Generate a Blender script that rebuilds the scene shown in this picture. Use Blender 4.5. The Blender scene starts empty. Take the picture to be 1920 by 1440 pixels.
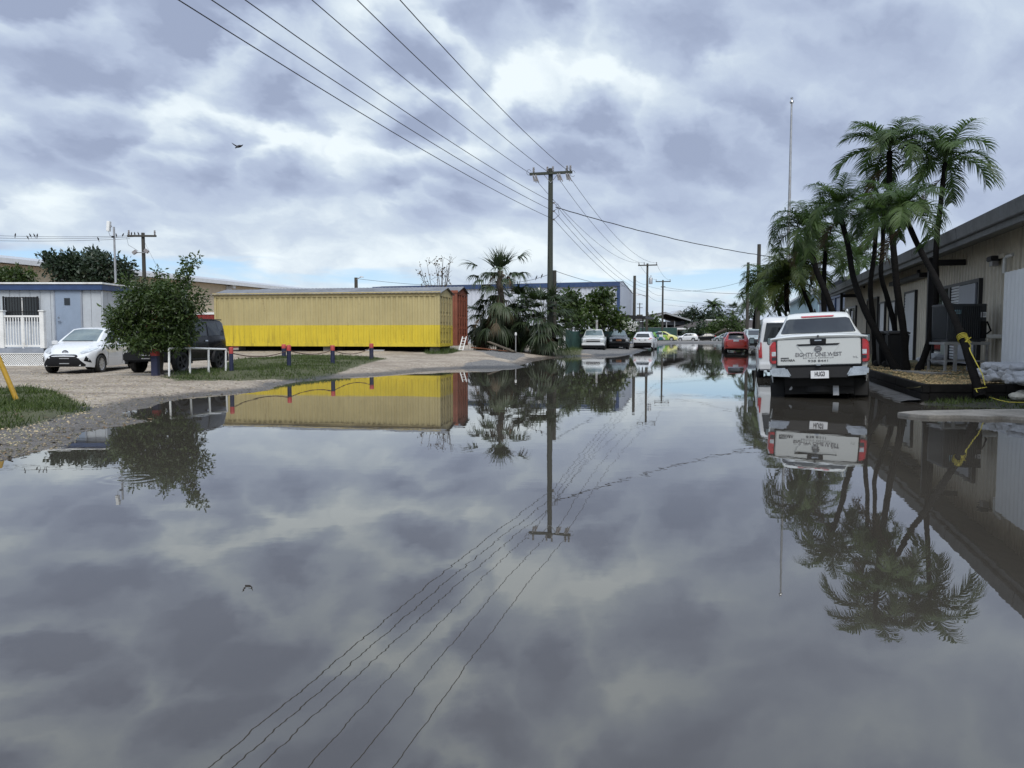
import bpy, bmesh, math, random
import numpy as np
from mathutils import Vector, Matrix
from mathutils.bvhtree import BVHTree

SC = bpy.context.scene
COL = SC.collection
R = math.radians
FPX, PITCH, CAMH = 1443.0, R(3.69), 1.30
rng = random.Random(7)

# ---------------------------------------------------------------- camera model (used to measure the place)
def ray(u, v):
    xc, zc = (u - 960) / FPX, -(v - 720) / FPX
    return Vector((xc, math.cos(PITCH) + zc * math.sin(PITCH), -math.sin(PITCH) + zc * math.cos(PITCH)))
def P(u, v, Y):
    d = ray(u, v); return Vector((0, 0, CAMH)) + d * (Y / d.y)
def G(u, v, z=0.0):
    d = ray(u, v); return Vector((0, 0, CAMH)) + d * ((z - CAMH) / d.z)
TH = R(16.2)
UX, UY = math.sin(TH), math.cos(TH)
def SL(s, l, z=0.0):                       # along the street, to its right, up
    return Vector((s * UX + l * UY, s * UY - l * UX, z))
def wall_s(u, l):                          # where along the street a column u meets the wall at offset l
    r = (u - 960) / FPX
    y = l / (UY * r - UX)
    return y * (UX * r + UY)

# ---------------------------------------------------------------- objects
def link(o):
    COL.objects.link(o); return o
def tag(o, label=None, cat=None, group=None, kind=None):
    if label: o['label'] = label
    if cat: o['category'] = cat
    if group: o['group'] = group
    if kind: o['kind'] = kind
    return o
def thing(name, label, cat, loc=(0, 0, 0), rz=0.0, group=None, rx=0.0, ry=0.0):
    o = bpy.data.objects.new(name, None); link(o)
    o.empty_display_size = .3
    o.location = loc; o.rotation_euler = (rx, ry, rz)
    return tag(o, label, cat, group)
def base_mat(o):
    return Matrix.LocRotScale(o.location, o.rotation_euler, o.scale)
def empty_part(name, parent, loc):
    o = bpy.data.objects.new(name, None); link(o); o.parent = parent; o.location = loc
    o.empty_display_size = .1
    return o
def copy_tree(o, parent=None):
    c = o.copy(); COL.objects.link(c)
    if parent: c.parent = parent
    for ch in [x for x in COL.objects if x.parent == o]:
        copy_tree(ch, c)
    return c

class MB:
    def __init__(s): s.v = []; s.f = []
    def add(s, vs, fs):
        n = len(s.v); s.v += [tuple(x) for x in vs]; s.f += [tuple(i + n for i in f) for f in fs]; return s
    def box(s, c, d, m=None):
        x, y, z = d[0] / 2, d[1] / 2, d[2] / 2
        vs = [Vector(p) for p in ((-x,-y,-z),(x,-y,-z),(x,y,-z),(-x,y,-z),(-x,-y,z),(x,-y,z),(x,y,z),(-x,y,z))]
        if m is not None: vs = [m @ p for p in vs]
        c = Vector(c)
        return s.add([p + c for p in vs], [(3,2,1,0),(4,5,6,7),(0,1,5,4),(1,2,6,5),(2,3,7,6),(3,0,4,7)])
    def hexa(s, b, t):                      # four bottom corners, four top corners
        return s.add(list(b) + list(t), [(3,2,1,0),(4,5,6,7),(0,1,5,4),(1,2,6,5),(2,3,7,6),(3,0,4,7)])
    def tube(s, pts, rad, n=8, cap=True):
        pts = [Vector(p) for p in pts]
        if not hasattr(rad, '__len__'): rad = [rad] * len(pts)
        vs = []; up = None
        for i, p in enumerate(pts):
            d = (pts[min(i + 1, len(pts) - 1)] - pts[max(i - 1, 0)])
            d = d.normalized() if d.length > 1e-9 else Vector((0, 0, 1))
            if up is None:
                up = d.cross(Vector((0.31, 0.95, 0.03)))
                if up.length < .05: up = d.cross(Vector((1, 0, 0)))
            up = (up - d * up.dot(d)).normalized(); w = d.cross(up)
            for k in range(n):
                a = 2 * math.pi * k / n
                vs.append(p + (up * math.cos(a) + w * math.sin(a)) * rad[i])
        fs = []
        for i in range(len(pts) - 1):
            for k in range(n):
                a, b = i * n + k, i * n + (k + 1) % n
                fs.append((a, b, b + n, a + n))
        if cap:
            fs.append(tuple(range(n - 1, -1, -1))); m = (len(pts) - 1) * n
            fs.append(tuple(range(m, m + n)))
        return s.add(vs, fs)
    def lathe(s, prof, n=20, c=(0, 0, 0), axis='z'):
        vs = []
        for r, h in prof:
            for k in range(n):
                a = 2 * math.pi * k / n
                x, y = r * math.cos(a), r * math.sin(a)
                vs.append((x + c[0], y + c[1], h + c[2]) if axis == 'z' else (x + c[0], h + c[1], y + c[2]))
        fs = []
        for i in range(len(prof) - 1):
            for k in range(n):
                a, b = i * n + k, i * n + (k + 1) % n
                fs.append((a, b, b + n, a + n))
        return s.add(vs, fs)
    def prism(s, poly, h0, h1):             # 2D polygon in plan
        n = len(poly)
        vs = [(p[0], p[1], h0) for p in poly] + [(p[0], p[1], h1) for p in poly]
        fs = [tuple(range(n - 1, -1, -1)), tuple(range(n, 2 * n))]
        fs += [(i, (i + 1) % n, (i + 1) % n + n, i + n) for i in range(n)]
        return s.add(vs, fs)
    def build(s, name, m, parent=None, smooth=False, world=False, bevel=0, ang=40):
        me = bpy.data.meshes.new(name)
        me.from_pydata([tuple(p) for p in s.v], [], s.f)
        bm = bmesh.new(); bm.from_mesh(me)
        bmesh.ops.recalc_face_normals(bm, faces=bm.faces)
        if bevel:
            es = [e for e in bm.edges if len(e.link_faces) == 2 and e.calc_face_angle() > .5]
            bmesh.ops.bevel(bm, geom=es, offset=bevel, segments=2, affect='EDGES', clamp_overlap=True)
        bm.to_mesh(me); bm.free()
        return finish(name, me, m, parent, smooth, world, ang)
def finish(name, me, m, parent=None, smooth=False, world=False, ang=40):
    if m is not None: me.materials.append(m)
    if smooth:
        me.polygons.foreach_set('use_smooth', [True] * len(me.polygons))
        try: me.set_sharp_from_angle(angle=R(ang))
        except Exception: pass
    me.update()
    o = link(bpy.data.objects.new(name, me))
    if parent is not None:
        o.parent = parent
        if world: o.matrix_parent_inverse = base_mat(parent).inverted()
    return o
def raw(name, v, f, m, parent=None, world=False, tint=None, smooth=False):
    me = bpy.data.meshes.new(name)
    v = np.asarray(v, dtype=np.float32); f = np.asarray(f, dtype=np.int32)
    me.vertices.add(len(v)); me.vertices.foreach_set('co', v.ravel())
    k = f.shape[1]
    me.loops.add(f.size); me.loops.foreach_set('vertex_index', f.ravel())
    me.polygons.add(len(f))
    me.polygons.foreach_set('loop_start', np.arange(0, f.size, k, dtype=np.int32))
    me.update(calc_edges=True); me.validate()
    if tint is not None:
        a = me.attributes.new('tint', 'FLOAT', 'POINT'); a.data.foreach_set('value', np.asarray(tint, dtype=np.float32))
    return finish(name, me, m, parent, smooth, world)

# ---------------------------------------------------------------- materials
class NT:
    def __init__(s, tree, dim='3D'): s.dim = dim; s.t = tree; s.n = tree.nodes; s.l = tree.links
    def node(s, typ, **kw):
        n = s.n.new(typ)
        for k, v in kw.items():
            if k.startswith('i_'):
                n.inputs[k[2:].replace('_', ' ')].default_value = v
            else: setattr(n, k, v)
        return n
    def put(s, sock, v):
        if isinstance(v, bpy.types.NodeSocket): s.l.new(v, sock)
        else: sock.default_value = v
    def math(s, op, a, b=0.0, c=0.0, clamp=False):
        n = s.n.new('ShaderNodeMath'); n.operation = op; n.use_clamp = clamp
        s.put(n.inputs[0], a); s.put(n.inputs[1], b); s.put(n.inputs[2], c); return n.outputs[0]
    def vmath(s, op, a, b=None):
        n = s.n.new('ShaderNodeVectorMath'); n.operation = op
        s.put(n.inputs[0], a)
        if b is not None:
            if op == 'SCALE': s.put(n.inputs[3], b)
            else: s.put(n.inputs[1], b)
        return n.outputs[1] if op in ('DOT_PRODUCT', 'LENGTH', 'DISTANCE') else n.outputs[0]
    def noise(s, vec, scale, detail=4, rough=.5, dist=0.0, col=False):
        n = s.n.new('ShaderNodeTexNoise'); n.noise_dimensions = s.dim; s.put(n.inputs['Vector'], vec); n.inputs['Scale'].default_value = scale
        n.inputs['Detail'].default_value = detail; n.inputs['Roughness'].default_value = rough
        n.inputs['Distortion'].default_value = dist
        return n.outputs['Color' if col else 'Fac']
    def step(s, x, a, b, c=0.0, d=1.0):
        n = s.n.new('ShaderNodeMapRange'); n.interpolation_type = 'SMOOTHSTEP'
        s.put(n.inputs[0], x)
        for i, q in zip((1, 2, 3, 4), (a, b, c, d)): n.inputs[i].default_value = q
        return n.outputs[0]
    def mix(s, f, a, b, mode='MIX'):
        n = s.n.new('ShaderNodeMix'); n.data_type = 'RGBA'; n.blend_type = mode; n.clamp_factor = True
        s.put(n.inputs[0], f)
        for i, q in ((6, a), (7, b)):
            s.put(n.inputs[i], q if isinstance(q, bpy.types.NodeSocket) else (*q[:3], 1.0))
        return n.outputs[2]
    def sep(s, v):
        n = s.n.new('ShaderNodeSeparateXYZ'); s.put(n.inputs[0], v); return n.outputs
    def comb(s, x, y, z):
        n = s.n.new('ShaderNodeCombineXYZ'); s.put(n.inputs[0], x); s.put(n.inputs[1], y); s.put(n.inputs[2], z); return n.outputs[0]
    def attr(s, name):
        n = s.n.new('ShaderNodeAttribute'); n.attribute_name = name; return n.outputs['Fac']
    def bump(s, h, strength, dist):
        n = s.n.new('ShaderNodeBump'); n.inputs['Strength'].default_value = strength; n.inputs['Distance'].default_value = dist
        s.put(n.inputs['Height'], h); return n.outputs['Normal']

def newmat(name):
    m = bpy.data.materials.new(name); m.use_nodes = True
    nt = NT(m.node_tree); b = nt.n['Principled BSDF']
    pos = nt.n.new('ShaderNodeTexCoord').outputs['Object']
    return m, nt, b, pos
def mat(name, col, rough=.6, metal=0.0, var=.2, scale=2.5, bump=0.0, bscale=30, spec=.5, coat=0.0, streak=0.0, grime=None, tint=0.0, transl=0.0, stretch=None):
    m, nt, b, pos = newmat(name)
    vec = pos
    if stretch: vec = nt.vmath('MULTIPLY', pos, stretch)
    n1 = nt.noise(vec, scale, 5, .6); n2 = nt.noise(vec, scale * 9, 3, .6)
    f = nt.math('ADD', nt.math('MULTIPLY', n1, .65), nt.math('MULTIPLY', n2, .35))
    f = nt.step(f, .3, .7)
    dark = [c * (1 - var) for c in col]; lite = [min(1, c * (1 + var * .6)) for c in col]
    c = nt.mix(f, dark, lite)
    if streak:
        st = nt.noise(nt.vmath('MULTIPLY', pos, (1, 1, .06)), 7, 4, .65)
        c = nt.mix(nt.math('MULTIPLY', nt.step(st, .5, .75), streak), c, grime or [x * .35 for x in col])
    elif grime:
        g = nt.noise(pos, 1.3, 6, .7)
        c = nt.mix(nt.step(g, .52, .72, 0, .8), c, grime)
    if tint:
        t = nt.attr('tint')
        c = nt.mix(t, nt.mix(1.0, c, (1 - tint, 1 - tint * .8, 1 - tint), 'MULTIPLY'), nt.mix(1.0, c, (1 + tint * 1.1, 1 + tint * .8, 1 + tint * .2), 'MULTIPLY'))
    nt.put(b.inputs['Base Color'], c)
    nt.put(b.inputs['Roughness'], nt.math('ADD', nt.math('MULTIPLY', n1, .25 * rough), rough * .87, clamp=True))
    b.inputs['Metallic'].default_value = metal
    b.inputs['Specular IOR Level'].default_value = spec
    if coat: b.inputs['Coat Weight'].default_value = coat; b.inputs['Coat Roughness'].default_value = .05
    if bump: nt.put(b.inputs['Normal'], nt.bump(nt.noise(vec, bscale, 4, .6), 1.0, bump))
    if transl:
        tr = nt.n.new('ShaderNodeBsdfTranslucent'); nt.put(tr.inputs['Color'], nt.mix(1.0, c, (1.3, 1.5, .7), 'MULTIPLY'))
        mx = nt.n.new('ShaderNodeMixShader'); mx.inputs[0].default_value = transl
        nt.l.new(b.outputs[0], mx.inputs[1]); nt.l.new(tr.outputs[0], mx.inputs[2])
        nt.l.new(mx.outputs[0], nt.n['Material Output'].inputs['Surface'])
    return m

M = {}
def paint(name, col, dirt=.25, coat=.6):
    m, nt, b, pos = newmat(name)
    z = nt.sep(pos)[2]
    n = nt.noise(pos, 5, 5, .65)
    d = nt.math('MULTIPLY', nt.step(nt.math('ADD', z, nt.math('MULTIPLY', n, .45)), .85, .3), dirt)
    sp = nt.step(nt.noise(pos, 30, 3), .62, .8, 0, dirt * .5)
    c = nt.mix(nt.math('ADD', d, sp, clamp=True), col, (.16, .13, .10))
    nt.put(b.inputs['Base Color'], c)
    nt.put(b.inputs['Roughness'], nt.math('ADD', nt.math('MULTIPLY', n, .1), nt.math('ADD', .2, nt.math('MULTIPLY', d, .8))))
    b.inputs['Coat Weight'].default_value = coat; b.inputs['Coat Roughness'].default_value = .06
    if coat < .5: b.inputs['Specular IOR Level'].default_value = .3
    return m
M['glass'] = mat('window_glass', (.012, .016, .018), .06, spec=.7, var=.4, scale=1.2)
M['glass_pale'] = mat('pale_window_glass', (.10, .14, .15), .05, spec=.8, var=.3, scale=1.0)
M['black'] = mat('black_plastic', (.007, .0075, .009), .6, spec=.25, bump=.002, bscale=60)
M['rubber'] = mat('tyre_rubber', (.014, .014, .014), .75, grime=(.05, .045, .04))
M['chrome'] = mat('chrome', (.50, .51, .52), .14, 1.0, var=.3, scale=5)
M['alloy'] = mat('alloy', (.46, .47, .49), .35, .35)
M['alloy_dark'] = mat('dark_alloy', (.05, .05, .055), .35, .5)
M['lamp_clear'] = mat('clear_lamp', (.55, .58, .6), .08, .3, spec=.8, scale=14, var=.4)
M['lamp_red'] = mat('red_lamp', (.40, .012, .016), .12, coat=.6, var=.4, scale=12)
M['lamp_amber'] = mat('amber_lamp', (.5, .2, .08), .15, coat=.5)
M['plate'] = mat('number_plate', (.72, .74, .76), .4, var=.06)
M['ink'] = mat('dark_lettering', (.05, .05, .055), .5)
M['ink_grey'] = mat('grey_lettering', (.16, .16, .17), .4)
M['wood_pole'] = mat('weathered_pole_timber', (.055, .052, .043), .85, var=.45, scale=4, bump=.01, bscale=14, stretch=(3, 3, .25))
M['wood_green'] = mat('treated_pole_timber', (.045, .052, .04), .85, var=.45, scale=4, bump=.01, bscale=14, stretch=(3, 3, .25))
M['steel'] = mat('galvanised_steel', (.40, .41, .42), .45, .6, grime=(.2, .15, .11))
M['white_pvc'] = mat('white_pvc', (.74, .75, .74), .45, var=.12, grime=(.45, .43, .38))
M['wire'] = mat('cable_black', (.03, .03, .033), .6)
M['porcelain'] = mat('porcelain', (.26, .25, .25), .3)
M['concrete'] = mat('concrete', (.22, .21, .19), .85, var=.4, scale=3, bump=.01, bscale=24, grime=(.09, .085, .075))
M['trunk_dark'] = mat('wet_palm_bark', (.0075, .007, .0068), .9, spec=.12, var=.5, scale=4, bump=.02, bscale=16, stretch=(1, 1, 3))
M['bark'] = mat('grey_bark', (.075, .062, .05), .85, var=.45, bump=.02, bscale=18)
M['timber_black'] = mat('black_sleeper_timber', (.009, .0085, .0085), .8, spec=.2, var=.6, scale=3, bump=.012, bscale=14)
# ---------------------------------------------------------------- camera, light, sky
cam = bpy.data.cameras.new('camera'); co = link(bpy.data.objects.new('camera', cam))
cam.sensor_width = 36.0; cam.lens = FPX / 1920 * 36.0; cam.clip_end = 6000; cam.clip_start = .05
co.location = (0, 0, CAMH); co.rotation_euler = (math.pi / 2 - PITCH, 0, 0)
SC.camera = co
SUN_EL, SUN_AZ = R(50), R(172)             # azimuth clockwise from +Y
sd = Vector((math.sin(SUN_AZ) * math.cos(SUN_EL), math.cos(SUN_AZ) * math.cos(SUN_EL), math.sin(SUN_EL)))
sun = bpy.data.lights.new('sun', 'SUN'); sun.energy = 2.3; sun.angle = R(35); sun.color = (1.0, .96, .90)
so = link(bpy.data.objects.new('sun', sun)); so.rotation_euler = sd.to_track_quat('Z', 'Y').to_euler()

W = bpy.data.worlds.new('World'); SC.world = W; W.use_nodes = True
nt = NT(W.node_tree, '2D'); bg = nt.n['Background']
d = nt.vmath('NORMALIZE', nt.n.new('ShaderNodeTexCoord').outputs['Generated'])
sx, sy, sz = nt.sep(d)
sky = nt.n.new('ShaderNodeTexSky'); sky.sky_type = 'NISHITA'; sky.sun_disc = False
sky.sun_elevation = SUN_EL; sky.sun_rotation = SUN_AZ; sky.air_density = 1.0; sky.dust_density = 1.2; sky.ozone_density = 1.5
zz = nt.math('MAXIMUM', sz, 0.0)
den = nt.math('ADD', zz, .50)
qx, qy = nt.math('DIVIDE', sx, den), nt.math('DIVIDE', sy, den)
q = nt.comb(nt.math('ADD', qx, nt.math('MULTIPLY', qy, -.22)), qy, 0.0)
wv = nt.vmath('SUBTRACT', nt.noise(q, 2.6, 2, .5, col=True), (.5, .5, .5))
q1 = nt.vmath('ADD', q, nt.vmath('SCALE', wv, .15))
w2 = nt.vmath('SUBTRACT', nt.noise(q, 9.0, 4, .55, col=True), (.5, .5, .5))
q2 = nt.vmath('ADD', q1, nt.vmath('SCALE', w2, .085))
w3 = nt.vmath('SUBTRACT', nt.noise(q, 30.0, 3, .55, col=True), (.5, .5, .5))
q3 = nt.vmath('ADD', q2, nt.vmath('SCALE', w3, .03))
big = nt.noise(nt.vmath('ADD', q1, (3.1, 7.7, 0)), 3.0, 3, .5)
mid = nt.noise(nt.vmath('ADD', q3, (1.3, 2.9, 0)), 8.5, 7, .60)
def dome(vec, scale, sm):                  # hanging billows: rounded undersides meeting in creases
    v_ = nt.n.new('ShaderNodeTexVoronoi'); v_.feature = 'SMOOTH_F1'; v_.voronoi_dimensions = '2D'; v_.inputs['Scale'].default_value = scale; v_.inputs['Smoothness'].default_value = sm
    nt.put(v_.inputs['Vector'], vec); return v_.outputs['Distance']
off = (0.0, .035, 0.0)
d1, d1b = dome(q3, 6.2, .08), dome(nt.vmath('ADD', q3, off), 6.2, .08)
d2 = dome(nt.vmath('ADD', q3, (4.0, 2.0, 0)), 13.0, .12)
relief = nt.math('SUBTRACT', d1, d1b)      # lit from the bright horizon side
cell = nt.math('ADD', nt.math('ADD', nt.math('MULTIPLY', nt.step(d1, .12, .62), .42), nt.math('MULTIPLY', nt.step(d2, .10, .60), .22)), nt.math('MULTIPLY', relief, 1.1))
az = nt.math('DIVIDE', sx, nt.math('MAXIMUM', sy, .05))
lump = nt.math('MULTIPLY', nt.step(sz, .10, .26, .25, 1.0), nt.step(az, .10, .42, 1.0, .45))
soft = nt.math('ADD', nt.math('MULTIPLY', nt.math('SUBTRACT', big, .5), .62), nt.math('MULTIPLY', nt.math('SUBTRACT', mid, .5), .50))
val = nt.math('ADD', soft, nt.math('MULTIPLY', nt.math('MULTIPLY', nt.math('SUBTRACT', cell, .335), lump), .98))
val = nt.math('ADD', val, .37)
def gauss(ax, ex, sa, se, amp):            # a brighter or heavier part of the cloud deck, by direction
    a = nt.math('DIVIDE', nt.math('SUBTRACT', az, ax), sa); e = nt.math('DIVIDE', nt.math('SUBTRACT', sz, ex), se)
    r2 = nt.math('ADD', nt.math('MULTIPLY', a, a), nt.math('MULTIPLY', e, e))
    return nt.math('MULTIPLY', nt.math('POWER', 2.718, nt.math('MULTIPLY', r2, -1.0)), amp)
for g in ((-.62, .150, .16, .045, .40), (-.28, .10, .30, .05, .33), (-.24, .225, .18, .04, .28), (.10, .11, .22, .05, .28), (-.03, .30, .09, .05, .10), (.12, .30, .06, .05, .10),
          (-.60, .29, .13, .08, -.14), (.30, .17, .16, .06, -.14), (.52, .30, .22, .10, .03), (-.08, .18, .12, .03, -.08), (-.30, .34, .16, .04, -.12), (.3, .25, .3, .1, -.05), (-.12, .29, .08, .04, -.10)):
    val = nt.math('ADD', val, gauss(*g))
val = nt.math('ADD', val, nt.step(sz, .15, .04, 0, .34))
ramp = nt.n.new('ShaderNodeValToRGB'); nt.put(ramp.inputs[0], nt.math('MULTIPLY', val, 1.0, clamp=True))
cr = ramp.color_ramp; cr.interpolation = 'B_SPLINE'
cols = [(0.0, (.265, .315, .44)), (.22, (.335, .395, .53)), (.48, (.41, .48, .61)), (.74, (.52, .60, .685)), (1.0, (.74, .81, .84))]
cr.elements[0].position = 0.0; cr.elements[1].position = 1.0
for p_, c_ in cols[1:-1]: cr.elements.new(p_)
for e_, (p_, c_) in zip(sorted(cr.elements, key=lambda e: e.position), cols):
    e_.position = p_; e_.color = (*c_, 1)
cloud = nt.vmath('SCALE', ramp.outputs[0], 10.0)
up = nt.step(sz, .55, .95, 1.0, 1.9)       # an overcast sky is brightest overhead
cloud = nt.vmath('SCALE', cloud, up)
# blue gaps low down
nt.dim = '3D'; gs = nt.noise(nt.vmath('MULTIPLY', d, (5, 5, 30)), 1.0, 4, .55, .3)
band = nt.math('MULTIPLY', nt.step(sz, .02, .05), nt.step(sz, .135, .085))
where = nt.math('ADD', nt.math('ADD', gauss(-.62, .085, .24, .034, .40), gauss(.27, .058, .20, .030, .36)), gauss(-.24, .070, .20, .022, .34))
gap = nt.math('MULTIPLY', nt.step(nt.math('ADD', gs, where), .66, .86), band)
blue = nt.mix(nt.step(sz, .02, .12), (5.9, 7.6, 8.8), (3.3, 5.6, 8.6))
clear = nt.mix(.75, sky.outputs[0], blue)
fin = nt.mix(gap, cloud, clear)
nt.put(bg.inputs['Color'], fin); bg.inputs['Strength'].default_value = .1
SC.view_settings.view_transform = 'Standard'; SC.view_settings.look = 'None'; SC.view_settings.gamma = 1.0
SC.view_settings.exposure = 0.32
SC.render.engine = 'CYCLES'
SC.cycles.use_denoising = True
try: SC.cycles.denoiser = 'OPENIMAGEDENOISE'
except Exception: pass
SC.cycles.max_bounces = 6; SC.cycles.diffuse_bounces = 3; SC.cycles.glossy_bounces = 4; SC.cycles.transparent_max_bounces = 8
SC.cycles.caustics_reflective = False; SC.cycles.caustics_refractive = False
W.cycles.sampling_method = 'MANUAL'; W.cycles.sample_map_resolution = 512
# ---------------------------------------------------------------- ground, water
def vnoise(x, y, seed=0):
    xi = np.floor(x).astype(np.int64); yi = np.floor(y).astype(np.int64)
    fx = x - xi; fy = y - yi; fx = fx * fx * (3 - 2 * fx); fy = fy * fy * (3 - 2 * fy)
    def h(a, b):
        n = (a * 374761393 + b * 668265263 + seed * 1274126177) & 0xffffffff
        n = ((n ^ (n >> 13)) * 1274126177) & 0xffffffff
        return ((n ^ (n >> 16)) & 0xffff) / 65535.0
    return (h(xi, yi) * (1 - fx) + h(xi + 1, yi) * fx) * (1 - fy) + (h(xi, yi + 1) * (1 - fx) + h(xi + 1, yi + 1) * fx) * fy
def fbm(x, y, o=4, seed=0):
    t = 0; a = .5; f = 1.0
    for i in range(o):
        t = t + a * vnoise(x * f, y * f, seed + i); a *= .5; f *= 2.03
    return t
SHORE_PX = [(0, 866), (55, 850), (130, 828), (165, 806), (222, 797), (262, 790), (236, 772), (300, 754), (360, 745), (427, 740), (493, 732), (520, 722),
    (560, 716), (620, 708), (700, 702.5), (735, 700.5), (805, 694.5), (850, 692), (892, 689.5), (992, 688.5), (974, 682.5), (990, 677.5), (1030, 671.5),
    (1088, 668), (1142, 666.5), (1184, 664.5), (1200, 659), (1227, 651), (1244, 646.5), (1268, 643.5), (1345, 643.2)]
shore = [G(u, v, 0)[:2] for u, v in SHORE_PX]
far_w = [SL(112, 1.5)[:2], SL(60, 1.6)[:2], SL(56, 3.0)[:2], SL(40, 3.05)[:2], SL(24, 3.1)[:2], G(1727, 749)[:2], G(1738, 758)[:2], G(1800, 762)[:2], G(1860, 766)[:2], G(1990, 771)[:2], (20, 11.6), (26, 4), (26, -14), (-14, -14), (-13, 2), (-9.5, 6.2)]
WPOLY = np.array(shore + far_w)
def sdist(x, y, poly):
    d = np.full(x.shape, 1e9); ins = np.zeros(x.shape, bool); n = len(poly)
    for i in range(n):
        ax, ay = poly[i]; bx, by = poly[(i + 1) % n]
        ex, ey = bx - ax, by - ay
        t = np.clip(((x - ax) * ex + (y - ay) * ey) / (ex * ex + ey * ey + 1e-12), 0, 1)
        d = np.minimum(d, np.hypot(x - ax - t * ex, y - ay - t * ey))
        c = (ay > y) != (by > y)
        ins ^= c & (x < ex * (y - ay) / (ey if abs(ey) > 1e-12 else 1e-12) + ax)
    return np.where(ins, -d, d)
def pxy(u, v, Y):
    p = P(u, v, Y); return (p.x, p.y, p.z)
CTRL = np.array([pxy(434, 694, 21.8), pxy(542, 686, 25.3), pxy(624, 682.5, 27.6), pxy(696, 674, 31.3), (-9.9, 23, .14), (-9.1, 25.5, .16), (-13.5, 25, .05), (-15, 24.5, .05), (-16, 27.5, .06), (-20, 29, .06),
    (-9.0, 20.8, .20), (-8.2, 14.5, .10), (-10.5, 14.5, .14), (-8.2, 11, .16), (-10, 9, .16), (-14, 33, .2), (-9, 36.5, .40), (-4, 36.5, .42), (-14, 38, .42), (-8, 39, .5), (-4, 39.5, .5), (-12, 41, .5), (-3, 40, .46), (-1, 43, .30), (1.5, 44.5, .22), (-10, 31, .30), (-3.5, 32.5, .24),
    (3, 50, .3), (6, 57, .14), (10, 62, .14), (-6, 60, .4), (-20, 60, .4), (-40, 60, .4), (20, 118, .26), (28, 135, .12), (34, 140, .06), (24, 122, .3), (30, 128, .14), (40, 150, .1),
    (SL(22, 4.5).x, SL(22, 4.5).y, .24), (SL(34, 4.5).x, SL(34, 4.5).y, .24), (SL(50, 4.5).x, SL(50, 4.5).y, .24), (SL(64, 3).x, SL(64, 3).y, .12), (SL(90, 5).x, SL(90, 5).y, .2), (9.5, 13.6, .07), (12, 13.6, .07), (15, 13.5, .07), (100, 200, .3), (-100, 200, .3)])
def ground_z(x, y):
    x = np.asarray(x, float); y = np.asarray(y, float)
    d = sdist(x, y, WPOLY)
    dist = np.hypot(x, y)
    d = d + (fbm(x * .9, y * .9, 3, 11) - .44) * np.clip(dist * .035, .25, 1.2) + (fbm(x * 4, y * 4, 3, 5) - .44) * .22
    num = 0; den = 0
    for cx, cy, cz in CTRL:
        w = 1.0 / ((x - cx) ** 2 + (y - cy) ** 2 + .6) ** 1.5
        num = num + w * cz; den = den + w
    tgt = num / den
    ramp = np.clip(d / 2.6, 0, 1); ramp = ramp * (2 - ramp)
    h = np.where(d > 0, .004 + tgt * ramp, np.maximum(-.28, d * .16))
    h = h + np.where(d > -.5, (fbm(x * 7, y * 7, 3, 3) - .44) * .035, 0) + np.where(d > .6, (fbm(x * .5, y * .5, 3, 9) - .44) * .07, 0)
    far = (dist > 55)
    h = np.where(far & (d > 0), np.maximum(h, .02), h)
    return h, d
def gz(x, y):
    h, _ = ground_z(np.array([x]), np.array([y])); return float(h[0])
ty = np.concatenate([np.linspace(-13, 4, 24, endpoint=False), np.geomspace(4 + 10, 150 + 10, 430, endpoint=False) - 10, np.geomspace(160, 4000, 24) - 10])
tk = np.concatenate([np.linspace(-3.2, -.80, 30, endpoint=False), np.linspace(-.80, .80, 380, endpoint=False), np.linspace(.80, 3.2, 30)])
KK, YY = np.meshgrid(tk, ty)
XX = KK * (YY + 17)
XX[:, :] = KK * (np.maximum(YY, 0) * 1.0 + 10)
hz, dz = ground_z(XX.ravel(), YY.ravel())
nv = np.stack([XX.ravel(), YY.ravel(), hz], 1)
nr, nc = XX.shape
ii = (np.arange(nr - 1)[:, None] * nc + np.arange(nc - 1)[None, :]).ravel()
gf = np.stack([ii, ii + 1, ii + nc + 1, ii + nc], 1)

m, nt, b, pos = newmat('coral_gravel_ground')
a_g, a_a, a_w = nt.attr('grassy'), nt.attr('asphalt'), nt.attr('wet')
n1 = nt.noise(pos, 1.1, 5, .6); n2 = nt.noise(pos, 14, 4, .7); n3 = nt.noise(pos, 60, 2, .6)
vr = nt.n.new('ShaderNodeTexVoronoi'); vr.inputs['Scale'].default_value = 24; nt.put(vr.inputs['Vector'], pos)
vc = nt.sep(vr.outputs['Color'])[0]
gcol = nt.mix(nt.step(n1, .35, .65), (.205, .168, .128), (.325, .278, .22))
gcol = nt.mix(nt.math('MULTIPLY', nt.step(vc, .25, .95), .8), gcol, (.46, .405, .33))
gcol = nt.mix(nt.step(n2, .54, .70, 0, .85), gcol, (.10, .08, .06))
gcol = nt.mix(nt.step(nt.noise(pos, .35, 5, .65), .50, .66, 0, .6), gcol, (.20, .16, .12))
rut = nt.noise(nt.vmath('MULTIPLY', nt.vmath('ADD', pos, nt.vmath('SCALE', nt.noise(pos, .3, 2, .5, col=True), 1.6)), (.16, 1.5, 1)), 1.0, 4, .6)
gcol = nt.mix(nt.step(rut, .52, .68, 0, .6), gcol, (.17, .14, .11))
acol = nt.mix(nt.step(nt.math('ADD', n2, nt.math('MULTIPLY', n3, .4)), .5, .85), (.085, .085, .085), (.20, .195, .185))
grcol = nt.mix(n2, (.035, .045, .015), (.10, .10, .045))
c = nt.mix(nt.step(nt.math('ADD', a_a, nt.math('MULTIPLY', nt.math('SUBTRACT', n1, .5), .8)), .4, .6), gcol, acol)
c = nt.mix(nt.step(nt.math('ADD', a_g, nt.math('MULTIPLY', nt.math('SUBTRACT', n2, .5), .9)), .35, .65), c, grcol)
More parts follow.
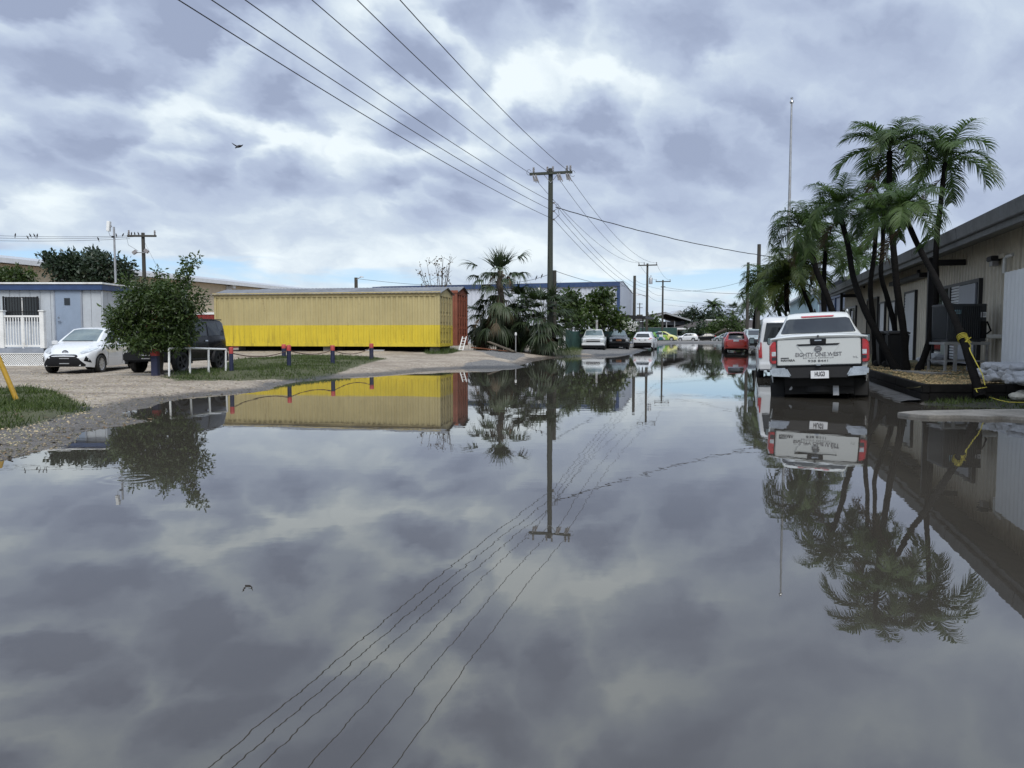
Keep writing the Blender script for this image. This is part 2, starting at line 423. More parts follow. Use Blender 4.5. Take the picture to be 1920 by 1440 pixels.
wet = nt.step(nt.math('ADD', a_w, nt.math('MULTIPLY', nt.math('SUBTRACT', n1, .5), .7)), .3, .75)
c = nt.mix(wet, c, nt.mix(1.0, c, (.30, .30, .31), 'MULTIPLY'))
nt.put(b.inputs['Base Color'], c)
nt.put(b.inputs['Roughness'], nt.math('SUBTRACT', .95, nt.math('MULTIPLY', wet, .5)))
nt.put(b.inputs['Normal'], nt.bump(nt.math('ADD', nt.math('MULTIPLY', vr.outputs['Distance'], .6), n2), .9, .035))
M['ground'] = m
me = bpy.data.meshes.new('ground')
gnd = raw('ground', nv, gf, M['ground'], smooth=True)
GR1 = np.array([G(u, v, .14)[:2] for u, v in ((-260, 735), (-20, 728), (60, 727), (110, 735), (150, 748), (175, 757), (150, 768), (120, 776), (70, 786), (20, 796), (-60, 806), (-260, 830))])
GR2 = np.array([G(u, v, .24)[:2] for u, v in ((300, 703), (330, 694), (400, 684), (445, 676), (540, 671), (640, 671), (700, 672), (728, 675), (700, 680), (655, 687), (600, 696), (540, 700), (470, 703), (400, 709), (330, 711))])
GR3 = np.array([G(u, v, .3)[:2] for u, v in ((790, 664), (815, 659), (850, 660), (866, 664), (840, 668), (800, 668))])
GR4 = np.array([G(u, v, .07)[:2] for u, v in ((1730, 747), (1790, 742), (1870, 743), (2000, 744), (2000, 764), (1900, 760), (1800, 756), (1735, 753))])
GR5 = np.array([G(u, v, .12)[:2] for u, v in ((1042, 664), (1060, 652), (1082, 650), (1094, 660), (1088, 665), (1060, 667))])
ASP = np.array([G(u, v, .15)[:2] for u, v in ((845, 660), (905, 660), (960, 662), (985, 668), (960, 676), (930, 674), (880, 668))])
ASP2 = np.array([G(u, v, .03)[:2] for u, v in ((860, 691), (992, 689), (974, 682), (930, 683), (870, 687))])
x_, y_ = XX.ravel(), YY.ravel()
gm = np.zeros_like(x_)
for gp in (GR1, GR2, GR3, GR4, GR5):
    gm = np.maximum(gm, np.clip(.5 - sdist(x_, y_, gp) / .5, 0, 1))
gm = np.maximum(gm, np.clip((np.hypot(x_, y_) - 90) / 10, 0, .35) * (dz > 3))
am = np.zeros_like(x_)
for gp in (ASP, ASP2): am = np.maximum(am, np.clip(.5 - sdist(x_, y_, gp) / .8, 0, 1))
st_l = x_ * UY - y_ * UX; st_s = x_ * UX + y_ * UY
am = np.maximum(am, ((st_s > 46) & (st_l > -10.5) & (st_l < 6)).astype(float))
am = np.maximum(am, ((st_s > 108) & (st_s < 142)).astype(float) * .9)
wm = np.clip(1.15 - np.clip(hz, 0, 1) / .085, 0, 1)
wm = np.maximum(wm, np.clip(1.0 - dz / np.where(np.hypot(x_, y_) < 15, 2.2, 1.0), 0, 1) * .8)
wm = np.maximum(wm, np.clip((14.6 - np.hypot(x_ * .75, y_)) / 2.2, 0, 1) * .85 * (x_ < 0) * (gm < .5))
wm = np.where((st_l > 0) & (st_s < 60), np.maximum(wm, .85), wm)
for nm, ar in (('grassy', gm), ('asphalt', am), ('wet', wm)):
    a = gnd.data.attributes.new(nm, 'FLOAT', 'POINT'); a.data.foreach_set('value', ar.astype(np.float32))
tag(gnd, 'pale crushed coral ground sloping into the flood water', 'ground', kind='structure')

m, nt, b, pos = newmat('flood_water')
px_, py_, pz_ = nt.sep(pos)
wn1 = nt.noise(nt.vmath('MULTIPLY', pos, (.8, 1.5, 1)), 1.0, 2, .45)
wn2 = nt.noise(nt.vmath('MULTIPLY', pos, (1.0, 1.8, 1)), 4.2, 2, .5)
patch = nt.step(nt.noise(pos, .10, 3, .5), .42, .66, .35, 1.0)
farr = nt.step(py_, 24, 55, .9, 3.0)
h = nt.math('ADD', nt.math('MULTIPLY', wn1, 1.0), nt.math('MULTIPLY', wn2, .19))
h = nt.math('MULTIPLY', h, nt.math('MULTIPLY', patch, farr))
dc = nt.vmath('DISTANCE', pos, tuple(G(252, 896, 0)))
ring = nt.math('MULTIPLY', nt.math('SINE', nt.math('MULTIPLY', dc, 42.0)), nt.step(dc, .45, .05, 0, .16))
h = nt.math('ADD', h, ring)
nt.put(b.inputs['Base Color'], nt.mix(nt.step(nt.noise(pos, .35, 4, .6), .3, .7), (.040, .036, .030), (.054, .049, .041)))
b.inputs['Roughness'].default_value = .004; b.inputs['IOR'].default_value = 2.3; b.inputs['Specular Tint'].default_value = (1.0, .985, .95, 1)
nt.put(b.inputs['Normal'], nt.bump(h, 1.0, .0022))
M['water'] = m
wb = MB(); wb.add([(-40, -20, 0), (60, -20, 0), (60, 132, 0), (-40, 132, 0)], [(0, 1, 2, 3)])
tag(wb.build('water', M['water']), 'still grey flood water mirroring the cloudy sky', 'water', kind='structure')
sl = [G(u, v, .05)[:2] for u, v in ((1682, 772.5), (1715, 769.5), (1762, 768.5), (1850, 767), (1960, 766), (2100, 770), (2100, 786), (1960, 783), (1920, 782), (1880, 780.2), (1850, 780.8), (1800, 778.6), (1740, 778.6), (1705, 776))]
slab = MB().prism(sl, -.06, .048).build('pavement', M['concrete'], bevel=.012)
tag(slab, 'low slab of wet grey concrete showing just above the flood water', 'pavement', kind='structure')

# grass blades and loose stones
def in_poly(poly, n, rs):
    lo, hi = poly.min(0), poly.max(0); out = []
    while sum(len(o) for o in out) < n:
        p = rs.uniform(lo, hi, (n * 3, 2)); p = p[sdist(p[:, 0], p[:, 1], poly) < 0]; out.append(p)
    return np.concatenate(out)[:n]
M['grass'] = mat('grass_blades', (.055, .085, .022), .7, var=.35, scale=1.6, tint=.45, transl=.25)
def grass(polys, n, hgt, name, label, seed, edge=0.5):
    rs = np.random.RandomState(seed); V = []; T = []
    for poly, k in zip(polys, n):
        p = in_poly(poly, k, rs)
        dd = -sdist(p[:, 0], p[:, 1], poly)
        keep = rs.rand(len(p)) < np.clip(dd / edge + .12, 0, 1) * np.clip(3.2 * fbm(p[:, 0] * 1.3, p[:, 1] * 1.3, 4, 21) - .75, .04, 1.2)
        p = p[keep]; z, _ = ground_z(p[:, 0], p[:, 1])
        h_ = hgt * (.3 + 1.1 * rs.rand(len(p)) ** 1.6) * (.45 + 1.1 * fbm(p[:, 0] * 1.1, p[:, 1] * 1.1, 3, 31))
        a = rs.rand(len(p)) * 6.283; w = .006 + .008 * rs.rand(len(p)); ln = h_ * (.2 + .9 * rs.rand(len(p)))
        b0 = np.stack([p[:, 0] - np.cos(a) * w, p[:, 1] - np.sin(a) * w, z - .01], 1)
        b1 = np.stack([p[:, 0] + np.cos(a) * w, p[:, 1] + np.sin(a) * w, z - .01], 1)
        a2 = rs.rand(len(p)) * 6.283
        tp = np.stack([p[:, 0] + np.cos(a2) * ln, p[:, 1] + np.sin(a2) * ln, z + h_], 1)
        V.append(np.stack([b0, b1, tp], 1).reshape(-1, 3)); T.append(np.repeat(rs.rand(len(p)), 3))
    V = np.concatenate(V); T = np.concatenate(T)
    F = np.arange(len(V)).reshape(-1, 3)
    return tag(raw(name, V, F, M['grass'], tint=T), label, 'grass', kind='stuff')
grass([GR1], [24000], .085, 'grass', 'rough green grass growing round the foot of the yellow tube', 1, .35)
grass([GR2], [26000], .085, 'grass', 'low green grass along the red and blue posts', 2, .5)
grass([GR3, GR5], [3000, 2500], .22, 'grass', 'weeds below the yellow container corner and by the green fence', 3, .3)
grass([GR4], [2600], .10, 'grass', 'thin wet grass in front of the black timber edging', 4, .3)
M['stones'] = mat('coral_stones', (.33, .295, .24), .85, var=.3, scale=2, tint=.5)
M['stones_wet'] = mat('wet_stones', (.15, .135, .115), .5, var=.3, scale=2, tint=.6)
OCT = np.array([(1,0,0),(-1,0,0),(0,1,0),(0,-1,0),(0,0,1),(0,0,-1)], float)
OCF = np.array([(0,2,4),(2,1,4),(1,3,4),(3,0,4),(2,0,5),(1,2,5),(3,1,5),(0,3,5)])
def stones(pts, z, size, name, label, m, seed):
    rs = np.random.RandomState(seed); n = len(pts)
    s = size * (.4 + 1.3 * rs.rand(n, 1, 1) ** 2.5)
    v = OCT[None] * s * (.6 + .8 * rs.rand(n, 6, 1)) * np.array([1, 1, .6])
    a = rs.rand(n) * 6.283; ca, sa = np.cos(a)[:, None], np.sin(a)[:, None]
    v = np.stack([v[:, :, 0] * ca - v[:, :, 1] * sa, v[:, :, 0] * sa + v[:, :, 1] * ca, v[:, :, 2]], 2)
    v += np.stack([pts[:, 0], pts[:, 1], z], 1)[:, None, :]
    F = (OCF[None] + (np.arange(n) * 6)[:, None, None]).reshape(-1, 3)
    return tag(raw(name, v.reshape(-1, 3), F, m, tint=np.repeat(rs.rand(n), 6)), label, 'gravel', kind='stuff')
rs = np.random.RandomState(5)
pp = np.array([G(u, v, .06)[:2] for u, v in zip(rs.uniform(-60, 760, 26000), rs.uniform(664, 868, 26000) )])
zz_, dd_ = ground_z(pp[:, 0], pp[:, 1])
k_ = (dd_ > -.15) & (zz_ > -.012) & (sdist(pp[:, 0], pp[:, 1], GR1) > -.1) & (sdist(pp[:, 0], pp[:, 1], GR2) > -.2)
lowk = k_ & (zz_ < .05); hik = k_ & (zz_ >= .05)
stones(pp[hik], zz_[hik], .015, 'gravel', 'loose pale coral stones strewn over the lot', M['stones'], 1)
stones(pp[lowk], zz_[lowk], .016, 'gravel', 'wet dark stones along the edge of the flood water', M['stones_wet'], 2)

M['litter'] = mat('dead_leaf_litter', (.09, .06, .032), .8, var=.4, tint=.6)
rs = np.random.RandomState(15); pp = np.array([G(u, v, .06)[:2] for u, v in zip(rs.uniform(-60, 640, 900), rs.uniform(672, 850, 900))])
zz_, dd_ = ground_z(pp[:, 0], pp[:, 1]); k_ = zz_ > -.02; pp = pp[k_]; zz_ = np.maximum(zz_[k_], .002) + .012; n_ = len(pp)
a_ = rs.rand(n_) * 6.283; l_ = .02 + .04 * rs.rand(n_); tl_ = rs.uniform(-.4, .4, (n_, 2))
ax_ = np.stack([np.cos(a_), np.sin(a_), tl_[:, 0] * .4], 1) * l_[:, None]; bx_ = np.stack([-np.sin(a_), np.cos(a_), tl_[:, 1] * .4], 1) * (l_ * .45)[:, None]
c_ = np.stack([pp[:, 0], pp[:, 1], zz_], 1)
tag(raw('leaves', np.stack([c_ - ax_, c_ + bx_, c_ + ax_, c_ - bx_], 1).reshape(-1, 3), np.arange(n_ * 4).reshape(-1, 4), M['litter'], tint=np.repeat(rs.rand(n_), 4)), 'dead brown leaves scattered over the coral lot and its wet edge', 'leaves', kind='stuff')
# ---------------------------------------------------------------- shared wall helpers
def frame(origin, rz):                      # local x along, y inwards (away), z up
    return Matrix.Translation(origin) @ Matrix.Rotation(rz, 4, 'Z')
def corrugated(mb, L, H, pitch=.28, depth=.036, z0=0.0, y=0.0, x0=0.0, flat=.35):
    """trapezoid sheet in the x-z plane, ribs standing towards -y"""
    n = max(1, int(round(L / pitch))); p = L / n; xs = []
    for i in range(n):
        a = x0 + i * p
        xs += [(a, 0), (a + p * flat, 0), (a + p * .5, -depth), (a + p * (.5 + flat), -depth)]
    xs.append((x0 + L, 0))
    v = [(x, y + d_, z0) for x, d_ in xs] + [(x, y + d_, z0 + H) for x, d_ in xs]
    k = len(xs)
    mb.add(v, [(i, i + 1, i + 1 + k, i + k) for i in range(k - 1)])
    return mb
def xf(mb, mtx):
    mb.v = [tuple(mtx @ Vector(p)) for p in mb.v]; return mb

def two_tone(name, low, high, zsplit, grime, endlow=None):
    m, nt, b, pos = newmat(name)
    x, y, z = nt.sep(pos)
    n1 = nt.noise(pos, .9, 5, .6); n2 = nt.noise(pos, 9, 4, .65)
    hi = nt.mix(nt.step(n1, .3, .7), [c * .88 for c in high], high)
    lo = nt.mix(nt.step(n1, .3, .7), [c * .88 for c in low], low)
    f = nt.math('GREATER_THAN', z, zsplit)
    c = nt.mix(f, lo, hi)
    st = nt.noise(nt.vmath('MULTIPLY', pos, (1, 1, .08)), 6, 4, .65)
    dirt = nt.math('MULTIPLY', nt.step(st, .5, .75), nt.step(z, zsplit + 1.2, .6, .12, .6))
    c = nt.mix(dirt, c, grime)
    c = nt.mix(nt.step(n2, .62, .78, 0, .6), c, grime)
    fade = nt.noise(nt.vmath('MULTIPLY', pos, (1, 1, .5)), .55, 5, .6)
    c = nt.mix(nt.step(fade, .5, .7, 0, .45), c, nt.mix(f, [q_ * .72 for q_ in low], [q_ * .80 for q_ in high]))
    rust = nt.math('MULTIPLY', nt.step(nt.noise(nt.vmath('MULTIPLY', pos, (1, 1, .12)), 2.6, 6, .7), .60, .70), nt.step(nt.noise(pos, 11, 3, .6), .4, .62))
    c = nt.mix(nt.math('MULTIPLY', rust, .7), c, (.12, .055, .025))
    nt.put(b.inputs['Base Color'], c); b.inputs['Roughness'].default_value = .6
    nt.put(b.inputs['Normal'], nt.bump(n2, .5, .006))
    return m
M['box_yellow'] = two_tone('yellow_and_tan_container_paint', (.63, .49, .035), (.455, .385, .19), 1.755, (.17, .12, .03))
M['box_tan'] = mat('tan_container_paint', (.50, .41, .20), .6, var=.15, streak=.35, grime=(.14, .1, .04))
M['box_end'] = two_tone('yellowish_container_door_paint', (.49, .40, .09), (.43, .36, .18), 1.755, (.14, .10, .035))
M['box_red'] = mat('rust_red_container_paint', (.25, .080, .046), .65, var=.25, streak=.4, grime=(.10, .03, .02))
M['box_crimson'] = mat('crimson_container_paint', (.20, .025, .022), .6, var=.2, streak=.3)
M['roof_grey'] = mat('weathered_grey_roof_sheet', (.20, .205, .215), .45, .35, var=.4, scale=1.2, streak=.3, grime=(.11, .10, .10))
M['gap_shade'] = mat('dark_gap_shade_fill', (.025, .022, .018), .9, var=.4)  # near-black colour stands for the shade under the yellow container
M['dark'] = mat('dark_underside', (.012, .012, .012), .9)

def container(name, label, org, rz, L, Wd, H, wallm, endm, topm, roofm, ridge=.32, handles=True, gable=True, over=.12):
    """org: front right bottom corner; local x runs left along the front, y runs away"""
    F = frame(org, rz)                       # local -x is the left end
    t = thing(name, label, 'container', org, 0)
    w = MB(); corrugated(w, L - .24, H - .30, .28, .04, .17, .045, -L + .12)
    corrugated(w, L - .24, H - .30, .28, .04, .17, 0, -L + .12)
    w.v[len(w.v) // 2:] = [(x, Wd - .045 - y, z) for x, y, z in w.v[len(w.v) // 2:]]
    w.add([(-L + .06, .08, .17), (-L + .06, Wd - .08, .17), (-L + .06, Wd - .08, H - .1), (-L + .06, .08, H - .1)], [(0, 1, 2, 3)])
    xf(w, F).build('wall', wallm, t, world=True)
    fr = MB()
    for y in (.05, Wd - .05):
        fr.box((-L / 2, y, .085), (L, .1, .17)); 
        for x in (-.065, -L + .065): fr.box((x, y, H / 2 + .02), (.13, .1, H - .26))
    for x in (-.05, -L + .05):
        fr.box((x, Wd / 2, .08), (.1, Wd - .2, .16))
    for x in (-.09, -L + .09):
        for y in (.075, Wd - .075):
            fr.box((x, y, .06), (.19, .16, .125)); fr.box((x, y, H - .06), (.19, .16, .125))
    xf(fr, F).build('frame', wallm, t, world=True, bevel=.008)
    tr = MB()
    for y in (.03, Wd - .03): tr.box((-L / 2, y, H - .07), (L - .36, .08, .13))
    for x in (-.05, -L + .05): tr.box((x, Wd / 2, H - .07), (.1, Wd - .3, .13))
    xf(tr, F).build('top_rail', topm, t, world=True, bevel=.006)
    for k in (0, 1):                          # two door leaves, each with panels and two lock rods
        y0, y1 = .11 + k * (Wd - .22) / 2, .11 + (k + 1) * (Wd - .22) / 2 - .012
        dm = MB(); dm.box((-.06, (y0 + y1) / 2, H / 2), (.05, y1 - y0, H - .32))
        for a, b_ in ((.22, .62), (.68, 1.12), (1.18, 1.62), (1.68, H - .25)):
            dm.box((-.03, (y0 + y1) / 2, (a + b_) / 2), (.03, y1 - y0 - .14, b_ - a - .04))
        d_ = xf(dm, F).build('door', endm, t, world=True, bevel=.006)
        for j in (.3, .72):
            y = y0 + (y1 - y0) * j
            rb = MB(); rb.tube([(.02, y, .13), (.02, y, H - .13)], .022, 8)
            for z in (.35, .95, 1.55, H - .4): rb.box((.012, y, z), (.05, .10, .07))
            rb.box((.045, y + .1, 1.0), (.02, .26, .035))
            xf(rb, F).build('lock_rod', endm, d_, world=False)
    if gable:
        rf = MB(); e = over; zt = H + .02
        prof = [(-e, zt), (Wd / 2, zt + ridge), (Wd + e, zt)]
        n = int(L / .22); vs = []
        for i in range(n * 2 + 1):
            x = .10 - (L + .2) * i / (n * 2); dz_ = .018 if i % 2 else 0
            vs += [(x, y, z + dz_) for y, z in prof]
        fs = []
        for i in range(n * 2):
            for j in range(2): fs.append((i * 3 + j, i * 3 + j + 1, i * 3 + j + 4, i * 3 + j + 3))
        rf.add(vs, fs)
        r = xf(rf, F).build('roof', roofm, t, world=True)
        sol = r.modifiers.new('thick', 'SOLIDIFY'); sol.thickness = .02
        g = MB()
        for x0, x1 in ((-.06, -.01), (-L + .01, -L + .06)):
            g.hexa([(x0, .02, H - .005), (x1, .02, H - .005), (x1, Wd - .02, H - .005), (x0, Wd - .02, H - .005)],
                   [(x0, Wd / 2 - .05, H + ridge - .03), (x1, Wd / 2 - .05, H + ridge - .03), (x1, Wd / 2 + .05, H + ridge - .03), (x0, Wd / 2 + .05, H + ridge - .03)])
        g.box((-L / 2, -.02, H + .03), (L + .1, .05, .13))
        xf(g, F).build('gable', topm, t, world=True)
    return t
YO = P(825, 650.5, 37.3); YL = P(405, 650.5, 39.4)
YR = math.atan2(YO.y - YL.y, YO.x - YL.x)
container('shipping_container', 'long container painted tan above bright yellow, with a low grey gable roof', (YO.x, YO.y, .70), YR, 11.9, 2.44, 2.58, M['box_yellow'], M['box_end'], M['box_tan'], M['roof_grey'])
RO = P(857.5, 648, 42.2)
container('shipping_container', 'rust red container with gable roof standing behind the yellow one', (RO.x, RO.y, .68), YR, 12.1, 2.44, 2.92, M['box_red'], M['box_red'], M['box_red'], M['roof_grey'], ridge=.34, over=.04)
CO = P(412, 640, 46.5)
container('shipping_container', 'dark crimson container with a white top edge behind the black jeep', (CO.x, CO.y, .45), YR, 6.0, 2.44, 2.18, M['box_crimson'], M['box_crimson'], M['white_pvc'], M['roof_grey'], gable=False)
# blocks and planks below the yellow container
bl = thing('block', 'grey concrete blocks carrying the yellow container', 'block', (YO.x - 1, YO.y + 1, .4))
F = frame((YO.x, YO.y, 0), YR)
for i, (x, y) in enumerate(((-.35, .35), (-.35, 2.1), (-5.9, .35), (-5.9, 2.1), (-11.5, .35), (-11.5, 2.1))):
    if i == 0: COL.objects.unlink(bl); bpy.data.objects.remove(bl)
    p = F @ Vector((x, y, 0)); b_ = MB(); b_.box((0, 0, 0), (.42, .32, .5)); b_.box((0, 0, .0), (.1, .325, .2))
    o = xf(b_, frame((p.x, p.y, .45), YR)).build('block', M['concrete'], bevel=.015)
    tag(o, 'grey concrete block carrying the yellow container', 'block', 'blocks carrying the yellow container')
pk = MB(); pk.box((-5.9, 2.15, .50), (11.6, .3, .44)); tag(xf(pk, F).build('gap_shade_beam', M['gap_shade'], bevel=.01), 'added dark beam standing in for shade under the back of the yellow container', 'beam')  # added filler: closes the gap and keeps it dark like shade
pk = MB(); pk.box((-3.4, .25, .48), (1.0, .12, .13))
tag(xf(pk, F).build('plank', M['white_pvc'], bevel=.01), 'white plank lying below the yellow container', 'plank')
pk = MB(); pk.box((-9.3, .5, .44), (4.4, .25, .07)); 
tag(xf(pk, F).build('beam', M['concrete'], bevel=.01), 'long grey beam lying below the left of the yellow container', 'beam')

# ---------------------------------------------------------------- site office with porch
M['cabin'] = mat('cabin_siding', (.43, .465, .50), .55, var=.10, scale=1.0, streak=.18, grime=(.26, .27, .28))
M['cabin_side'] = M['cabin']
M['blue_trim'] = mat('navy_trim', (.028, .058, .145), .5, var=.2)
M['grey_door'] = mat('blue_grey_door', (.24, .30, .39), .45, var=.08)
M['iron'] = mat('black_iron', (.015, .015, .017), .5, .3)
M['deck'] = mat('grey_deck_paint', (.26, .29, .34), .7, var=.2)
CY = 31.2
cr_ = P(191, 600, CY); cl = cr_.x - 9.0
t = thing('site_office', 'pale grey site cabin with navy roof band and blue grey door', 'cabin', (cr_.x - 3, CY, .06))
w = MB(); L_ = cr_.x - cl
n = 22
for i in range(n):                           # panel siding with shallow joints
    a, b_ = cl + L_ * i / n, cl + L_ * (i + 1) / n
    w.box(((a + b_) / 2, CY + .03, 1.83), (b_ - a - .012, .06, 2.5))
w.box(((cl + cr_.x) / 2, CY + 1.55, 1.83), (L_, 2.96, 2.46))
for i in range(8): w.box((cr_.x + .012, CY + .24 + i * .37, 1.83), (.03, .355, 2.5))
wl = w.build('wall', M['cabin'], t, world=True, bevel=.004)
rb = MB(); rb.box(((cl + cr_.x) / 2, CY + 1.5, 3.19), (L_ + .26, 3.3, .24))
rb.build('fascia', M['blue_trim'], t, world=True, bevel=.015)
rr = MB(); rr.box(((cl + cr_.x) / 2, CY + 1.5, 3.345), (L_ + .34, 3.4, .07))
rr.build('roof', M['white_pvc'], t, world=True, bevel=.01)
def pw(u, v, y=CY): return P(u, v, y)
a, b_ = pw(103.5, 543), pw(151, 543)
dz0, dz1 = .80, a.z
fr = MB(); 
for x in (a.x - .03, b_.x + .03): fr.box((x, CY - .02, (dz0 + dz1) / 2), (.06, .06, dz1 - dz0))
fr.box(((a.x + b_.x) / 2, CY - .02, dz1 + .03), (b_.x - a.x + .12, .06, .06))
fr.build('door_frame', M['deck'], t, world=True)
d_ = MB().box(((a.x + b_.x) / 2, CY - .012, (dz0 + dz1) / 2), (b_.x - a.x, .05, dz1 - dz0)).build('door', M['grey_door'], t, world=True, bevel=.004)
g0, g1 = pw(121.5, 559), pw(132.5, 572)
gl = MB().box(((g0.x + g1.x) / 2, CY - .045, (g0.z + g1.z) / 2), (g1.x - g0.x, .02, g0.z - g1.z)).build('window', M['glass'], d_)
MB().tube([(a.x + .12, CY - .06, 1.83), (a.x + .12, CY - .10, 1.83), (a.x + .24, CY - .10, 1.83)], .018).build('handle', M['chrome'], d_)
MB().lathe([(0, 0), (.03, 0), (.03, .02), (0, .02)], 10, (a.x + .12, CY - .055, 1.98), 'y').build('lock', M['chrome'], d_)
a, b_ = pw(10, 558), pw(74, 601)
wn = MB().box(((a.x + b_.x) / 2, CY - .015, (a.z + b_.z) / 2), (b_.x - a.x, .04, a.z - b_.z)).build('window', M['glass'], t, world=True)
bars = MB()
for i in range(13): 
    x = a.x + (b_.x - a.x) * i / 12; bars.tube([(x, CY - .12, b_.z - .03), (x, CY - .12, a.z + .03)], .014, 6)
for z in (a.z, a.z - (a.z - b_.z) * .62, b_.z): bars.box(((a.x + b_.x) / 2, CY - .12, z), (b_.x - a.x + .06, .025, .035))
for x in (a.x - .02, b_.x + .02): bars.box((x, CY - .1, (a.z + b_.z) / 2), (.04, .06, a.z - b_.z + .1))
bars.build('bars', M['iron'], wn)
MB().box(((a.x + b_.x) / 2 + .02, CY - .04, (a.z + b_.z) / 2), (.05, .02, a.z - b_.z)).build('mullion', M['white_pvc'], wn)
sk = MB(); sk.box(((cl + cr_.x) / 2, CY + 1.5, .32), (L_ - .1, 2.8, .6)); sk.build('skirting', M['deck'], t, world=True)
dsp = MB().tube([(cr_.x + .06, CY - .03, 3.05), (cr_.x + .06, CY - .05, .4)], .03).build('downpipe', M['cabin'], t, world=True)
# porch
PY = 29.8
t = thing('porch', 'white porch railing with grey deck above a white lattice skirt', 'porch', (P(40, 690, PY).x, PY, .06))
x0, x1 = P(-95, 650, PY).x, P(83, 650, PY).x
zt = P(40, 653, PY).z
dk = MB()
for i in range(10): dk.box(((x0 + x1) / 2, PY + .03 + i * .145, zt - .02), (x1 - x0, .135, .04))
dk.box(((x0 + x1) / 2, PY - .055, zt - .09), (x1 - x0 + .02, .04, .18))
dk.build('deck', M['deck'], t, world=True, bevel=.004)
lat = MB(); la, lb_ = P(3, 690, PY), P(77, 661, PY)
z0, z1 = .06, zt - .19
def lattice(mb, xa, xb, za, zb, y, p=.085, wd=.022):
    Hh = zb - za
    k = int((xb - xa + Hh) / p) + 1
    for s_ in (1, -1):
        for i in range(k):
            c = xa + i * p - (Hh if s_ > 0 else 0)
            pts = []
            a0, a1 = c, c + s_ * Hh if s_ > 0 else c - Hh
            if s_ > 0: A, B = (c, za), (c + Hh, zb)
            else: A, B = (c, za), (c - Hh, zb)
            # clip to xa..xb
            def cl_(A, B):
                (ax, az_), (bx, bz) = A, B
                t0, t1 = 0.0, 1.0
                dx = bx - ax
                for lim, sg in ((xa, 1), (xb, -1)):
                    q0 = (ax - lim) * sg; q1 = (bx - lim) * sg
                    if q0 < 0 and q1 < 0: return None
                    if q0 < 0: t0 = max(t0, q0 / (q0 - q1))
                    if q1 < 0: t1 = min(t1, q0 / (q0 - q1))
                if t0 >= t1: return None
                return (ax + dx * t0, az_ + (bz - az_) * t0), (ax + dx * t1, az_ + (bz - az_) * t1)
            r = cl_(A, B)
            if r:
                (ax, az_), (bx, bz) = r
                yy = y + (.004 if s_ > 0 else -.004)
                mb.tube([(ax, yy, az_), (bx, yy, bz)], wd * .62, 4)
lattice(lat, x0, la.x, z0, z1, PY - .04); lattice(lat, la.x, x1, z0, z1, PY - .04)
lat.build('lattice_skirt', M['white_pvc'], t, world=True)
fb = MB()
for x in (x0, la.x, x1): fb.box((x, PY - .04, (z0 + z1) / 2), (.06, .05, z1 - z0))
for z in (z0 + .03, z1 - .0): fb.box(((x0 + x1) / 2, PY - .045, z), (x1 - x0, .045, .06))
fb.build('skirt_frame', M['white_pvc'], t, world=True)
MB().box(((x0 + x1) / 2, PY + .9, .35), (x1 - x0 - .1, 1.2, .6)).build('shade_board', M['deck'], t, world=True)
rz0, rz1 = zt, P(40, 593, PY).z
for u in (4.5, 80, -70):
    x = P(u, 620, PY).x
    pm = MB(); pm.box((x, PY + .02, (rz0 + P(40, 584, PY).z) / 2), (.17, .17, P(40, 584, PY).z - rz0)); pm.box((x, PY + .02, P(40, 583, PY).z), (.22, .22, .05))
    pm.build('post', M['white_pvc'], t, world=True, bevel=.01)
ra, rb_ = P(7, 620, PY).x, P(78, 620, PY).x
rl = MB()
for z in (rz1, rz0 + .09): rl.box(((ra + rb_) / 2, PY + .02, z), (rb_ - ra, .06, .07))
n = 14
for i in range(n):
    x = ra + (rb_ - ra) * (i + .5) / n; rl.box((x, PY + .02, (rz0 + rz1) / 2 + .04), (.032, .03, rz1 - rz0 - .12))
rl.box(((ra + rb_) / 2, PY + .02, (rz0 + rz1) / 2), (.07, .05, rz1 - rz0))
rl.build('railing', M['white_pvc'], t, world=True)

# ---------------------------------------------------------------- warehouses behind
M['tan_wall'] = mat('tan_stucco', (.64, .545, .40), .8, var=.12, streak=.2)
M['pale_wall'] = mat('pale_metal_siding', (.50, .535, .60), .5, var=.08, scale=.6, streak=.12)
M['white_roof'] = mat('pale_roof_sheet', (.46, .48, .50), .4, .2, var=.15, scale=.8)
M['white_paint'] = mat('white_building_paint', (.66, .68, .69), .6, var=.1, streak=.15)
def street_building(name, label, s0, s1, l0, l1, z0, zl, zr, parts):
    pass
t = thing('warehouse', 'long tan warehouse with white pilasters and pale low roof behind the cabin', 'warehouse', SL(52, -47, .3))
l = -44.4; w = MB()
def sbox(mb, s0, s1, l0, l1, z0, z1, z1b=None):    # box in street coordinates, top may slope across
    zb = z1 if z1b is None else z1b
    return mb.hexa([SL(s0, l0, z0), SL(s0, l1, z0), SL(s1, l1, z0), SL(s1, l0, z0)], [SL(s0, l0, z1), SL(s0, l1, zb), SL(s1, l1, zb), SL(s1, l0, z1)])
sbox(w, 28, 92, l - 22, l, .2, 5.75)
w.build('wall', M['tan_wall'], t, world=True)
for s in range(30, 92, 6):
    sbox(MB(), s, s + .7, l, l + .16, .2, 5.7).build('pilaster', M['white_paint'], t, world=True)
r = MB(); sbox(r, 27, 93, l - 11, l + .8, 6.55, 7.5, 5.95); r.v[:4] = [tuple(v) for v in (SL(27, l - 11, 7.38), SL(27, l + .8, 5.83), SL(93, l + .8, 5.83), SL(93, l - 11, 7.38))]
r.build('roof', M['white_roof'], t, world=True)
r = MB(); sbox(r, 27.01, 92.99, l - 23, l - 11, 5.9, 5.92, 7.49); r.build('roof', M['white_roof'], t, world=True)
sbox(MB(), 26.9, 93.1, l + .78, l + .95, 5.72, 6.02).build('gutter', M['white_paint'], t, world=True)
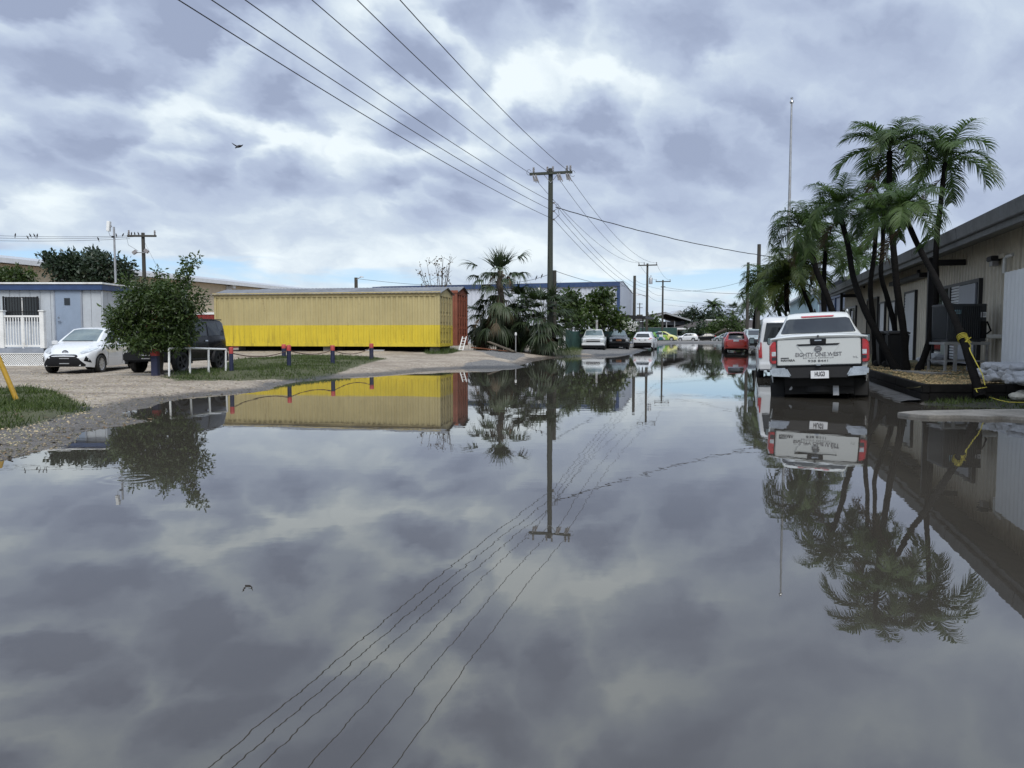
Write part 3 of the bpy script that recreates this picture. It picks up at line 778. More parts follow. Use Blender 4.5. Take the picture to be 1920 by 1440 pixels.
for s in range(30, 92, 6):
    sbox(MB(), s + .1, s + .45, l + .1, l + .75, 5.45, 5.6, 5.75).build('bracket', M['white_paint'], t, world=True)
# second, farther roof of the same row
t = thing('warehouse', 'low pale roofed warehouse far behind the yellow container', 'warehouse', SL(105, -40, .3))
w = MB(); sbox(w, 96, 130, -56, -33, .2, 6.0); w.build('wall', M['tan_wall'], t, world=True)
r = MB(); sbox(r, 95, 131, -45, -31.5, 6.0, 7.6, 6.1); r.build('roof', M['white_roof'], t, world=True)

# pale blue-trimmed warehouse at the bend
WA = P(1163, 528.5, 84); wz = WA.z
t = thing('warehouse', 'tall pale warehouse trimmed in blue behind the palms and almond trees', 'warehouse', (WA.x - 6, WA.y, .3))
wl_ = P(700, 540, 93.0); wdir = (Vector((wl_.x, wl_.y, 0)) - Vector((WA.x, WA.y, 0))); LW = wdir.length; wdir.normalize()
wrz = math.atan2(-wdir.y, -wdir.x)
F = frame((WA.x, WA.y, 0), wrz)              # local x to the right, negative = left along the wall, y away
w = MB(); corrugated(w, LW, wz - .2, .5, .05, .2, 0, -LW)
w.add([(0, 0, .2), (0, 9, .2), (0, 9, wz - .9), (0, 1.6, wz + .12), (0, 0, wz)], [(0, 1, 2, 3, 4)])
w.add([(-LW, 9, .2), (0, 9, .2), (0, 9, wz - .9), (-LW, 9, wz - .9)], [(0, 1, 2, 3)])
w.add([(-LW, 0, .2), (-LW, 9, .2), (-LW, 9, wz - .9), (-LW, 1.6, wz + .12), (-LW, 0, wz)], [(4, 3, 2, 1, 0)])
xf(w, F).build('wall', M['pale_wall'], t, world=True)
r = MB(); r.add([(-LW, -.1, wz + .03), (.05, -.1, wz + .03), (.05, 1.6, wz + .18), (-LW, 1.6, wz + .18), (.05, 9.1, wz - .82), (-LW, 9.1, wz - .82)], [(0, 1, 2, 3), (3, 2, 4, 5)])
xf(r, F).build('roof', M['white_roof'], t, world=True)
tr = MB(); tr.box((-LW / 2, -.16, wz - .24), (LW, .16, .46)); tr.box((-.16, -.14, wz / 2 - .1), (.34, .14, wz - .6))
xf(tr, F).build('trim', M['blue_trim'], t, world=True)
for x in (-9, -20):
    xf(MB().box((x, -.14, wz - .62), (.35, .2, .3)), F).build('flood_lamp', M['white_pvc'], t, world=True, bevel=.02)
cn = MB(); cn.hexa([F @ Vector(p) for p in ((-.5, -1.0, 3.1), (2.9, -1.0, 3.0), (2.9, 6, 3.0), (-.5, 6, 3.1))], [F @ Vector(p) for p in ((-.5, -1.0, 3.45), (2.9, -1.0, 3.25), (2.9, 6, 3.25), (-.5, 6, 3.45))])
cn.build('canopy', M['iron'], t, world=True)
for x in (0.1, 2.6):
    xf(MB().box((x, -.8, 1.6), (.12, .12, 3.0)), F).build('post', M['iron'], t, world=True)
xf(MB().box((-.9, -.35, 3.3), (.55, .08, 1.2)), F).build('sign_board', M['white_paint'], t, world=True)

# ---------------------------------------------------------------- end of the street
M['roof_brown'] = mat('brown_shingle', (.055, .045, .042), .85, var=.3, scale=2)
M['shed_dark'] = mat('dark_shed_sheet', (.022, .026, .033), .6, var=.3)
M['mesh_green'] = mat('green_windbreak_mesh', (.022, .06, .052), .8, var=.3, scale=1.0)
M['cream'] = mat('cream_stucco', (.42, .40, .33), .8, var=.12)
Y0 = 165
a, b_, r0 = P(1214, 597, Y0), P(1283, 597, Y0), P(1246, 585.5, Y0)
t = thing('shed', 'dark open gabled shed beyond the green fence at the end', 'shed', ((a.x + b_.x) / 2, Y0, .2))
w = MB(); ez = a.z - .6
for x in (a.x, b_.x): w.box((x, Y0 + 8, ez / 2), (.3, 16, ez))
w.box(((a.x + b_.x) / 2, Y0 + 16, ez / 2), (b_.x - a.x, .3, ez))
w.build('wall', M['shed_dark'], t, world=True)
for k in range(3):
    x = a.x + (b_.x - a.x) * (.3 + .22 * k); MB().box((x, Y0 + .1, ez / 2), (.2, .2, ez)).build('post', M['steel'], t, world=True)
MB().box(((a.x + b_.x) / 2, Y0 + .3, ez - .45), (b_.x - a.x - .4, .2, .7)).build('beam', M['shed_dark'], t, world=True)
e0, e1 = a.x - 1.2, b_.x + 1.2
rf = MB(); 
for s_, xe in ((-1, e0), (1, e1)):
    rf.hexa([(xe, Y0 - 1, ez), (r0.x, Y0 - 1, r0.z - .15), (r0.x, Y0 + 17, r0.z - .15), (xe, Y0 + 17, ez)], [(xe, Y0 - 1, ez + .2), (r0.x, Y0 - 1, r0.z + .05), (r0.x, Y0 + 17, r0.z + .05), (xe, Y0 + 17, ez + .2)])
rf.build('roof', M['roof_brown'], t, world=True)
rf = MB()
for xe in (e0, e1):
    rf.hexa([(xe, Y0 - 1.15, ez - .02), (r0.x, Y0 - 1.15, r0.z - .35), (r0.x, Y0 - 1.02, r0.z - .35), (xe, Y0 - 1.02, ez - .02)], [(xe, Y0 - 1.15, ez + .3), (r0.x, Y0 - 1.15, r0.z - .03), (r0.x, Y0 - 1.02, r0.z - .03), (xe, Y0 - 1.02, ez + .3)])
rf.build('fascia', M['steel'], t, world=True)
# far metal gable
a, b_ = P(1262, 587, 190), P(1287, 587, 190); rz_ = P(1275, 581.5, 190)
t = thing('shed', 'small pale green gable just showing behind the dark shed', 'shed', ((a.x + b_.x) / 2, 190, .2))
MB().box(((a.x + b_.x) / 2, 195, 2.9), (b_.x - a.x, 9.6, 5.6)).build('wall', M['pale_wall'], t, world=True)
MB().hexa([(a.x - .4, 190, a.z - .3), (b_.x + .4, 190, a.z - .3), (b_.x + .4, 200, a.z - .3), (a.x - .4, 200, a.z - .3)], [(rz_.x - .1, 190, rz_.z), (rz_.x + .1, 190, rz_.z), (rz_.x + .1, 200, rz_.z), (rz_.x - .1, 200, rz_.z)]).build('roof', M['white_roof'], t, world=True)
# bungalow
Y0 = 158
a, b_ = P(1268, 614, Y0), P(1425, 612, Y0); rg0, rg1 = P(1322, 600, Y0 + 6), P(1440, 599.5, Y0 + 6)
t = thing('bungalow', 'low cream bungalow under a wide brown roof at the street end', 'house', ((a.x + b_.x) / 2, Y0 + 5, .1))
MB().box(((a.x + b_.x) / 2, Y0 + 6, 1.4), (b_.x - a.x - 1.2, 10, 2.6)).build('wall', M['cream'], t, world=True)
MB().hexa([(a.x, Y0, a.z - .1), (b_.x + 4, Y0, a.z - .1), (b_.x + 4, Y0 + 12, a.z - .1), (a.x, Y0 + 12, a.z - .1)], [(rg0.x, rg0.y, rg0.z), (rg1.x, rg1.y, rg0.z), (rg1.x, rg1.y + .3, rg0.z), (rg0.x, rg0.y + .3, rg0.z)]).build('roof', M['roof_brown'], t, world=True)
MB().box(((a.x + b_.x) / 2 + 2, Y0 - .06, a.z - .24), (b_.x - a.x + 4, .12, .32)).build('fascia', M['white_paint'], t, world=True)
p0, p1 = P(1323, 599, Y0 + 6), P(1363, 598, Y0 + 6)
MB().box(((p0.x + p1.x) / 2, Y0 + 6, p0.z - .1), (p1.x - p0.x, .5, .22)).build('ridge_cap', M['white_paint'], t, world=True)
for u in (1392, 1275, 1410):
    p = P(u, 621, Y0 + .9); wd = MB().box((p.x, Y0 + .95, 1.5), (1.0, .12, 1.0)).build('window', M['glass'], t, world=True)
    MB().box((p.x, Y0 + .9, .95), (1.2, .2, .1)).build('sill', M['white_paint'], wd)
# green windbreak fence at the end, and the one by the almond trees
def mesh_fence(label, A, B, z0, z1, nposts, sag=.08):
    A, B = Vector((A[0], A[1], 0)), Vector((B[0], B[1], 0)); dv = B - A; L = dv.length
    t = thing('fence', label, 'fence', (A.x, A.y, z0))
    F = frame((A.x, A.y, 0), math.atan2(dv.y, dv.x)); m_ = MB(); n = 40; vs = []
    for i in range(n + 1):
        f = i / n; s_ = abs(math.sin(f * math.pi * (nposts - 1))); 
        vs += [(f * L, .03 * math.sin(i * 1.7), z0), (f * L, .03 * math.sin(i * 1.1 + 1), z1 - sag * s_)]
    m_.add(vs, [(2 * i, 2 * i + 2, 2 * i + 3, 2 * i + 1) for i in range(n)])
    o = xf(m_, F).build('mesh', M['mesh_green'], t, world=True); o.modifiers.new('thick', 'SOLIDIFY').thickness = .012
    for i in range(nposts):
        xf(MB().tube([(L * i / (nposts - 1), .06, z0 - .1), (L * i / (nposts - 1), .06, z1 + .06)], .035, 8), F).build('post', M['steel'], t, world=True)
    xf(MB().tube([(0, .06, z1 - .02), (L, .06, z1 - .02)], .02, 6), F).build('rail', M['steel'], t, world=True)
a, b_ = P(1200, 640, 150), P(1269, 640, 150); mesh_fence('tall green mesh fence behind the green and yellow car', a, b_, .1, P(1240, 614, 150).z, 9)
a, b_ = P(1058, 660, 57), P(1160, 660, 64); mesh_fence('dark green mesh fence behind the white pickup', a, b_, .1, P(1080, 616.5, 57.5).z, 4, .18)
a = P(1057, 655, 56.4)
tag(MB().box((a.x, a.y, (P(1057, 616, 56.4).z + .1) / 2), (.22, .22, P(1057, 616, 56.4).z - .1)).build('gatepost', M['white_paint'], bevel=.02), 'white gatepost at the palm end of the dark green fence', 'post')
a = P(1119, 618, 58.5); 
tag(MB().box((a.x, a.y, (P(1119, 601, 58.5).z + .1) / 2), (.16, .1, P(1119, 601, 58.5).z)).build('post', M['steel'], bevel=.01), 'grey post rising above the cab of the white pickup', 'post')
# ---------------------------------------------------------------- vehicles
def lerp_tab(tab, x):
    if x <= tab[0][0]: return tab[0][1]
    for (x0, y0), (x1, y1) in zip(tab, tab[1:]):
        if x <= x1:
            t = (x - x0) / (x1 - x0 + 1e-9); return y0 + (y1 - y0) * t
    return tab[-1][1]
def smooth_tab(tab, x, k=.05):
    return (lerp_tab(tab, x - k) + 2 * lerp_tab(tab, x) + lerp_tab(tab, x + k)) / 4
class Car:
    def __init__(s, name, label, loc, head, spec, pm, group=None, roll=0.0, pitch=0.0, scale=1.0):
        """head: direction of travel, degrees clockwise from +Y"""
        s.sp = spec; s.pm = pm
        rz = math.pi / 2 - R(head)
        s.t = thing(name, label, spec.get('cat', 'car'), loc, rz, group, rx=R(roll), ry=R(pitch))
        s.t.scale = (scale,) * 3
        s.body(); s.wheels()
    def body(s):
        sp = s.sp; L2 = sp['L'] / 2
        xs = set(np.linspace(-L2, L2, int(sp['L'] / .07)).tolist())
        ra = sp['R'] * 1.16
        for xw in sp['ax']:
            xs |= set((xw + ra * math.cos(a)) for a in np.linspace(0, math.pi, 17))
        xs = sorted(x for x in xs if -L2 <= x <= L2)
        xs = [x for i, x in enumerate(xs) if i == 0 or x - xs[i - 1] > .006]
        rings = []
        for x in xs:
            zb = lerp_tab(sp['sill'], x)
            for xw in sp['ax']:
                q_ = ra * ra - (x - xw) ** 2
                if q_ > 0: zb = max(zb, sp['R'] + math.sqrt(q_))
            k = sp.get('sm', .05)
            w = smooth_tab(sp['w'], x, k); zs = smooth_tab(sp['belt'], x, k); ztp = smooth_tab(sp['top'], x, k); wr = smooth_tab(sp['wr'], x, k)
            for xw in sp['ax']:
                w += sp.get('flare', .02) * max(0, 1 - abs(x - xw) / (ra * 1.35)) ** .5 if abs(x - xw) < ra * 1.35 else 0
            ztp = max(ztp, zs + .015)
            zs = max(zs, zb + .05)
            rd = min(.07, (ztp - zs) * .5)
            h = zs - zb
            ring = [(w * .965, zb), (w * .985, zb + .25 * h), (w, zb + .55 * h), (w * .995, zb + .78 * h), (w * .975, zb + .93 * h), (w * .95, zs),
                    (w * .95 + (wr - w * .95) * .5 + .012, zs + (ztp - rd - zs) * .5), (wr, ztp - rd), (wr * .93, ztp - rd * .35), (wr * .7, ztp - rd * .08), (wr * .35, ztp), (0, ztp + .004)]
            rings.append((x, ring))
        V = []; n = len(rings[0][1]); m_ = 2 * n - 1
        for x, r in rings:
            V += [(x, y, z) for y, z in r] + [(x, -y, z) for y, z in reversed(r[:-1])]
        Fc = []
        for i in range(len(rings) - 1):
            for j in range(m_ - 1):
                a = i * m_ + j; Fc.append((a, a + 1, a + 1 + m_, a + m_))
        mb = MB(); mb.add(V, Fc)
        # rounded end caps, drawn out a little
        for i, sg in ((0, -1), (len(rings) - 1, 1)):
            r = [Vector(V[i * m_ + j]) for j in range(m_)]
            c = sum(r, Vector()) / m_
            prev = [i * m_ + j for j in range(m_)]
            for f, dx in ((.93, .03), (.80, .045)):
                idx = []
                for p in r:
                    q_ = c + (p - c) * f; q_.x += sg * dx * sp.get('nose', 1.0); mb.v.append(tuple(q_)); idx.append(len(mb.v) - 1)
                for j in range(m_ - 1): mb.f.append((prev[j], prev[j + 1], idx[j + 1], idx[j]))
                mb.f.append((prev[m_ - 1], prev[0], idx[0], idx[m_ - 1]))
                prev = idx
            mb.f.append(tuple(prev))
        s.b = mb.build('body', s.pm, s.t, smooth=True, ang=32)
        bm = bmesh.new(); bm.from_mesh(s.b.data); s.bvh = BVHTree.FromBMesh(bm); bm.free()
        u = MB(); w0 = max(y for _, y in sp['w'])
        zf = min(z for _, z in sp['sill'])
        u.box((0, 0, zf + .14), (sp['L'] - .5, 2 * w0 - .62, .24))
        u.box((0, 0, zf + .12), (sp['ax'][0] - sp['ax'][1] - 2 * ra - .02, 2 * w0 - .12, .16))
        for xw in sp['ax']:
            for sg in (1, -1):
                vs = []
                for k in range(13):
                    a = math.pi * k / 12
                    for y in (w0 * .95, w0 - .38):
                        vs.append((xw + ra * 1.0 * math.cos(a), sg * y, sp['R'] + ra * 1.0 * math.sin(a)))
                u.add(vs, [(2 * k, 2 * k + 1, 2 * k + 3, 2 * k + 2) for k in range(12)])
                u.add([(xw - ra, sg * (w0 - .38), zf), (xw + ra, sg * (w0 - .38), zf), (xw + ra, sg * (w0 - .38), sp['R'] + ra), (xw - ra, sg * (w0 - .38), sp['R'] + ra)], [(0, 1, 2, 3)])
        u.build('underbody', M['black'], s.t)
    def wheels(s):
        sp = s.sp; r = sp['R']; w0 = max(y for _, y in sp['w']); tw = sp.get('tw', .2)
        for xw in sp['ax']:
            for sg in (1, -1):
                y = sg * (w0 + sp.get('flare', .02) - tw / 2 - .025)
                e = empty_part('wheel', s.t, (xw, y, r))
                rr = r * sp.get('rim', .66)
                ty_ = MB().lathe([(rr, -tw * .42), (rr + .015, -tw / 2), (r * .93, -tw / 2), (r, -tw * .36), (r, tw * .36), (r * .93, tw / 2), (rr + .015, tw / 2), (rr, tw * .42)], 28, axis='y')
                ty_.build('tyre', M['rubber'], e, smooth=True)
                rm = MB(); o_ = sg * tw * .40
                rm.lathe([(rr, o_), (rr * .9, o_ - sg * .012), (rr * .86, o_ - sg * .05), (0.0, o_ - sg * .06)], 28, axis='y')
                ns = sp.get('spokes', 7)
                for k in range(ns):
                    a = 2 * math.pi * k / ns
                    c = Vector((math.cos(a), 0, math.sin(a))); tn = Vector((-math.sin(a), 0, math.cos(a)))
                    h0, h1 = .05 * r / .3, .07 * r / .3
                    q0, q1 = c * rr * .12, c * rr * .92
                    yo, yi = Vector((0, o_ - sg * .004, 0)), Vector((0, o_ - sg * .05, 0))
                    rm.hexa([q0 - tn * h0 / 2 + yi, q0 + tn * h0 / 2 + yi, q1 + tn * h1 / 2 + yi, q1 - tn * h1 / 2 + yi], [q0 - tn * h0 / 2 + yo, q0 + tn * h0 / 2 + yo, q1 + tn * h1 / 2 + yo, q1 - tn * h1 / 2 + yo])
                rm.lathe([(rr * .2, o_ - sg * .02), (rr * .2, o_ + sg * .004), (0, o_ + sg * .006)], 14, axis='y')
                rm.build('rim', sp.get('rimm', M['alloy']), e, smooth=True)
    def decal(s, name, poly, axis, m, off=.006, parent=None, step=.09, mirror=False, side=1, thick=0.0):
        """poly: (y,z) for front/rear, (x,z) for side, laid onto the body"""
        out = []
        for mir in ((1, -1) if mirror else (1,)):
            bm = bmesh.new()
            vs = []
            for a, b_ in poly:
                if axis in ('front', 'rear'): vs.append(bm.verts.new((0, a * mir, b_)))
                elif axis == 'side': vs.append(bm.verts.new((a, 0, b_)))
                else: vs.append(bm.verts.new((a, b_ * mir, 0)))
            bm.faces.new(vs)
            for ax, i in ((Vector((1, 0, 0)), 0), (Vector((0, 1, 0)), 1), (Vector((0, 0, 1)), 2)):
                lo, hi = min(v.co[i] for v in bm.verts), max(v.co[i] for v in bm.verts)
                k = int((hi - lo) / step)
                for j in range(1, k + 1):
                    c = Vector((0, 0, 0)); c[i] = lo + (hi - lo) * j / (k + 1)
                    bmesh.ops.bisect_plane(bm, geom=bm.verts[:] + bm.edges[:] + bm.faces[:], plane_co=c, plane_no=ax)
            sd_ = side * mir
            dr = {'front': Vector((-1, 0, 0)), 'rear': Vector((1, 0, 0)), 'side': Vector((0, -sd_, 0)), 'top': Vector((0, 0, -1))}[axis]
            for v in bm.verts:
                o = v.co - dr * 8
                h, nrm, idx, dist = s.bvh.ray_cast(o, dr)
                if h is None:
                    h, nrm, idx, dist = s.bvh.find_nearest(v.co)
                if nrm.dot(dr) > 0: nrm = -nrm
                v.co = h + nrm * off * .6 - dr * off
            if thick:
                r_ = bmesh.ops.extrude_face_region(bm, geom=bm.faces[:])
                for v in [g for g in r_['geom'] if isinstance(g, bmesh.types.BMVert)]: v.co -= dr * thick
            bmesh.ops.recalc_face_normals(bm, faces=bm.faces)
            if not thick:
                bm.normal_update()
                for f in bm.faces:
                    if f.normal.dot(dr) > 0: f.normal_flip()
            me = bpy.data.meshes.new(name); bm.to_mesh(me); bm.free()
            out.append(finish(name, me, m, parent or s.t, smooth=True, ang=50))
        return out
    def sides(s, name, poly, m, **k):
        return s.decal(name, poly, 'side', m, side=1, **k) + s.decal(name, poly, 'side', m, side=-1, **k)
    def box(s, name, c, d, m, parent=None, bevel=.01, mirror=False, rot=None):
        for sg in ((1, -1) if mirror else (1,)):
            MB().box((c[0], c[1] * sg, c[2]), d, rot).build(name, m, parent or s.t, bevel=bevel)
    def mirrors(s, x, y, z, m, w=.2, h=.14):
        for sg in (1, -1):
            mm = MB(); mm.box((x, sg * (y + w / 2 + .04), z), (.11, w, h)); mm.box((x + .02, sg * (y + .0), z - h * .3), (.06, .14, .04))
            o = mm.build('mirror', m, s.t, bevel=.03)
            MB().box((x - .06, sg * (y + w / 2 + .04), z), (.012, w * .82, h * .78)).build('mirror_glass', M['glass_pale'], o, bevel=.003)
    def plate(s, axis, z, text=None, w=.34, h=.15, y=0.0, m=None, out=.012):
        L2 = s.sp['L'] / 2; sg = 1 if axis == 'front' else -1
        o = Vector((sg * 8, y, z)); hh = s.bvh.ray_cast(o, Vector((-sg, 0, 0)))[0]
        x = (hh.x if hh else sg * L2) + sg * out
        p = MB().box((x, y, z), (.014, w, h)).build('number_plate', m or M['plate'], s.t, bevel=.004)
        if text: lettering(text, p, Vector((x + sg * .011, y, z)), h * .72, axis, M['ink'], wid=w * .62)
        return p
    def seams(s, lines, m=None, w=.008):
        for l in lines:
            for sd_ in (1, -1):
                pts = []
                for (a, b_), (c, d_) in zip(l, l[1:]):
                    for k in range(7):
                        f = k / 6; x, z = a + (c - a) * f, b_ + (d_ - b_) * f
                        h = s.bvh.ray_cast(Vector((x, 4 * sd_, z)), Vector((0, -sd_, 0)))[0]
                        if h: pts.append(h)
                if len(pts) > 2: MB().tube(pts, w, 5).build('door_seam', m or M['black'], s.t)
def lettering(text, parent, loc, h, axis, m, wid=None, name='lettering', rz=0, spacing=1.0, bold=0.0):
    cu = bpy.data.curves.new('txt', 'FONT'); cu.body = text; cu.align_x = 'CENTER'; cu.align_y = 'CENTER'
    cu.size = h * 1.38; cu.extrude = .0015; cu.space_character = spacing; cu.offset = bold
    o = bpy.data.objects.new('txt', cu); link(o)
    dg = bpy.context.evaluated_depsgraph_get(); me = bpy.data.meshes.new_from_object(o.evaluated_get(dg))
    bpy.data.objects.remove(o)
    xs = [v.co.x for v in me.vertices]; k = wid / (max(xs) - min(xs)) if wid else 1.0
    if axis == 'rear': mt = Matrix(((0, 0, -1), (-1, 0, 0), (0, 1, 0)))   # text right = -y, up = z, facing -x
    elif axis == 'front': mt = Matrix(((0, 0, 1), (1, 0, 0), (0, 1, 0)))
    else: mt = Matrix.Rotation(rz, 3, 'Z') @ Matrix(((1, 0, 0), (0, 0, -1), (0, 1, 0)))
    for v in me.vertices: v.co = mt @ Vector((v.co.x * k, v.co.y, v.co.z)) + loc
    return finish(name, me, m, parent)
def at_px(u, v, Y, z):
    p = P(u, v, Y); return (p.x, p.y, z)

PW = paint('white_car_paint', (.62, .64, .655), .14)
PW2 = paint('white_pickup_paint', (.55, .575, .565), .40)
PB = paint('black_car_paint', (.006, .006, .007), .08, .15)
PR = paint('red_car_paint', (.42, .035, .022), .12)
PG = paint('dark_grey_car_paint', (.05, .055, .06), .15)
PS = paint('grey_green_car_paint', (.30, .35, .36), .15)
PN = paint('navy_car_paint', (.02, .03, .055), .15)

HATCH = dict(L=3.95, R=.30, ax=(1.23, -1.28), flare=.02, tw=.19, spokes=9,
    sill=[(-1.97, .36), (-1.6, .24), (1.6, .20), (1.97, .24)], w=[(-1.97, .70), (-1.75, .80), (-1.2, .845), (1.2, .845), (1.6, .80), (1.85, .70), (1.97, .56)],
    belt=[(-1.97, .86), (-1.7, 1.0), (-.6, .97), (.75, .90), (1.2, .86), (1.7, .70), (1.97, .52)],
    top=[(-1.97, .93), (-1.88, 1.08), (-1.72, 1.36), (-1.5, 1.45), (-.9, 1.495), (-.2, 1.50), (.2, 1.455), (.55, 1.29), (1.05, 1.0), (1.45, .90), (1.75, .78), (1.97, .58)],
    wr=[(-1.97, .60), (-1.7, .55), (-.9, .585), (.0, .57), (.5, .60), (.95, .70), (1.5, .62), (1.97, .40)])
# white hatchback at the cabin
p = (-13.39, 25.0); hd = 180 - 3
hx, hy = math.sin(R(hd)), math.cos(R(hd)); rx_, ry_ = hy, -hx      # right of travel
c_ = Vector(p) - Vector((hx, hy)) * 1.23 + Vector((-ry_ * 0, 0)) * 0
cx, cy = p[0] - hx * 1.23 + rx_ * .76, p[1] - hy * 1.23 + ry_ * .76
c = Car('hatchback', 'white hatchback with black grille parked in front of the grey cabin', (cx, cy, .045), hd, HATCH, PW)
c.decal('windscreen', [(-.56, 1.03), (.56, 1.03), (.47, 1.40), (.25, 1.43), (-.25, 1.43), (-.47, 1.40)], 'front', M['glass_pale'])
c.decal('rear_window', [(-.5, 1.06), (.5, 1.06), (.44, 1.36), (-.44, 1.36)], 'rear', M['glass'])
c.sides('window', [(.78, .965), (.30, 1.30), (-.10, 1.405), (-.18, 1.41), (-.18, .985)], M['glass'])
c.sides('window', [(-.26, .985), (-.26, 1.41), (-.95, 1.40), (-1.28, 1.20), (-1.35, 1.03)], M['glass'])
gr = c.decal('grille', [(-.34, .62), (.34, .62), (.40, .60), (.64, .30), (.62, .255), (-.62, .255), (-.64, .30), (-.40, .60)], 'front', M['black'], off=.008)[0]
for z in (.34, .50): MB().box((c.bvh.ray_cast(Vector((5, 0, z)), Vector((-1, 0, 0)))[0].x + .02, .05, z), (.012, .30, .028)).build('plate_holder', M['steel'], gr)
c.decal('headlight', [(.44, .69), (.50, .635), (.70, .70), (.80, .80), (.78, .85), (.62, .80)], 'front', M['lamp_clear'], mirror=True, off=.01)
c.decal('fog_recess', [(.60, .42), (.70, .38), (.745, .36), (.73, .44), (.64, .58)], 'front', M['black'], mirror=True)
hx_ = c.bvh.ray_cast(Vector((5, 0, .69)), Vector((-1, 0, 0)))[0]
em = MB(); em.tube([(hx_.x + .012, .085 * math.cos(a), .69 + .058 * math.sin(a)) for a in np.linspace(0, 2 * math.pi, 25)], .012, 6); em.tube([(hx_.x + .01, .05 * math.cos(a), .70 + .03 * math.sin(a)) for a in np.linspace(0, 2 * math.pi, 17)], .008, 6); em.tube([(hx_.x + .01, 0, .64), (hx_.x + .01, 0, .745)], .008, 6)
em.build('emblem', M['ink'], c.t)
c.mirrors(.62, .80, .98, PW)
c.seams([[(.80, .93), (.86, .45), (.84, .27)], [(-.2, .96), (-.22, .27)], [(-1.0, .9), (-.88, .27)]], w=.006)
c.sides('door_handle', [(.02, .80), (-.14, .81), (-.14, .84), (.02, .835)], PW, thick=.02)
c.sides('door_handle', [(-.72, .82), (-.88, .83), (-.88, .86), (-.72, .855)], PW, thick=.02)
c.decal('tail_light', [(.52, .92), (.72, .90), (.74, 1.04), (.56, 1.06)], 'rear', M['lamp_red'], mirror=True)
wp = [c.bvh.ray_cast(Vector((5, y, 1.035)), Vector((-1, 0, 0)))[0] + Vector((.015, 0, .01)) for y in np.linspace(-.5, .45, 8)]
MB().tube(wp, .011, 5).build('wiper', M['black'], c.t)

# black boxy jeep
JEEP = dict(L=3.3, R=.345, ax=(1.10, -1.15), flare=.085, tw=.2, spokes=5, rimm=M['alloy_dark'], sm=.02, nose=.3,
    sill=[(-1.65, .45), (-1.3, .36), (1.3, .36), (1.65, .42)], w=[(-1.65, .71), (-1.55, .735), (1.5, .72), (1.65, .67)],
    belt=[(-1.65, 1.10), (.55, 1.10), (.75, 1.05), (1.5, 1.0), (1.65, .96)],
    top=[(-1.65, 1.64), (-1.58, 1.69), (-1.2, 1.72), (.05, 1.70), (.15, 1.66), (.52, 1.16), (.6, 1.11), (1.55, 1.04), (1.65, .98)],
    wr=[(-1.65, .61), (.1, .61), (.5, .67), (.7, .66), (1.65, .62)])
bx, by = -.431 * 23.0, 23.0; hd = 180 + 8
hx, hy = math.sin(R(hd)), math.cos(R(hd)); rx_, ry_ = hy, -hx
cx, cy = bx - hx * 1.10 + rx_ * .70, by - hy * 1.10 + ry_ * .70
c = Car('jeep', 'boxy black jeep with round headlights parked behind the leafy tree', (cx, cy, .13), hd, JEEP, PB, scale=.97)
c.decal('windscreen', [(-.58, 1.17), (.58, 1.17), (.53, 1.62), (-.53, 1.62)], 'front', M['glass'])
for pl in ([(.40, 1.16), (.10, 1.58), (-.48, 1.60), (-.48, 1.16)], [(-.58, 1.16), (-.58, 1.60), (-1.45, 1.60), (-1.50, 1.18)]):
    c.sides('window', pl, M['glass'])
c.decal('rear_window', [(-.5, 1.15), (.5, 1.15), (.47, 1.58), (-.47, 1.58)], 'rear', M['glass'])
g_ = c.decal('grille', [(-.62, .66), (.62, .66), (.62, .95), (-.62, .95)], 'front', M['black'])[0]
bm_ = MB()
for sg in (1, -1):
    hl = MB().lathe([(0, .05), (.06, .045), (.085, .03), (.095, 0)], 20)
    hl.v = [(1.67 + z, sg * .49 + x, .82 + y) for x, y, z in hl.v]
    hl.build('headlight', M['lamp_clear'], c.t, smooth=True)
    rg = MB().tube([(1.70, sg * .49 + .105 * math.cos(a), .82 + .105 * math.sin(a)) for a in np.linspace(0, 2 * math.pi, 21)], .014, 6); rg.build('headlight_ring', M['chrome'], c.t)
    MB().box((1.79, sg * .60, .56), (.05, .10, .06)).build('fog_lamp', M['lamp_clear'], c.t, bevel=.01)
bp = MB().box((1.72, 0, .52), (.2, 1.5, .26)).build('front_bumper', M['black'], c.t, bevel=.04)
for z in (.48, .58): MB().box((1.83, .03, z), (.012, .28, .028)).build('plate_holder', M['steel'], bp)
MB().box((-1.72, 0, .52), (.16, 1.5, .22)).build('rear_bumper', M['black'], c.t, bevel=.04)
for xw in JEEP['ax']:
    for sg in (1, -1):
        fl = MB(); n = 14; rr = .345 * 1.17
        for r_, y in ((rr, .70), (rr + .11, .70), (rr + .08, .83), (rr, .84)): fl.v += [(xw + r_ * math.cos(a), sg * y, .345 + r_ * math.sin(a)) for a in np.linspace(-.1, math.pi + .1, n)]
        for i in range(4):
            for k in range(n - 1): fl.f.append((i * n + k, i * n + k + 1, ((i + 1) % 4) * n + k + 1, ((i + 1) % 4) * n + k))
        fl.build('fender', M['black'], c.t, smooth=True)
c.mirrors(.42, .72, 1.20, PB, .2, .17)
c.seams([[(.50, 1.05), (.50, .40)], [(-.53, 1.08), (-.53, .5)]], w=.006)
c.sides('door_handle', [(-.30, .98), (-.46, .98), (-.46, 1.02), (-.30, 1.02)], M['chrome'], thick=.025)
c.sides('side_trim', [(.6, .40), (-.7, .40), (-.7, .44), (.6, .44)], M['alloy_dark'], thick=.02)
rl = MB(); 
for sg in (1, -1): rl.tube([(.0, sg * .60, 1.70), (-1.6, sg * .60, 1.70)], .016, 6)
rl.build('gutter', M['black'], c.t)
sw = MB().lathe([(0, -.1), (.28, -.1), (.33, -.05), (.33, .08), (.28, .1), (0, .1)], 24); sw.v = [(-1.82 + z, x, .95 + y) for x, y, z in sw.v]
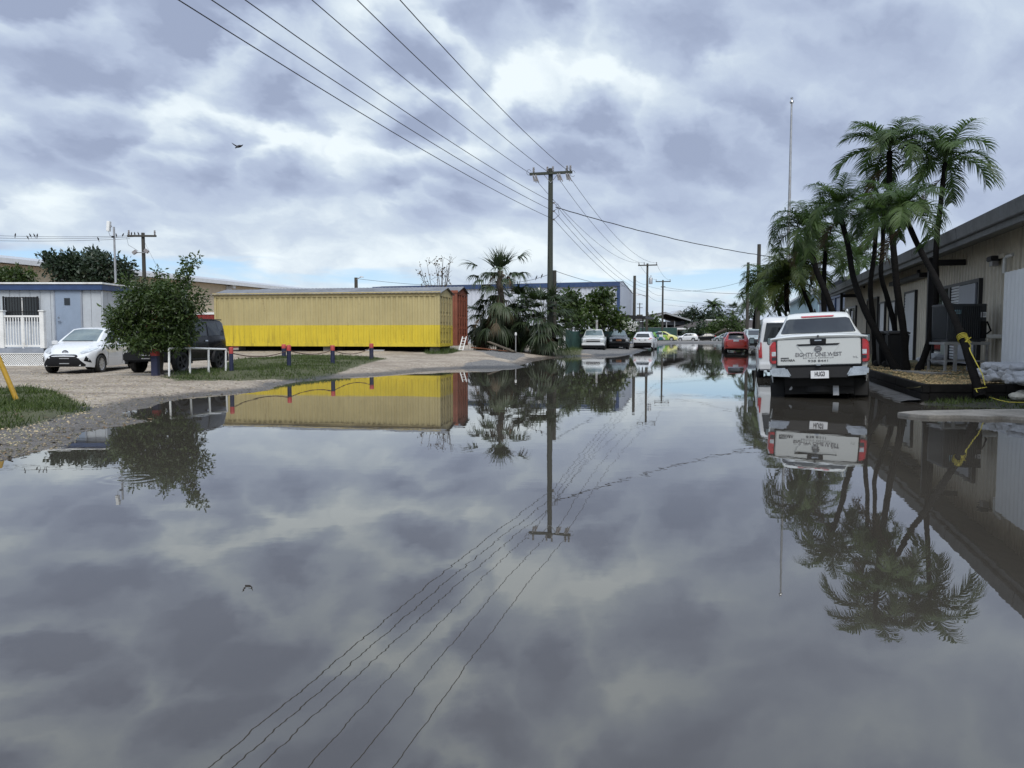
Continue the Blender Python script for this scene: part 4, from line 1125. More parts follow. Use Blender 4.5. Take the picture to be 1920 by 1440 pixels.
sw.build('spare_wheel', M['rubber'], c.t, smooth=True)

# white utility pickup, rear to the viewer
NAV = dict(L=5.2, R=.37, ax=(1.62, -1.50), flare=.065, tw=.25, spokes=6, sm=.03, nose=.6, cat='pickup truck',
    sill=[(-2.6, .60), (-2.3, .55), (-2.1, .42), (2.1, .36), (2.6, .40)], w=[(-2.6, .905), (-2.45, .925), (1.9, .915), (2.3, .86), (2.6, .66)],
    belt=[(-2.6, 1.335), (-.95, 1.335), (-.75, 1.20), (.9, 1.16), (1.3, 1.10), (2.3, .98), (2.6, .80)],
    top=[(-2.6, 1.36), (-2.52, 1.37), (-1.30, 1.38), (-1.20, 1.43), (-.80, 1.86), (-.62, 1.895), (.2, 1.90), (.5, 1.84), (1.25, 1.24), (1.5, 1.20), (2.3, 1.06), (2.6, .85)],
    wr=[(-2.6, .86), (-1.35, .86), (-1.22, .80), (-.82, .66), (.2, .64), (.6, .68), (1.2, .80), (2.3, .70), (2.6, .5)])
nc = P(1538, 680, 15.45); hd = 21.5
hx, hy = math.sin(R(hd)), math.cos(R(hd))
c = Car('pickup_truck', 'white utility pickup seen from behind, axle deep in the flood water', (nc.x + hx * 2.6, nc.y + hy * 2.6, -.10), hd, NAV, PW2, roll=-2.4)
c.decal('rear_window', [(-.73, 1.435), (.73, 1.435), (.755, 1.45), (.64, 1.73), (.58, 1.755), (-.58, 1.755), (-.64, 1.73), (-.755, 1.45)], 'rear', M['glass'], off=.010)
wk = c.decal('brake_light', [(-.32, 1.785), (.32, 1.785), (.34, 1.812), (-.34, 1.812)], 'rear', M['lamp_red'], thick=.015)
for sg in (1, -1):
    c.decal('roof_joint', [(sg * .63, 1.83), (sg * .655, 1.83), (sg * .66, 1.90), (sg * .635, 1.90)], 'rear', M['black'])
for pl in ([(1.0, 1.22), (.45, 1.74), (.05, 1.78), (.05, 1.22)], [(-.05, 1.22), (-.05, 1.78), (-.55, 1.76), (-.82, 1.45), (-.82, 1.26)]): c.sides('window', pl, M['glass'])
c.decal('windscreen', [(-.66, 1.28), (.66, 1.28), (.56, 1.78), (-.56, 1.78)], 'front', M['glass'])
# lid over the load bed, tailgate
ld = MB(); zt_ = 1.43
pf = [(-2.69, 1.335), (-2.705, 1.375), (-2.64, 1.410), (-2.3, 1.428), (-1.35, 1.432), (-1.18, 1.432), (-1.18, 1.335)]
n = 13; vs = []
for k in range(n):
    y = -.905 + 1.81 * k / (n - 1); q_ = 1 - abs(y / .905) ** 4
    for x, z in pf: vs.append((x, y, 1.335 + (z - 1.335) * (.45 + .55 * q_) - .026 * (y / .905) ** 2))
h_ = len(pf)
fs = [(k * h_ + j, k * h_ + j + 1, (k + 1) * h_ + j + 1, (k + 1) * h_ + j) for k in range(n - 1) for j in range(h_ - 1)]
fs += [tuple(range(h_)), tuple(range((n - 1) * h_, n * h_))]
ld.add(vs, fs); lid = ld.build('bed_lid', PW2, c.t, smooth=True, ang=40)
MB().lathe([(0, 0), (.022, 0), (.022, .012), (0, .012)], 12).build('lid_lock', M['ink'], lid)
for o_ in [o for o in COL.objects if o.parent == lid and o.name.startswith('lid_lock')]:
    o_.rotation_euler = (0, -math.pi / 2, 0); o_.location = (-2.70, 0, 1.368)
c.box('lid_gap', (-2.63, 0, 1.333), (.06, 1.74, .022), M['black'], bevel=0)
tg = MB().box((-2.655, 0, 1.055), (.05, 1.555, .54)).build('tailgate', PW2, c.t, bevel=.018)
XR = -2.682
for y in (.79, -.79): MB().box((-2.642, y, 1.055), (.04, .018, .55)).build('tailgate_gap', M['black'], c.t)
# pressed V in the tailgate
pv = MB()
for sg in (1, -1):
    pv.hexa([(XR + .01, sg * .40, 1.185), (XR + .01, sg * .26, 1.00), (XR + .01, sg * .235, 1.00), (XR + .01, sg * .375, 1.185)], [(XR - .006, sg * .395, 1.18), (XR - .006, sg * .257, 1.005), (XR - .006, sg * .24, 1.005), (XR - .006, sg * .38, 1.18)])
pv.box((XR + .004, 0, .985), (.012, .47, .012))
pv.build('crease', PW2, tg)
hd_ = MB(); hd_.hexa([(XR + .01, -.15, 1.205), (XR - .03, -.12, 1.205), (XR - .03, .12, 1.205), (XR + .01, .15, 1.205)], [(XR + .01, -.155, 1.315), (XR - .03, -.145, 1.315), (XR - .03, .145, 1.315), (XR + .01, .155, 1.315)])
ho = hd_.build('handle', M['black'], tg, bevel=.008)
MB().box((XR - .034, 0, 1.283), (.012, .13, .024)).build('handle_badge', M['chrome'], ho, bevel=.003)
MB().hexa([(XR + .005, -.36, 1.185), (XR - .012, -.36, 1.185), (XR - .012, .36, 1.185), (XR + .005, .36, 1.185)], [(XR + .005, -.40, 1.215), (XR - .018, -.40, 1.215), (XR - .018, .40, 1.215), (XR + .005, .40, 1.215)]).build('trim_strip', M['black'], tg)
em = MB(); em.tube([(XR - .012, .062 * math.cos(a), 1.115 + .048 * math.sin(a)) for a in np.linspace(0, 2 * math.pi, 29)], .0085, 6)
em.box((XR - .014, 0, 1.115), (.012, .142, .019)); em.build('emblem', M['ink_grey'], tg)
lettering('EIGHTY ONE WEST', tg, Vector((XR - .003, 0, 1.00)), .078, 'rear', M['ink_grey'], wid=.86, bold=.0015)
lettering('BOTANIC EMPORIUM', tg, Vector((XR - .003, 0, .935)), .026, 'rear', M['ink_grey'], wid=.56, spacing=1.5)
lettering('938 8441', tg, Vector((XR - .003, 0, .872)), .044, 'rear', M['ink'], wid=.37)
lettering('NAVARA', tg, Vector((XR - .003, .575, .895)), .042, 'rear', M['ink'], wid=.27, bold=.002)
MB().box((XR - .004, .63, .945), (.008, .155, .017)).build('badge', M['ink'], tg)
lettering('V/L', tg, Vector((XR - .003, -.68, .93)), .038, 'rear', M['ink_grey'], wid=.085)
for sg in (1, -1):
    pf = [(.80, 1.29), (.885, 1.285), (.935, 1.20), (.94, .90), (.925, .83), (.80, .825)]
    tl = MB(); n = len(pf)
    tl.v = [(-2.60, sg * y, z) for y, z in pf] + [(-2.69, sg * (y - (.035 if y > .85 else 0)), z * .985 + .016) for y, z in pf]
    tl.f = [tuple(range(n)), tuple(range(n, 2 * n))] + [(i, (i + 1) % n, (i + 1) % n + n, i + n) for i in range(n)]
    lo = tl.build('tail_light', M['lamp_red'], c.t, bevel=.012)
    MB().box((-2.688, sg * .845, 1.035), (.014, .085, .10)).build('reverse_lamp', M['lamp_clear'], lo, bevel=.006)
    MB().box((-2.686, sg * .845, .935), (.014, .085, .08)).build('indicator_lamp', M['alloy_dark'], lo, bevel=.006)
bp = MB()
bp.hexa([(-2.5, -.93, .56), (-2.80, -.52, .53), (-2.80, .52, .53), (-2.5, .93, .56)], [(-2.5, -.93, .77), (-2.74, -.62, .77), (-2.74, .62, .77), (-2.5, .93, .77)])
bp.box((-2.66, 0, .775), (.20, 1.62, .03))
bp = bp.build('rear_bumper', M['black'], c.t, bevel=.02)
for sg in (1, -1):
    MB().hexa([(-2.58, sg * .93, .585), (-2.78, sg * .90, .585), (-2.82, sg * .50, .565), (-2.6, sg * .50, .565)], [(-2.58, sg * .94, .745), (-2.77, sg * .91, .745), (-2.80, sg * .60, .75), (-2.6, sg * .60, .75)]).build('bumper_corner', M['chrome'], bp, bevel=.03)
    c.box('mud_flap', (-1.98, sg * .80, .30), (.03, .26, .36), M['rubber'])
MB().box((-2.80, 0, .80), (.03, .08, .03)).build('catch', M['chrome'], bp, bevel=.005)
pl = MB().box((-2.835, -.02, .605), (.014, .335, .155)).build('number_plate', M['plate'], c.t, bevel=.005)
MB().box((-2.815, -.02, .605), (.03, .30, .12)).build('plate_bracket', M['black'], pl)
lettering('HUG3', pl, Vector((-2.844, -.02, .612)), .092, 'rear', M['ink'], wid=.185, bold=.004)
MB().box((-2.4, -.32, .26), (.02, .11, .20)).build('tow_tag', M['plate'], c.t)
MB().box((-.2, 0, .36), (4.4, 1.30, .34)).box((-2.42, 0, .46), (.2, 1.3, .2)).box((-1.5, 0, .33), (.22, 1.5, .22)).build('chassis', M['dark'], c.t)
sw = MB().lathe([(0, -.11), (.30, -.11), (.36, -.06), (.36, .06), (.30, .11), (0, .11)], 22); sw.v = [(x - 2.15, y, z + .30) for x, y, z in sw.v]; sw.build('spare_wheel', M['rubber'], c.t, smooth=True)
MB().tube([(-1.4, .52, .30), (-2.4, .55, .32)], .045, 10).build('exhaust', M['steel'], c.t, smooth=True)
c.mirrors(.95, .93, 1.28, M['black'], .20, .20)
ri = MB()
for sg in (1, -1): ri.tube([(.35, sg * .62, 1.885), (.25, sg * .62, 1.925), (-.6, sg * .62, 1.925), (-.7, sg * .62, 1.885)], .017, 6)
ri.build('roof_rail', PW2, c.t)
MB().tube([(-.5, .05, 1.89), (-.56, .05, 1.97)], [.03, .012], 6).build('antenna', M['black'], c.t)
c.box('side_step', (.0, .90, .40), (1.9, .12, .05), M['black'], mirror=True)
c.seams([[(1.0, 1.15), (1.0, .5)], [(0, 1.18), (0, .5)], [(-.95, 1.3), (-.95, .6)]], w=.005)
c.sides('door_handle', [(.22, 1.03), (.10, 1.03), (.10, 1.07), (.22, 1.07)], PW2, thick=.03)
c.sides('door_handle', [(-.72, 1.05), (-.84, 1.05), (-.84, 1.09), (-.72, 1.09)], PW2, thick=.03)
c.decal('headlight', [(.52, .88), (.80, .90), (.80, 1.02), (.52, .98)], 'front', M['lamp_clear'], mirror=True)
c.decal('grille', [(-.45, .66), (.45, .66), (.48, .98), (-.48, .98)], 'front', M['black'])

# white van ahead of the pickup
VAN = dict(L=4.7, R=.33, ax=(1.55, -1.45), flare=.015, tw=.2, sm=.03, cat='van', nose=.6,
    sill=[(-2.35, .40), (-2.1, .30), (2.0, .26), (2.35, .32)], w=[(-2.35, .80), (-2.2, .845), (1.7, .845), (2.1, .78), (2.35, .6)],
    belt=[(-2.35, 1.12), (1.2, 1.06), (1.8, .95), (2.35, .72)],
    top=[(-2.35, 1.80), (-2.28, 1.92), (-2.0, 1.96), (.4, 1.96), (.8, 1.86), (1.5, 1.20), (1.7, 1.08), (2.35, .80)], wr=[(-2.35, .70), (.4, .72), (.9, .70), (1.6, .68), (2.35, .4)])
nc = P(1476, 660, 22.8); hd = 17
hx, hy = math.sin(R(hd)), math.cos(R(hd))
c = Car('van', 'white van standing in the water just ahead of the white pickup', (nc.x + hx * 2.35, nc.y + hy * 2.35, -.12), hd, VAN, PW)
c.decal('rear_window', [(-.68, 1.2), (.68, 1.2), (.60, 1.76), (-.60, 1.76)], 'rear', M['glass'])
for a, b_ in ((1.25, .55), (.45, -.55), (-.65, -2.05)):
    c.sides('window', [(a, 1.16), (a - .02 if a < 1 else .72, 1.72), (b_, 1.74), (b_, 1.16)], M['glass'])
c.decal('windscreen', [(-.64, 1.2), (.64, 1.2), (.56, 1.78), (-.56, 1.78)], 'front', M['glass'])
c.decal('tail_light', [(.70, .72), (.80, .72), (.82, 1.18), (.73, 1.18)], 'rear', M['lamp_red'], mirror=True, thick=.02)
c.box('rear_bumper', (-2.38, 0, .46), (.16, 1.6, .22), PW, bevel=.04)
c.plate('rear', .85, None)
c.mirrors(1.2, .86, 1.2, M['black'], .18, .22)
c.decal('headlight', [(.5, .78), (.76, .8), (.76, .92), (.5, .9)], 'front', M['lamp_clear'], mirror=True)

# red hatchback, farther along the same side
def hatch_rear(c, dark=M['glass'], plate=.86):
    c.decal('rear_window', [(-.54, 1.02), (.54, 1.02), (.48, 1.37), (-.48, 1.37)], 'rear', dark, off=.01)
    c.decal('windscreen', [(-.56, 1.03), (.56, 1.03), (.47, 1.40), (-.47, 1.40)], 'front', M['glass'])
    c.sides('window', [(.78, .965), (.30, 1.30), (-.10, 1.405), (-.18, 1.41), (-.18, .985)], M['glass'])
    c.sides('window', [(-.26, .985), (-.26, 1.41), (-.95, 1.40), (-1.28, 1.20), (-1.35, 1.03)], M['glass'])
    c.decal('tail_light', [(.54, .86), (.74, .84), (.76, 1.02), (.60, 1.10), (.55, 1.0)], 'rear', M['lamp_red'], mirror=True, thick=.01)
    c.decal('headlight', [(.44, .69), (.50, .635), (.70, .70), (.80, .80), (.62, .80)], 'front', M['lamp_clear'], mirror=True, off=.01)
    c.mirrors(.62, .80, .98, M['black'])
nc = P(1380, 650, 53.0); hd = 17
c = Car('hatchback', 'red hatchback seen from behind at the water beside a timber pole', (nc.x + math.sin(R(hd)) * 1.97, nc.y + math.cos(R(hd)) * 1.97, -.03), hd, HATCH, PR)
hatch_rear(c)
c.plate('rear', .90, None, .36, .12)
c.decal('chrome_strip', [(-.5, .985), (.5, .985), (.5, 1.01), (-.5, 1.01)], 'rear', M['chrome'], thick=.02)
c.decal('bumper_vent', [(.50, .46), (.72, .50), (.72, .60), (.66, .60)], 'rear', M['black'], mirror=True)
c.decal('rear_valance', [(-.66, .30), (.66, .30), (.66, .36), (-.66, .36)], 'rear', M['black'])
c.box('spoiler', (-1.72, 0, 1.44), (.28, 1.05, .04), PR, bevel=.015)
# dark car just beyond it, and a grey one on the right
nc = P(1399, 650, 60.0)
c = Car('hatchback', 'dark navy car mostly hidden behind the red hatchback', (P(1373, 650, 64.5).x, 64.5, -.03), 16, HATCH, PN)
hatch_rear(c)
SUV = dict(L=4.45, R=.35, ax=(1.32, -1.32), flare=.025, tw=.22, sm=.06,
    sill=[(-2.22, .42), (-1.9, .30), (1.8, .26), (2.22, .34)], w=[(-2.22, .76), (-2.0, .87), (-1.3, .905), (1.3, .905), (1.8, .86), (2.1, .74), (2.22, .62)],
    belt=[(-2.22, 1.05), (-1.8, 1.14), (.8, 1.04), (1.3, 1.0), (1.9, .86), (2.22, .62)],
    top=[(-2.22, 1.10), (-2.1, 1.25), (-1.85, 1.55), (-1.5, 1.64), (-.2, 1.68), (.2, 1.64), (.6, 1.44), (1.1, 1.12), (1.5, 1.04), (2.0, .90), (2.22, .68)],
    wr=[(-2.22, .66), (-1.85, .60), (-.9, .63), (.1, .61), (.6, .64), (1.1, .74), (1.7, .66), (2.22, .42)])
def suv_glass(c):
    c.decal('rear_window', [(-.62, 1.18), (.62, 1.18), (.56, 1.30), (.50, 1.50), (-.50, 1.50), (-.56, 1.30)], 'rear', M['glass'], off=.01)
    c.decal('windscreen', [(-.60, 1.16), (.60, 1.16), (.50, 1.56), (-.50, 1.56)], 'front', M['glass'])
    c.sides('window', [(.80, 1.10), (.35, 1.46), (-.10, 1.57), (-.18, 1.57), (-.18, 1.13)], M['glass'])
    c.sides('window', [(-.26, 1.14), (-.26, 1.57), (-1.0, 1.55), (-1.5, 1.40), (-1.6, 1.22)], M['glass'])
    c.mirrors(.70, .86, 1.12, c.pm, .2, .15)
    c.decal('headlight', [(.50, .78), (.60, .74), (.80, .84), (.84, .94), (.60, .88)], 'front', M['lamp_clear'], mirror=True, off=.01)
    c.decal('grille', [(-.48, .60), (.48, .60), (.42, .82), (-.42, .82)], 'front', M['black'])
    c.decal('lower_intake', [(-.66, .36), (.66, .36), (.60, .52), (-.60, .52)], 'front', M['black'])
    c.decal('tail_light', [(.50, 1.00), (.80, 1.08), (.84, 1.17), (.60, 1.12)], 'rear', M['lamp_red'], mirror=True, thick=.01)
nc = P(1427, 650, 64.0)
c = Car('suv', 'grey green car facing the viewer, half hidden by the white van', (nc.x, nc.y + 2, .08), 180 + 10, SUV, PS); suv_glass(c)
nc = P(1204.5, 650, 66.0); hd = 16
c = Car('suv', 'white crossover seen from behind, standing in water on the far left side', (nc.x + math.sin(R(hd)) * 2.2, nc.y + math.cos(R(hd)) * 2.2, -.14), hd, SUV, PW); suv_glass(c)
c.decal('rear_valance', [(-.74, .42), (.74, .42), (.80, .74), (-.80, .74)], 'rear', M['black'], off=.012)
c.plate('rear', .95, None, .34, .13); c.decal('plate_recess', [(-.28, .88), (.28, .88), (.34, 1.02), (-.34, 1.02)], 'rear', M['alloy'])
# pickups facing the viewer on the left
PICK = dict(L=5.0, R=.35, ax=(1.55, -1.55), flare=.05, tw=.23, sm=.03, cat='pickup truck', nose=.5,
    sill=[(-2.5, .60), (-2.2, .5), (2.1, .42), (2.5, .46)], w=[(-2.5, .86), (1.9, .86), (2.3, .83), (2.5, .76)],
    belt=[(-2.5, 1.08), (.9, 1.08), (1.3, 1.04), (2.3, .98), (2.5, .90)],
    top=[(-2.5, 1.10), (-.72, 1.10), (-.60, 1.18), (-.35, 1.62), (-.2, 1.67), (.4, 1.68), (.62, 1.60), (1.15, 1.16), (1.4, 1.12), (2.3, 1.05), (2.5, .94)],
    wr=[(-2.5, .80), (-.7, .80), (-.3, .62), (.4, .60), (.7, .66), (1.2, .78), (2.3, .74), (2.5, .66)])
def pick_front(c, lampc=M['lamp_clear'], chrome=True):
    c.decal('windscreen', [(-.68, 1.19), (.68, 1.19), (.58, 1.58), (-.58, 1.58)], 'front', M['glass_pale'])
    c.sides('window', [(.95, 1.13), (.48, 1.56), (.1, 1.60), (.1, 1.13)], M['glass']); c.sides('window', [(0, 1.13), (0, 1.60), (-.30, 1.56), (-.45, 1.13)], M['glass'])
    g = c.decal('grille', [(-.50, .70), (.50, .70), (.52, .95), (-.52, .95)], 'front', M['black'])[0]
    if chrome:
        for z in (.69, .825, .96): c.decal('grille_bar', [(-.56, z - .018), (.56, z - .018), (.56, z + .018), (-.56, z + .018)], 'front', PW, parent=g, thick=.02, off=.01)
    c.decal('headlight', [(.55, .72), (.78, .72), (.78, .94), (.55, .92)], 'front', lampc, mirror=True, thick=.01)
    c.box('front_bumper', (2.52, 0, .55), (.16, 1.66, .16), PW if chrome else M['black'], bevel=.03)
    c.box('lower_guard', (2.42, 0, .38), (.2, 1.5, .2), M['black'], bevel=.03)
    c.mirrors(.85, .86, 1.2, M['black'], .2, .18)
    c.decal('bed', [(-2.4, -.7), (-.8, -.7), (-.8, .7), (-2.4, .7)], 'top', M['black'])
nc = P(1112, 655, 56.5); hd = 180 + 8
hx, hy = math.sin(R(hd)), math.cos(R(hd))
c = Car('pickup_truck', 'white pickup with red side lettering facing the viewer by the green fence', (nc.x - hx * 2.5, nc.y - hy * 2.5, .02), hd, PICK, PW2); pick_front(c)
c.sides('door_graphic', [(.6, .70), (.2, .70), (.0, .78), (-.35, .72), (-.35, 1.0), (.1, 1.02), (.6, .98)], M['lamp_red'])
nc = P(1160, 655, 61.5); hd = 180 + 4
hx, hy = math.sin(R(hd)), math.cos(R(hd))
c = Car('pickup_truck', 'dark pickup with an orange plate parked behind the white pickup', (nc.x - hx * 2.5, nc.y - hy * 2.5, .02), hd, PICK, PG); pick_front(c, chrome=False)
c.plate('front', .82, None, .42, .14, m=M['lamp_amber'])
# cars at the street end
m, nt, b, pos = newmat('green_yellow_car_wrap')
x, y, z = nt.sep(pos)
f = nt.math('ADD', nt.math('MULTIPLY', x, .42), nt.math('ADD', nt.math('MULTIPLY', z, .35), nt.math('MULTIPLY', nt.noise(pos, 2.2, 3), .7)))
rp = nt.n.new('ShaderNodeValToRGB'); nt.put(rp.inputs[0], nt.step(f, -.4, 1.5)); rp.color_ramp.interpolation = 'CONSTANT'
for i, (p_, c_) in enumerate(((0, (.14, .30, .06)), (.22, (.03, .12, .14)), (.40, (.55, .58, .58)), (.55, (.25, .42, .06)), (.68, (.62, .60, .22)))):
    e_ = rp.color_ramp.elements[i] if i < 2 else rp.color_ramp.elements.new(p_)
    e_.position = p_; e_.color = (*c_, 1)
nt.put(b.inputs['Base Color'], rp.outputs[0]); b.inputs['Roughness'].default_value = .3
PWRAP = m
nc = P(1246, 636, 121)
c = Car('hatchback', 'small car wrapped in green, white and yellow in front of the green fence', (nc.x, nc.y, .26), 112, HATCH, PWRAP); hatch_rear(c)
nc = P(1288, 636, 139)
c = Car('estate_car', 'white estate car at the far end of the street', (nc.x, nc.y, .06), -75, SUV, PW, scale=.86); suv_glass(c)
nc = P(1322, 636, 146)
c = Car('hatchback', 'black car parked among the bushes at the far end', (nc.x, nc.y, .0), -80, HATCH, PB); hatch_rear(c)
nc = P(1345, 636, 140)
c = Car('hatchback', 'pale hatchback showing beside the bushes left of the red car', (nc.x + 1.4, nc.y, .0), -60, HATCH, PS); hatch_rear(c)
# ---------------------------------------------------------------- plants
M['leaf'] = mat('dark_leaves', (.048, .082, .028), .5, var=.35, scale=1.5, tint=.65, transl=.25)
M['leaf_blue'] = mat('grey_green_leaves', (.026, .046, .030), .5, var=.3, scale=1.5, tint=.5, transl=.15)
M['leaf_big'] = mat('broad_bright_leaves', (.045, .075, .022), .4, var=.35, scale=1.0, tint=.6, transl=.25)
M['frond'] = mat('palm_frond', (.046, .082, .031), .55, spec=.3, var=.3, scale=1.5, tint=.6, transl=.28)
M['frond_lime'] = mat('yellowish_palm_frond', (.050, .074, .020), .55, spec=.3, var=.3, scale=1.5, tint=.55, transl=.22)
M['fan'] = mat('fan_palm_leaf', (.034, .056, .026), .55, var=.3, scale=1.5, tint=.5, transl=.18)
M['dead_frond'] = mat('dead_palm_leaf', (.085, .062, .042), .8, var=.4, scale=2, tint=.5)
M['petal'] = mat('white_blossom', (.62, .62, .58), .7, var=.1)

def leaf_cloud(twigs, n, size, seed, spread=.16, aspect=.42, droop=.2, up=None):
    """n leaves round each twig end; every leaf is a small folded diamond"""
    rs = np.random.RandomState(seed); twigs = np.asarray(twigs, float)
    c = np.repeat(twigs, n, 0); N = len(c)
    off = rs.normal(0, 1, (N, 3)); off /= np.linalg.norm(off, axis=1, keepdims=True) + 1e-9
    rr = spread * rs.rand(N, 1) ** .6
    p = c + off * rr
    a = off + rs.normal(0, .45, (N, 3)); a[:, 2] -= droop
    a /= np.linalg.norm(a, axis=1, keepdims=True)
    b = np.cross(a, rs.normal(0, 1, (N, 3))); b /= np.linalg.norm(b, axis=1, keepdims=True) + 1e-9
    nn = np.cross(a, b)
    s = size * (.6 + .7 * rs.rand(N, 1))
    fold = nn * s * .12
    v = np.stack([p, p + a * s * .5 + b * s * aspect * .5 + fold, p + a * s, p + a * s * .5 - b * s * aspect * .5 + fold], 1).reshape(-1, 3)
    f = np.arange(N * 4).reshape(-1, 4)
    t = np.repeat(np.clip(np.repeat(rs.rand(len(twigs)), n) * .6 + rs.rand(N) * .4, 0, 1), 4)
    return v, f, t
def ell_points(rs, c, r, n, shell=.55):
    d = rs.normal(0, 1, (n, 3)); d /= np.linalg.norm(d, axis=1, keepdims=True)
    q = (shell + (1 - shell) * rs.rand(n, 1)) * (.8 + .3 * rs.rand(n, 1))
    return np.array(c) + d * q * np.array(r)
def wob(a, b, n=6, k=.1, seed=0):
    r_ = random.Random(seed); a, b = Vector(a), Vector(b); L = (b - a).length; out = []
    for i in range(n + 1):
        f = i / n; o = Vector((r_.uniform(-1, 1), r_.uniform(-1, 1), r_.uniform(-.5, .5))) * (k * L * math.sin(f * math.pi))
        out.append(a.lerp(b, f) + o)
    return out
def tree(name, label, cat, base, clumps, trunk_h, tr, leafm, barkm, twigs, nleaf, size, seed, spread=.16, aspect=.42, group=None, extra=None, shell=.55, trunks=1):
    base = Vector(base); rs = np.random.RandomState(seed)
    t = thing(name, label, cat, base, 0, group)
    w = MB(); top = base + Vector((0, 0, trunk_h))
    w.tube(wob(base - Vector((0, 0, .1)), top, 5, .06, seed), np.linspace(tr * 1.25, tr * .8, 6).tolist(), 9)
    for i, (c, r, k) in enumerate(clumps):
        st = top if trunks == 1 else base + Vector((rs.uniform(-.1, .1), rs.uniform(-.1, .1), trunk_h * rs.uniform(.3, 1)))
        w.tube(wob(st, Vector(c), 6, .10, seed + i + 1), np.linspace(tr * .6, tr * .14, 7).tolist(), 6)
    pts = np.concatenate([ell_points(rs, c, r, int(twigs * k), shell) for c, r, k in clumps] + ([np.array(extra)] if extra is not None else []))
    for p in pts[rs.permutation(len(pts))[:min(len(pts), 70)]]:
        c = min((Vector(q[0]) for q in clumps), key=lambda q: (q - Vector(p)).length)
        w.tube([c, c.lerp(Vector(p), .5) + Vector((0, 0, .03)), Vector(p)], [tr * .14, tr * .1, tr * .05], 4, cap=False)
    w.build('trunk', barkm, t, world=True, smooth=True)
    v, f, tn = leaf_cloud(pts, nleaf, size, seed + 50, spread, aspect)
    raw('crown', v, f, leafm, t, world=True, tint=tn)
    return t

# the leafy tree in front of the jeep
Yt = 20.7
def c3(u, v, Y, r): p = P(u, v, Y); return (p.x, p.y, p.z), r
cl_ = []
for u, v, ru, rv, k in ((255, 575, 46, 42, 1.0), (320, 565, 52, 44, 1.2), (290, 610, 70, 36, 1.3), (225, 610, 30, 32, .5), (348, 600, 30, 44, .6), (290, 555, 55, 26, .8), (268, 643, 40, 17, .6), (325, 640, 36, 20, .7)):
    p = P(u, v, Yt + rng.uniform(-.3, .3)); m_ = Yt / FPX
    cl_.append(((p.x, p.y, p.z), (ru * m_, min(ru, 60) * m_ * .9, rv * m_), k))
ex = []
for u0, v0, u1, v1, n in ((345, 545, 352, 486, 26), (330, 540, 336, 515, 8), (352, 520, 368, 484, 10), (300, 530, 296, 508, 9), (255, 540, 240, 522, 8), (215, 585, 198, 582, 6), (365, 575, 384, 572, 7), (222, 640, 200, 645, 6), (372, 560, 380, 548, 5)):
    for i in range(n):
        f = i / max(1, n - 1); p = P(u0 + (u1 - u0) * f + rng.uniform(-8, 8) * (1.1 - .5 * f), v0 + (v1 - v0) * f, Yt + rng.uniform(-.15, .15)); ex.append((p.x, p.y, p.z))
tb = P(303, 702, 21.2)
tree('leafy_tree', 'dense dark green leafy tree between the white hatchback and the black jeep', 'tree', (tb.x, tb.y, .12), cl_, .75, .07, M['leaf'], M['bark'], 160, 14, .115, 3, spread=.15, extra=ex, shell=.40, aspect=.36)

def bush_px(name, label, spec, Y, leafm, seed, size=.14, twigs=90, nleaf=12, base_v=None, z0=.1, cat='tree', spread=.3, group=None, aspect=.45, shell=.45, tr=.12):
    cl = []; m_ = Y / FPX
    for u, v, ru, rv, k in spec:
        p = P(u, v, Y + rng.uniform(-.8, .8)); cl.append(((p.x, p.y, p.z), (ru * m_, (ru + rv) * .5 * m_, rv * m_), k))
    cx = sum(c[0][0] for c in cl) / len(cl); lz = min(c[0][2] for c in cl)
    return tree(name, label, cat, (cx, Y, z0), cl, max(.4, (lz - z0) * .7), tr, leafm, M['bark'], twigs, nleaf, size, seed, spread, aspect, group, shell=shell)
bush_px('shade_tree', 'broad dark tree rising behind the grey site cabin', [(150, 505, 42, 22, 1), (110, 500, 24, 18, .6), (190, 498, 30, 22, .8), (92, 486, 10, 8, .2), (130, 490, 18, 12, .4), (232, 512, 18, 24, .5), (175, 482, 16, 10, .35), (170, 525, 70, 16, 1)], 42, M['leaf_blue'], 11, size=.24, twigs=120, nleaf=12, spread=.42, tr=.2)
bush_px('shade_tree', 'small rounded bush top behind the left end of the site cabin', [(35, 518, 30, 12, 1), (10, 520, 20, 10, .6)], 40, M['leaf'], 12, size=.2, twigs=120, nleaf=10, spread=.35)
# sea almond trees in front of the pale warehouse
bush_px('almond_tree', 'bright broad-leaved almond tree with upright branches left of the street', [(1118, 568, 24, 16, .8), (1135, 556, 16, 12, .5), (1140, 588, 28, 20, .9), (1090, 575, 24, 20, .8), (1160, 602, 16, 12, .5), (1105, 600, 44, 16, 1.2), (1128, 553, 14, 8, .3)], 61, M['leaf_big'], 13, size=.34, twigs=70, nleaf=8, spread=.5, aspect=.55)
bush_px('almond_tree', 'darker almond tree crown close behind the pale fan palm', [(1070, 565, 22, 18, .9), (1052, 580, 20, 22, .8), (1080, 600, 26, 18, 1.0), (1068, 552, 12, 6, .2)], 59, M['leaf'], 14, size=.32, twigs=70, nleaf=8, spread=.5, aspect=.55)
t = bush_px('flowering_shrub', 'rounded shrub with white blossoms beside the white crossover', [(1178, 618, 12, 12, 1), (1172, 630, 10, 12, 1), (1184, 612, 9, 6, .5)], 69, M['leaf'], 15, size=.28, twigs=60, nleaf=9, spread=.4, cat='shrub')
rs = np.random.RandomState(4); p = P(1180, 610, 68.2); tw = ell_points(rs, (p.x, p.y, p.z), (.65, .4, .4), 26, .8)
v, f, tn = leaf_cloud(tw, 7, .16, 5, .14, .8); raw('blossom', v, f, M['petal'], t, world=True)
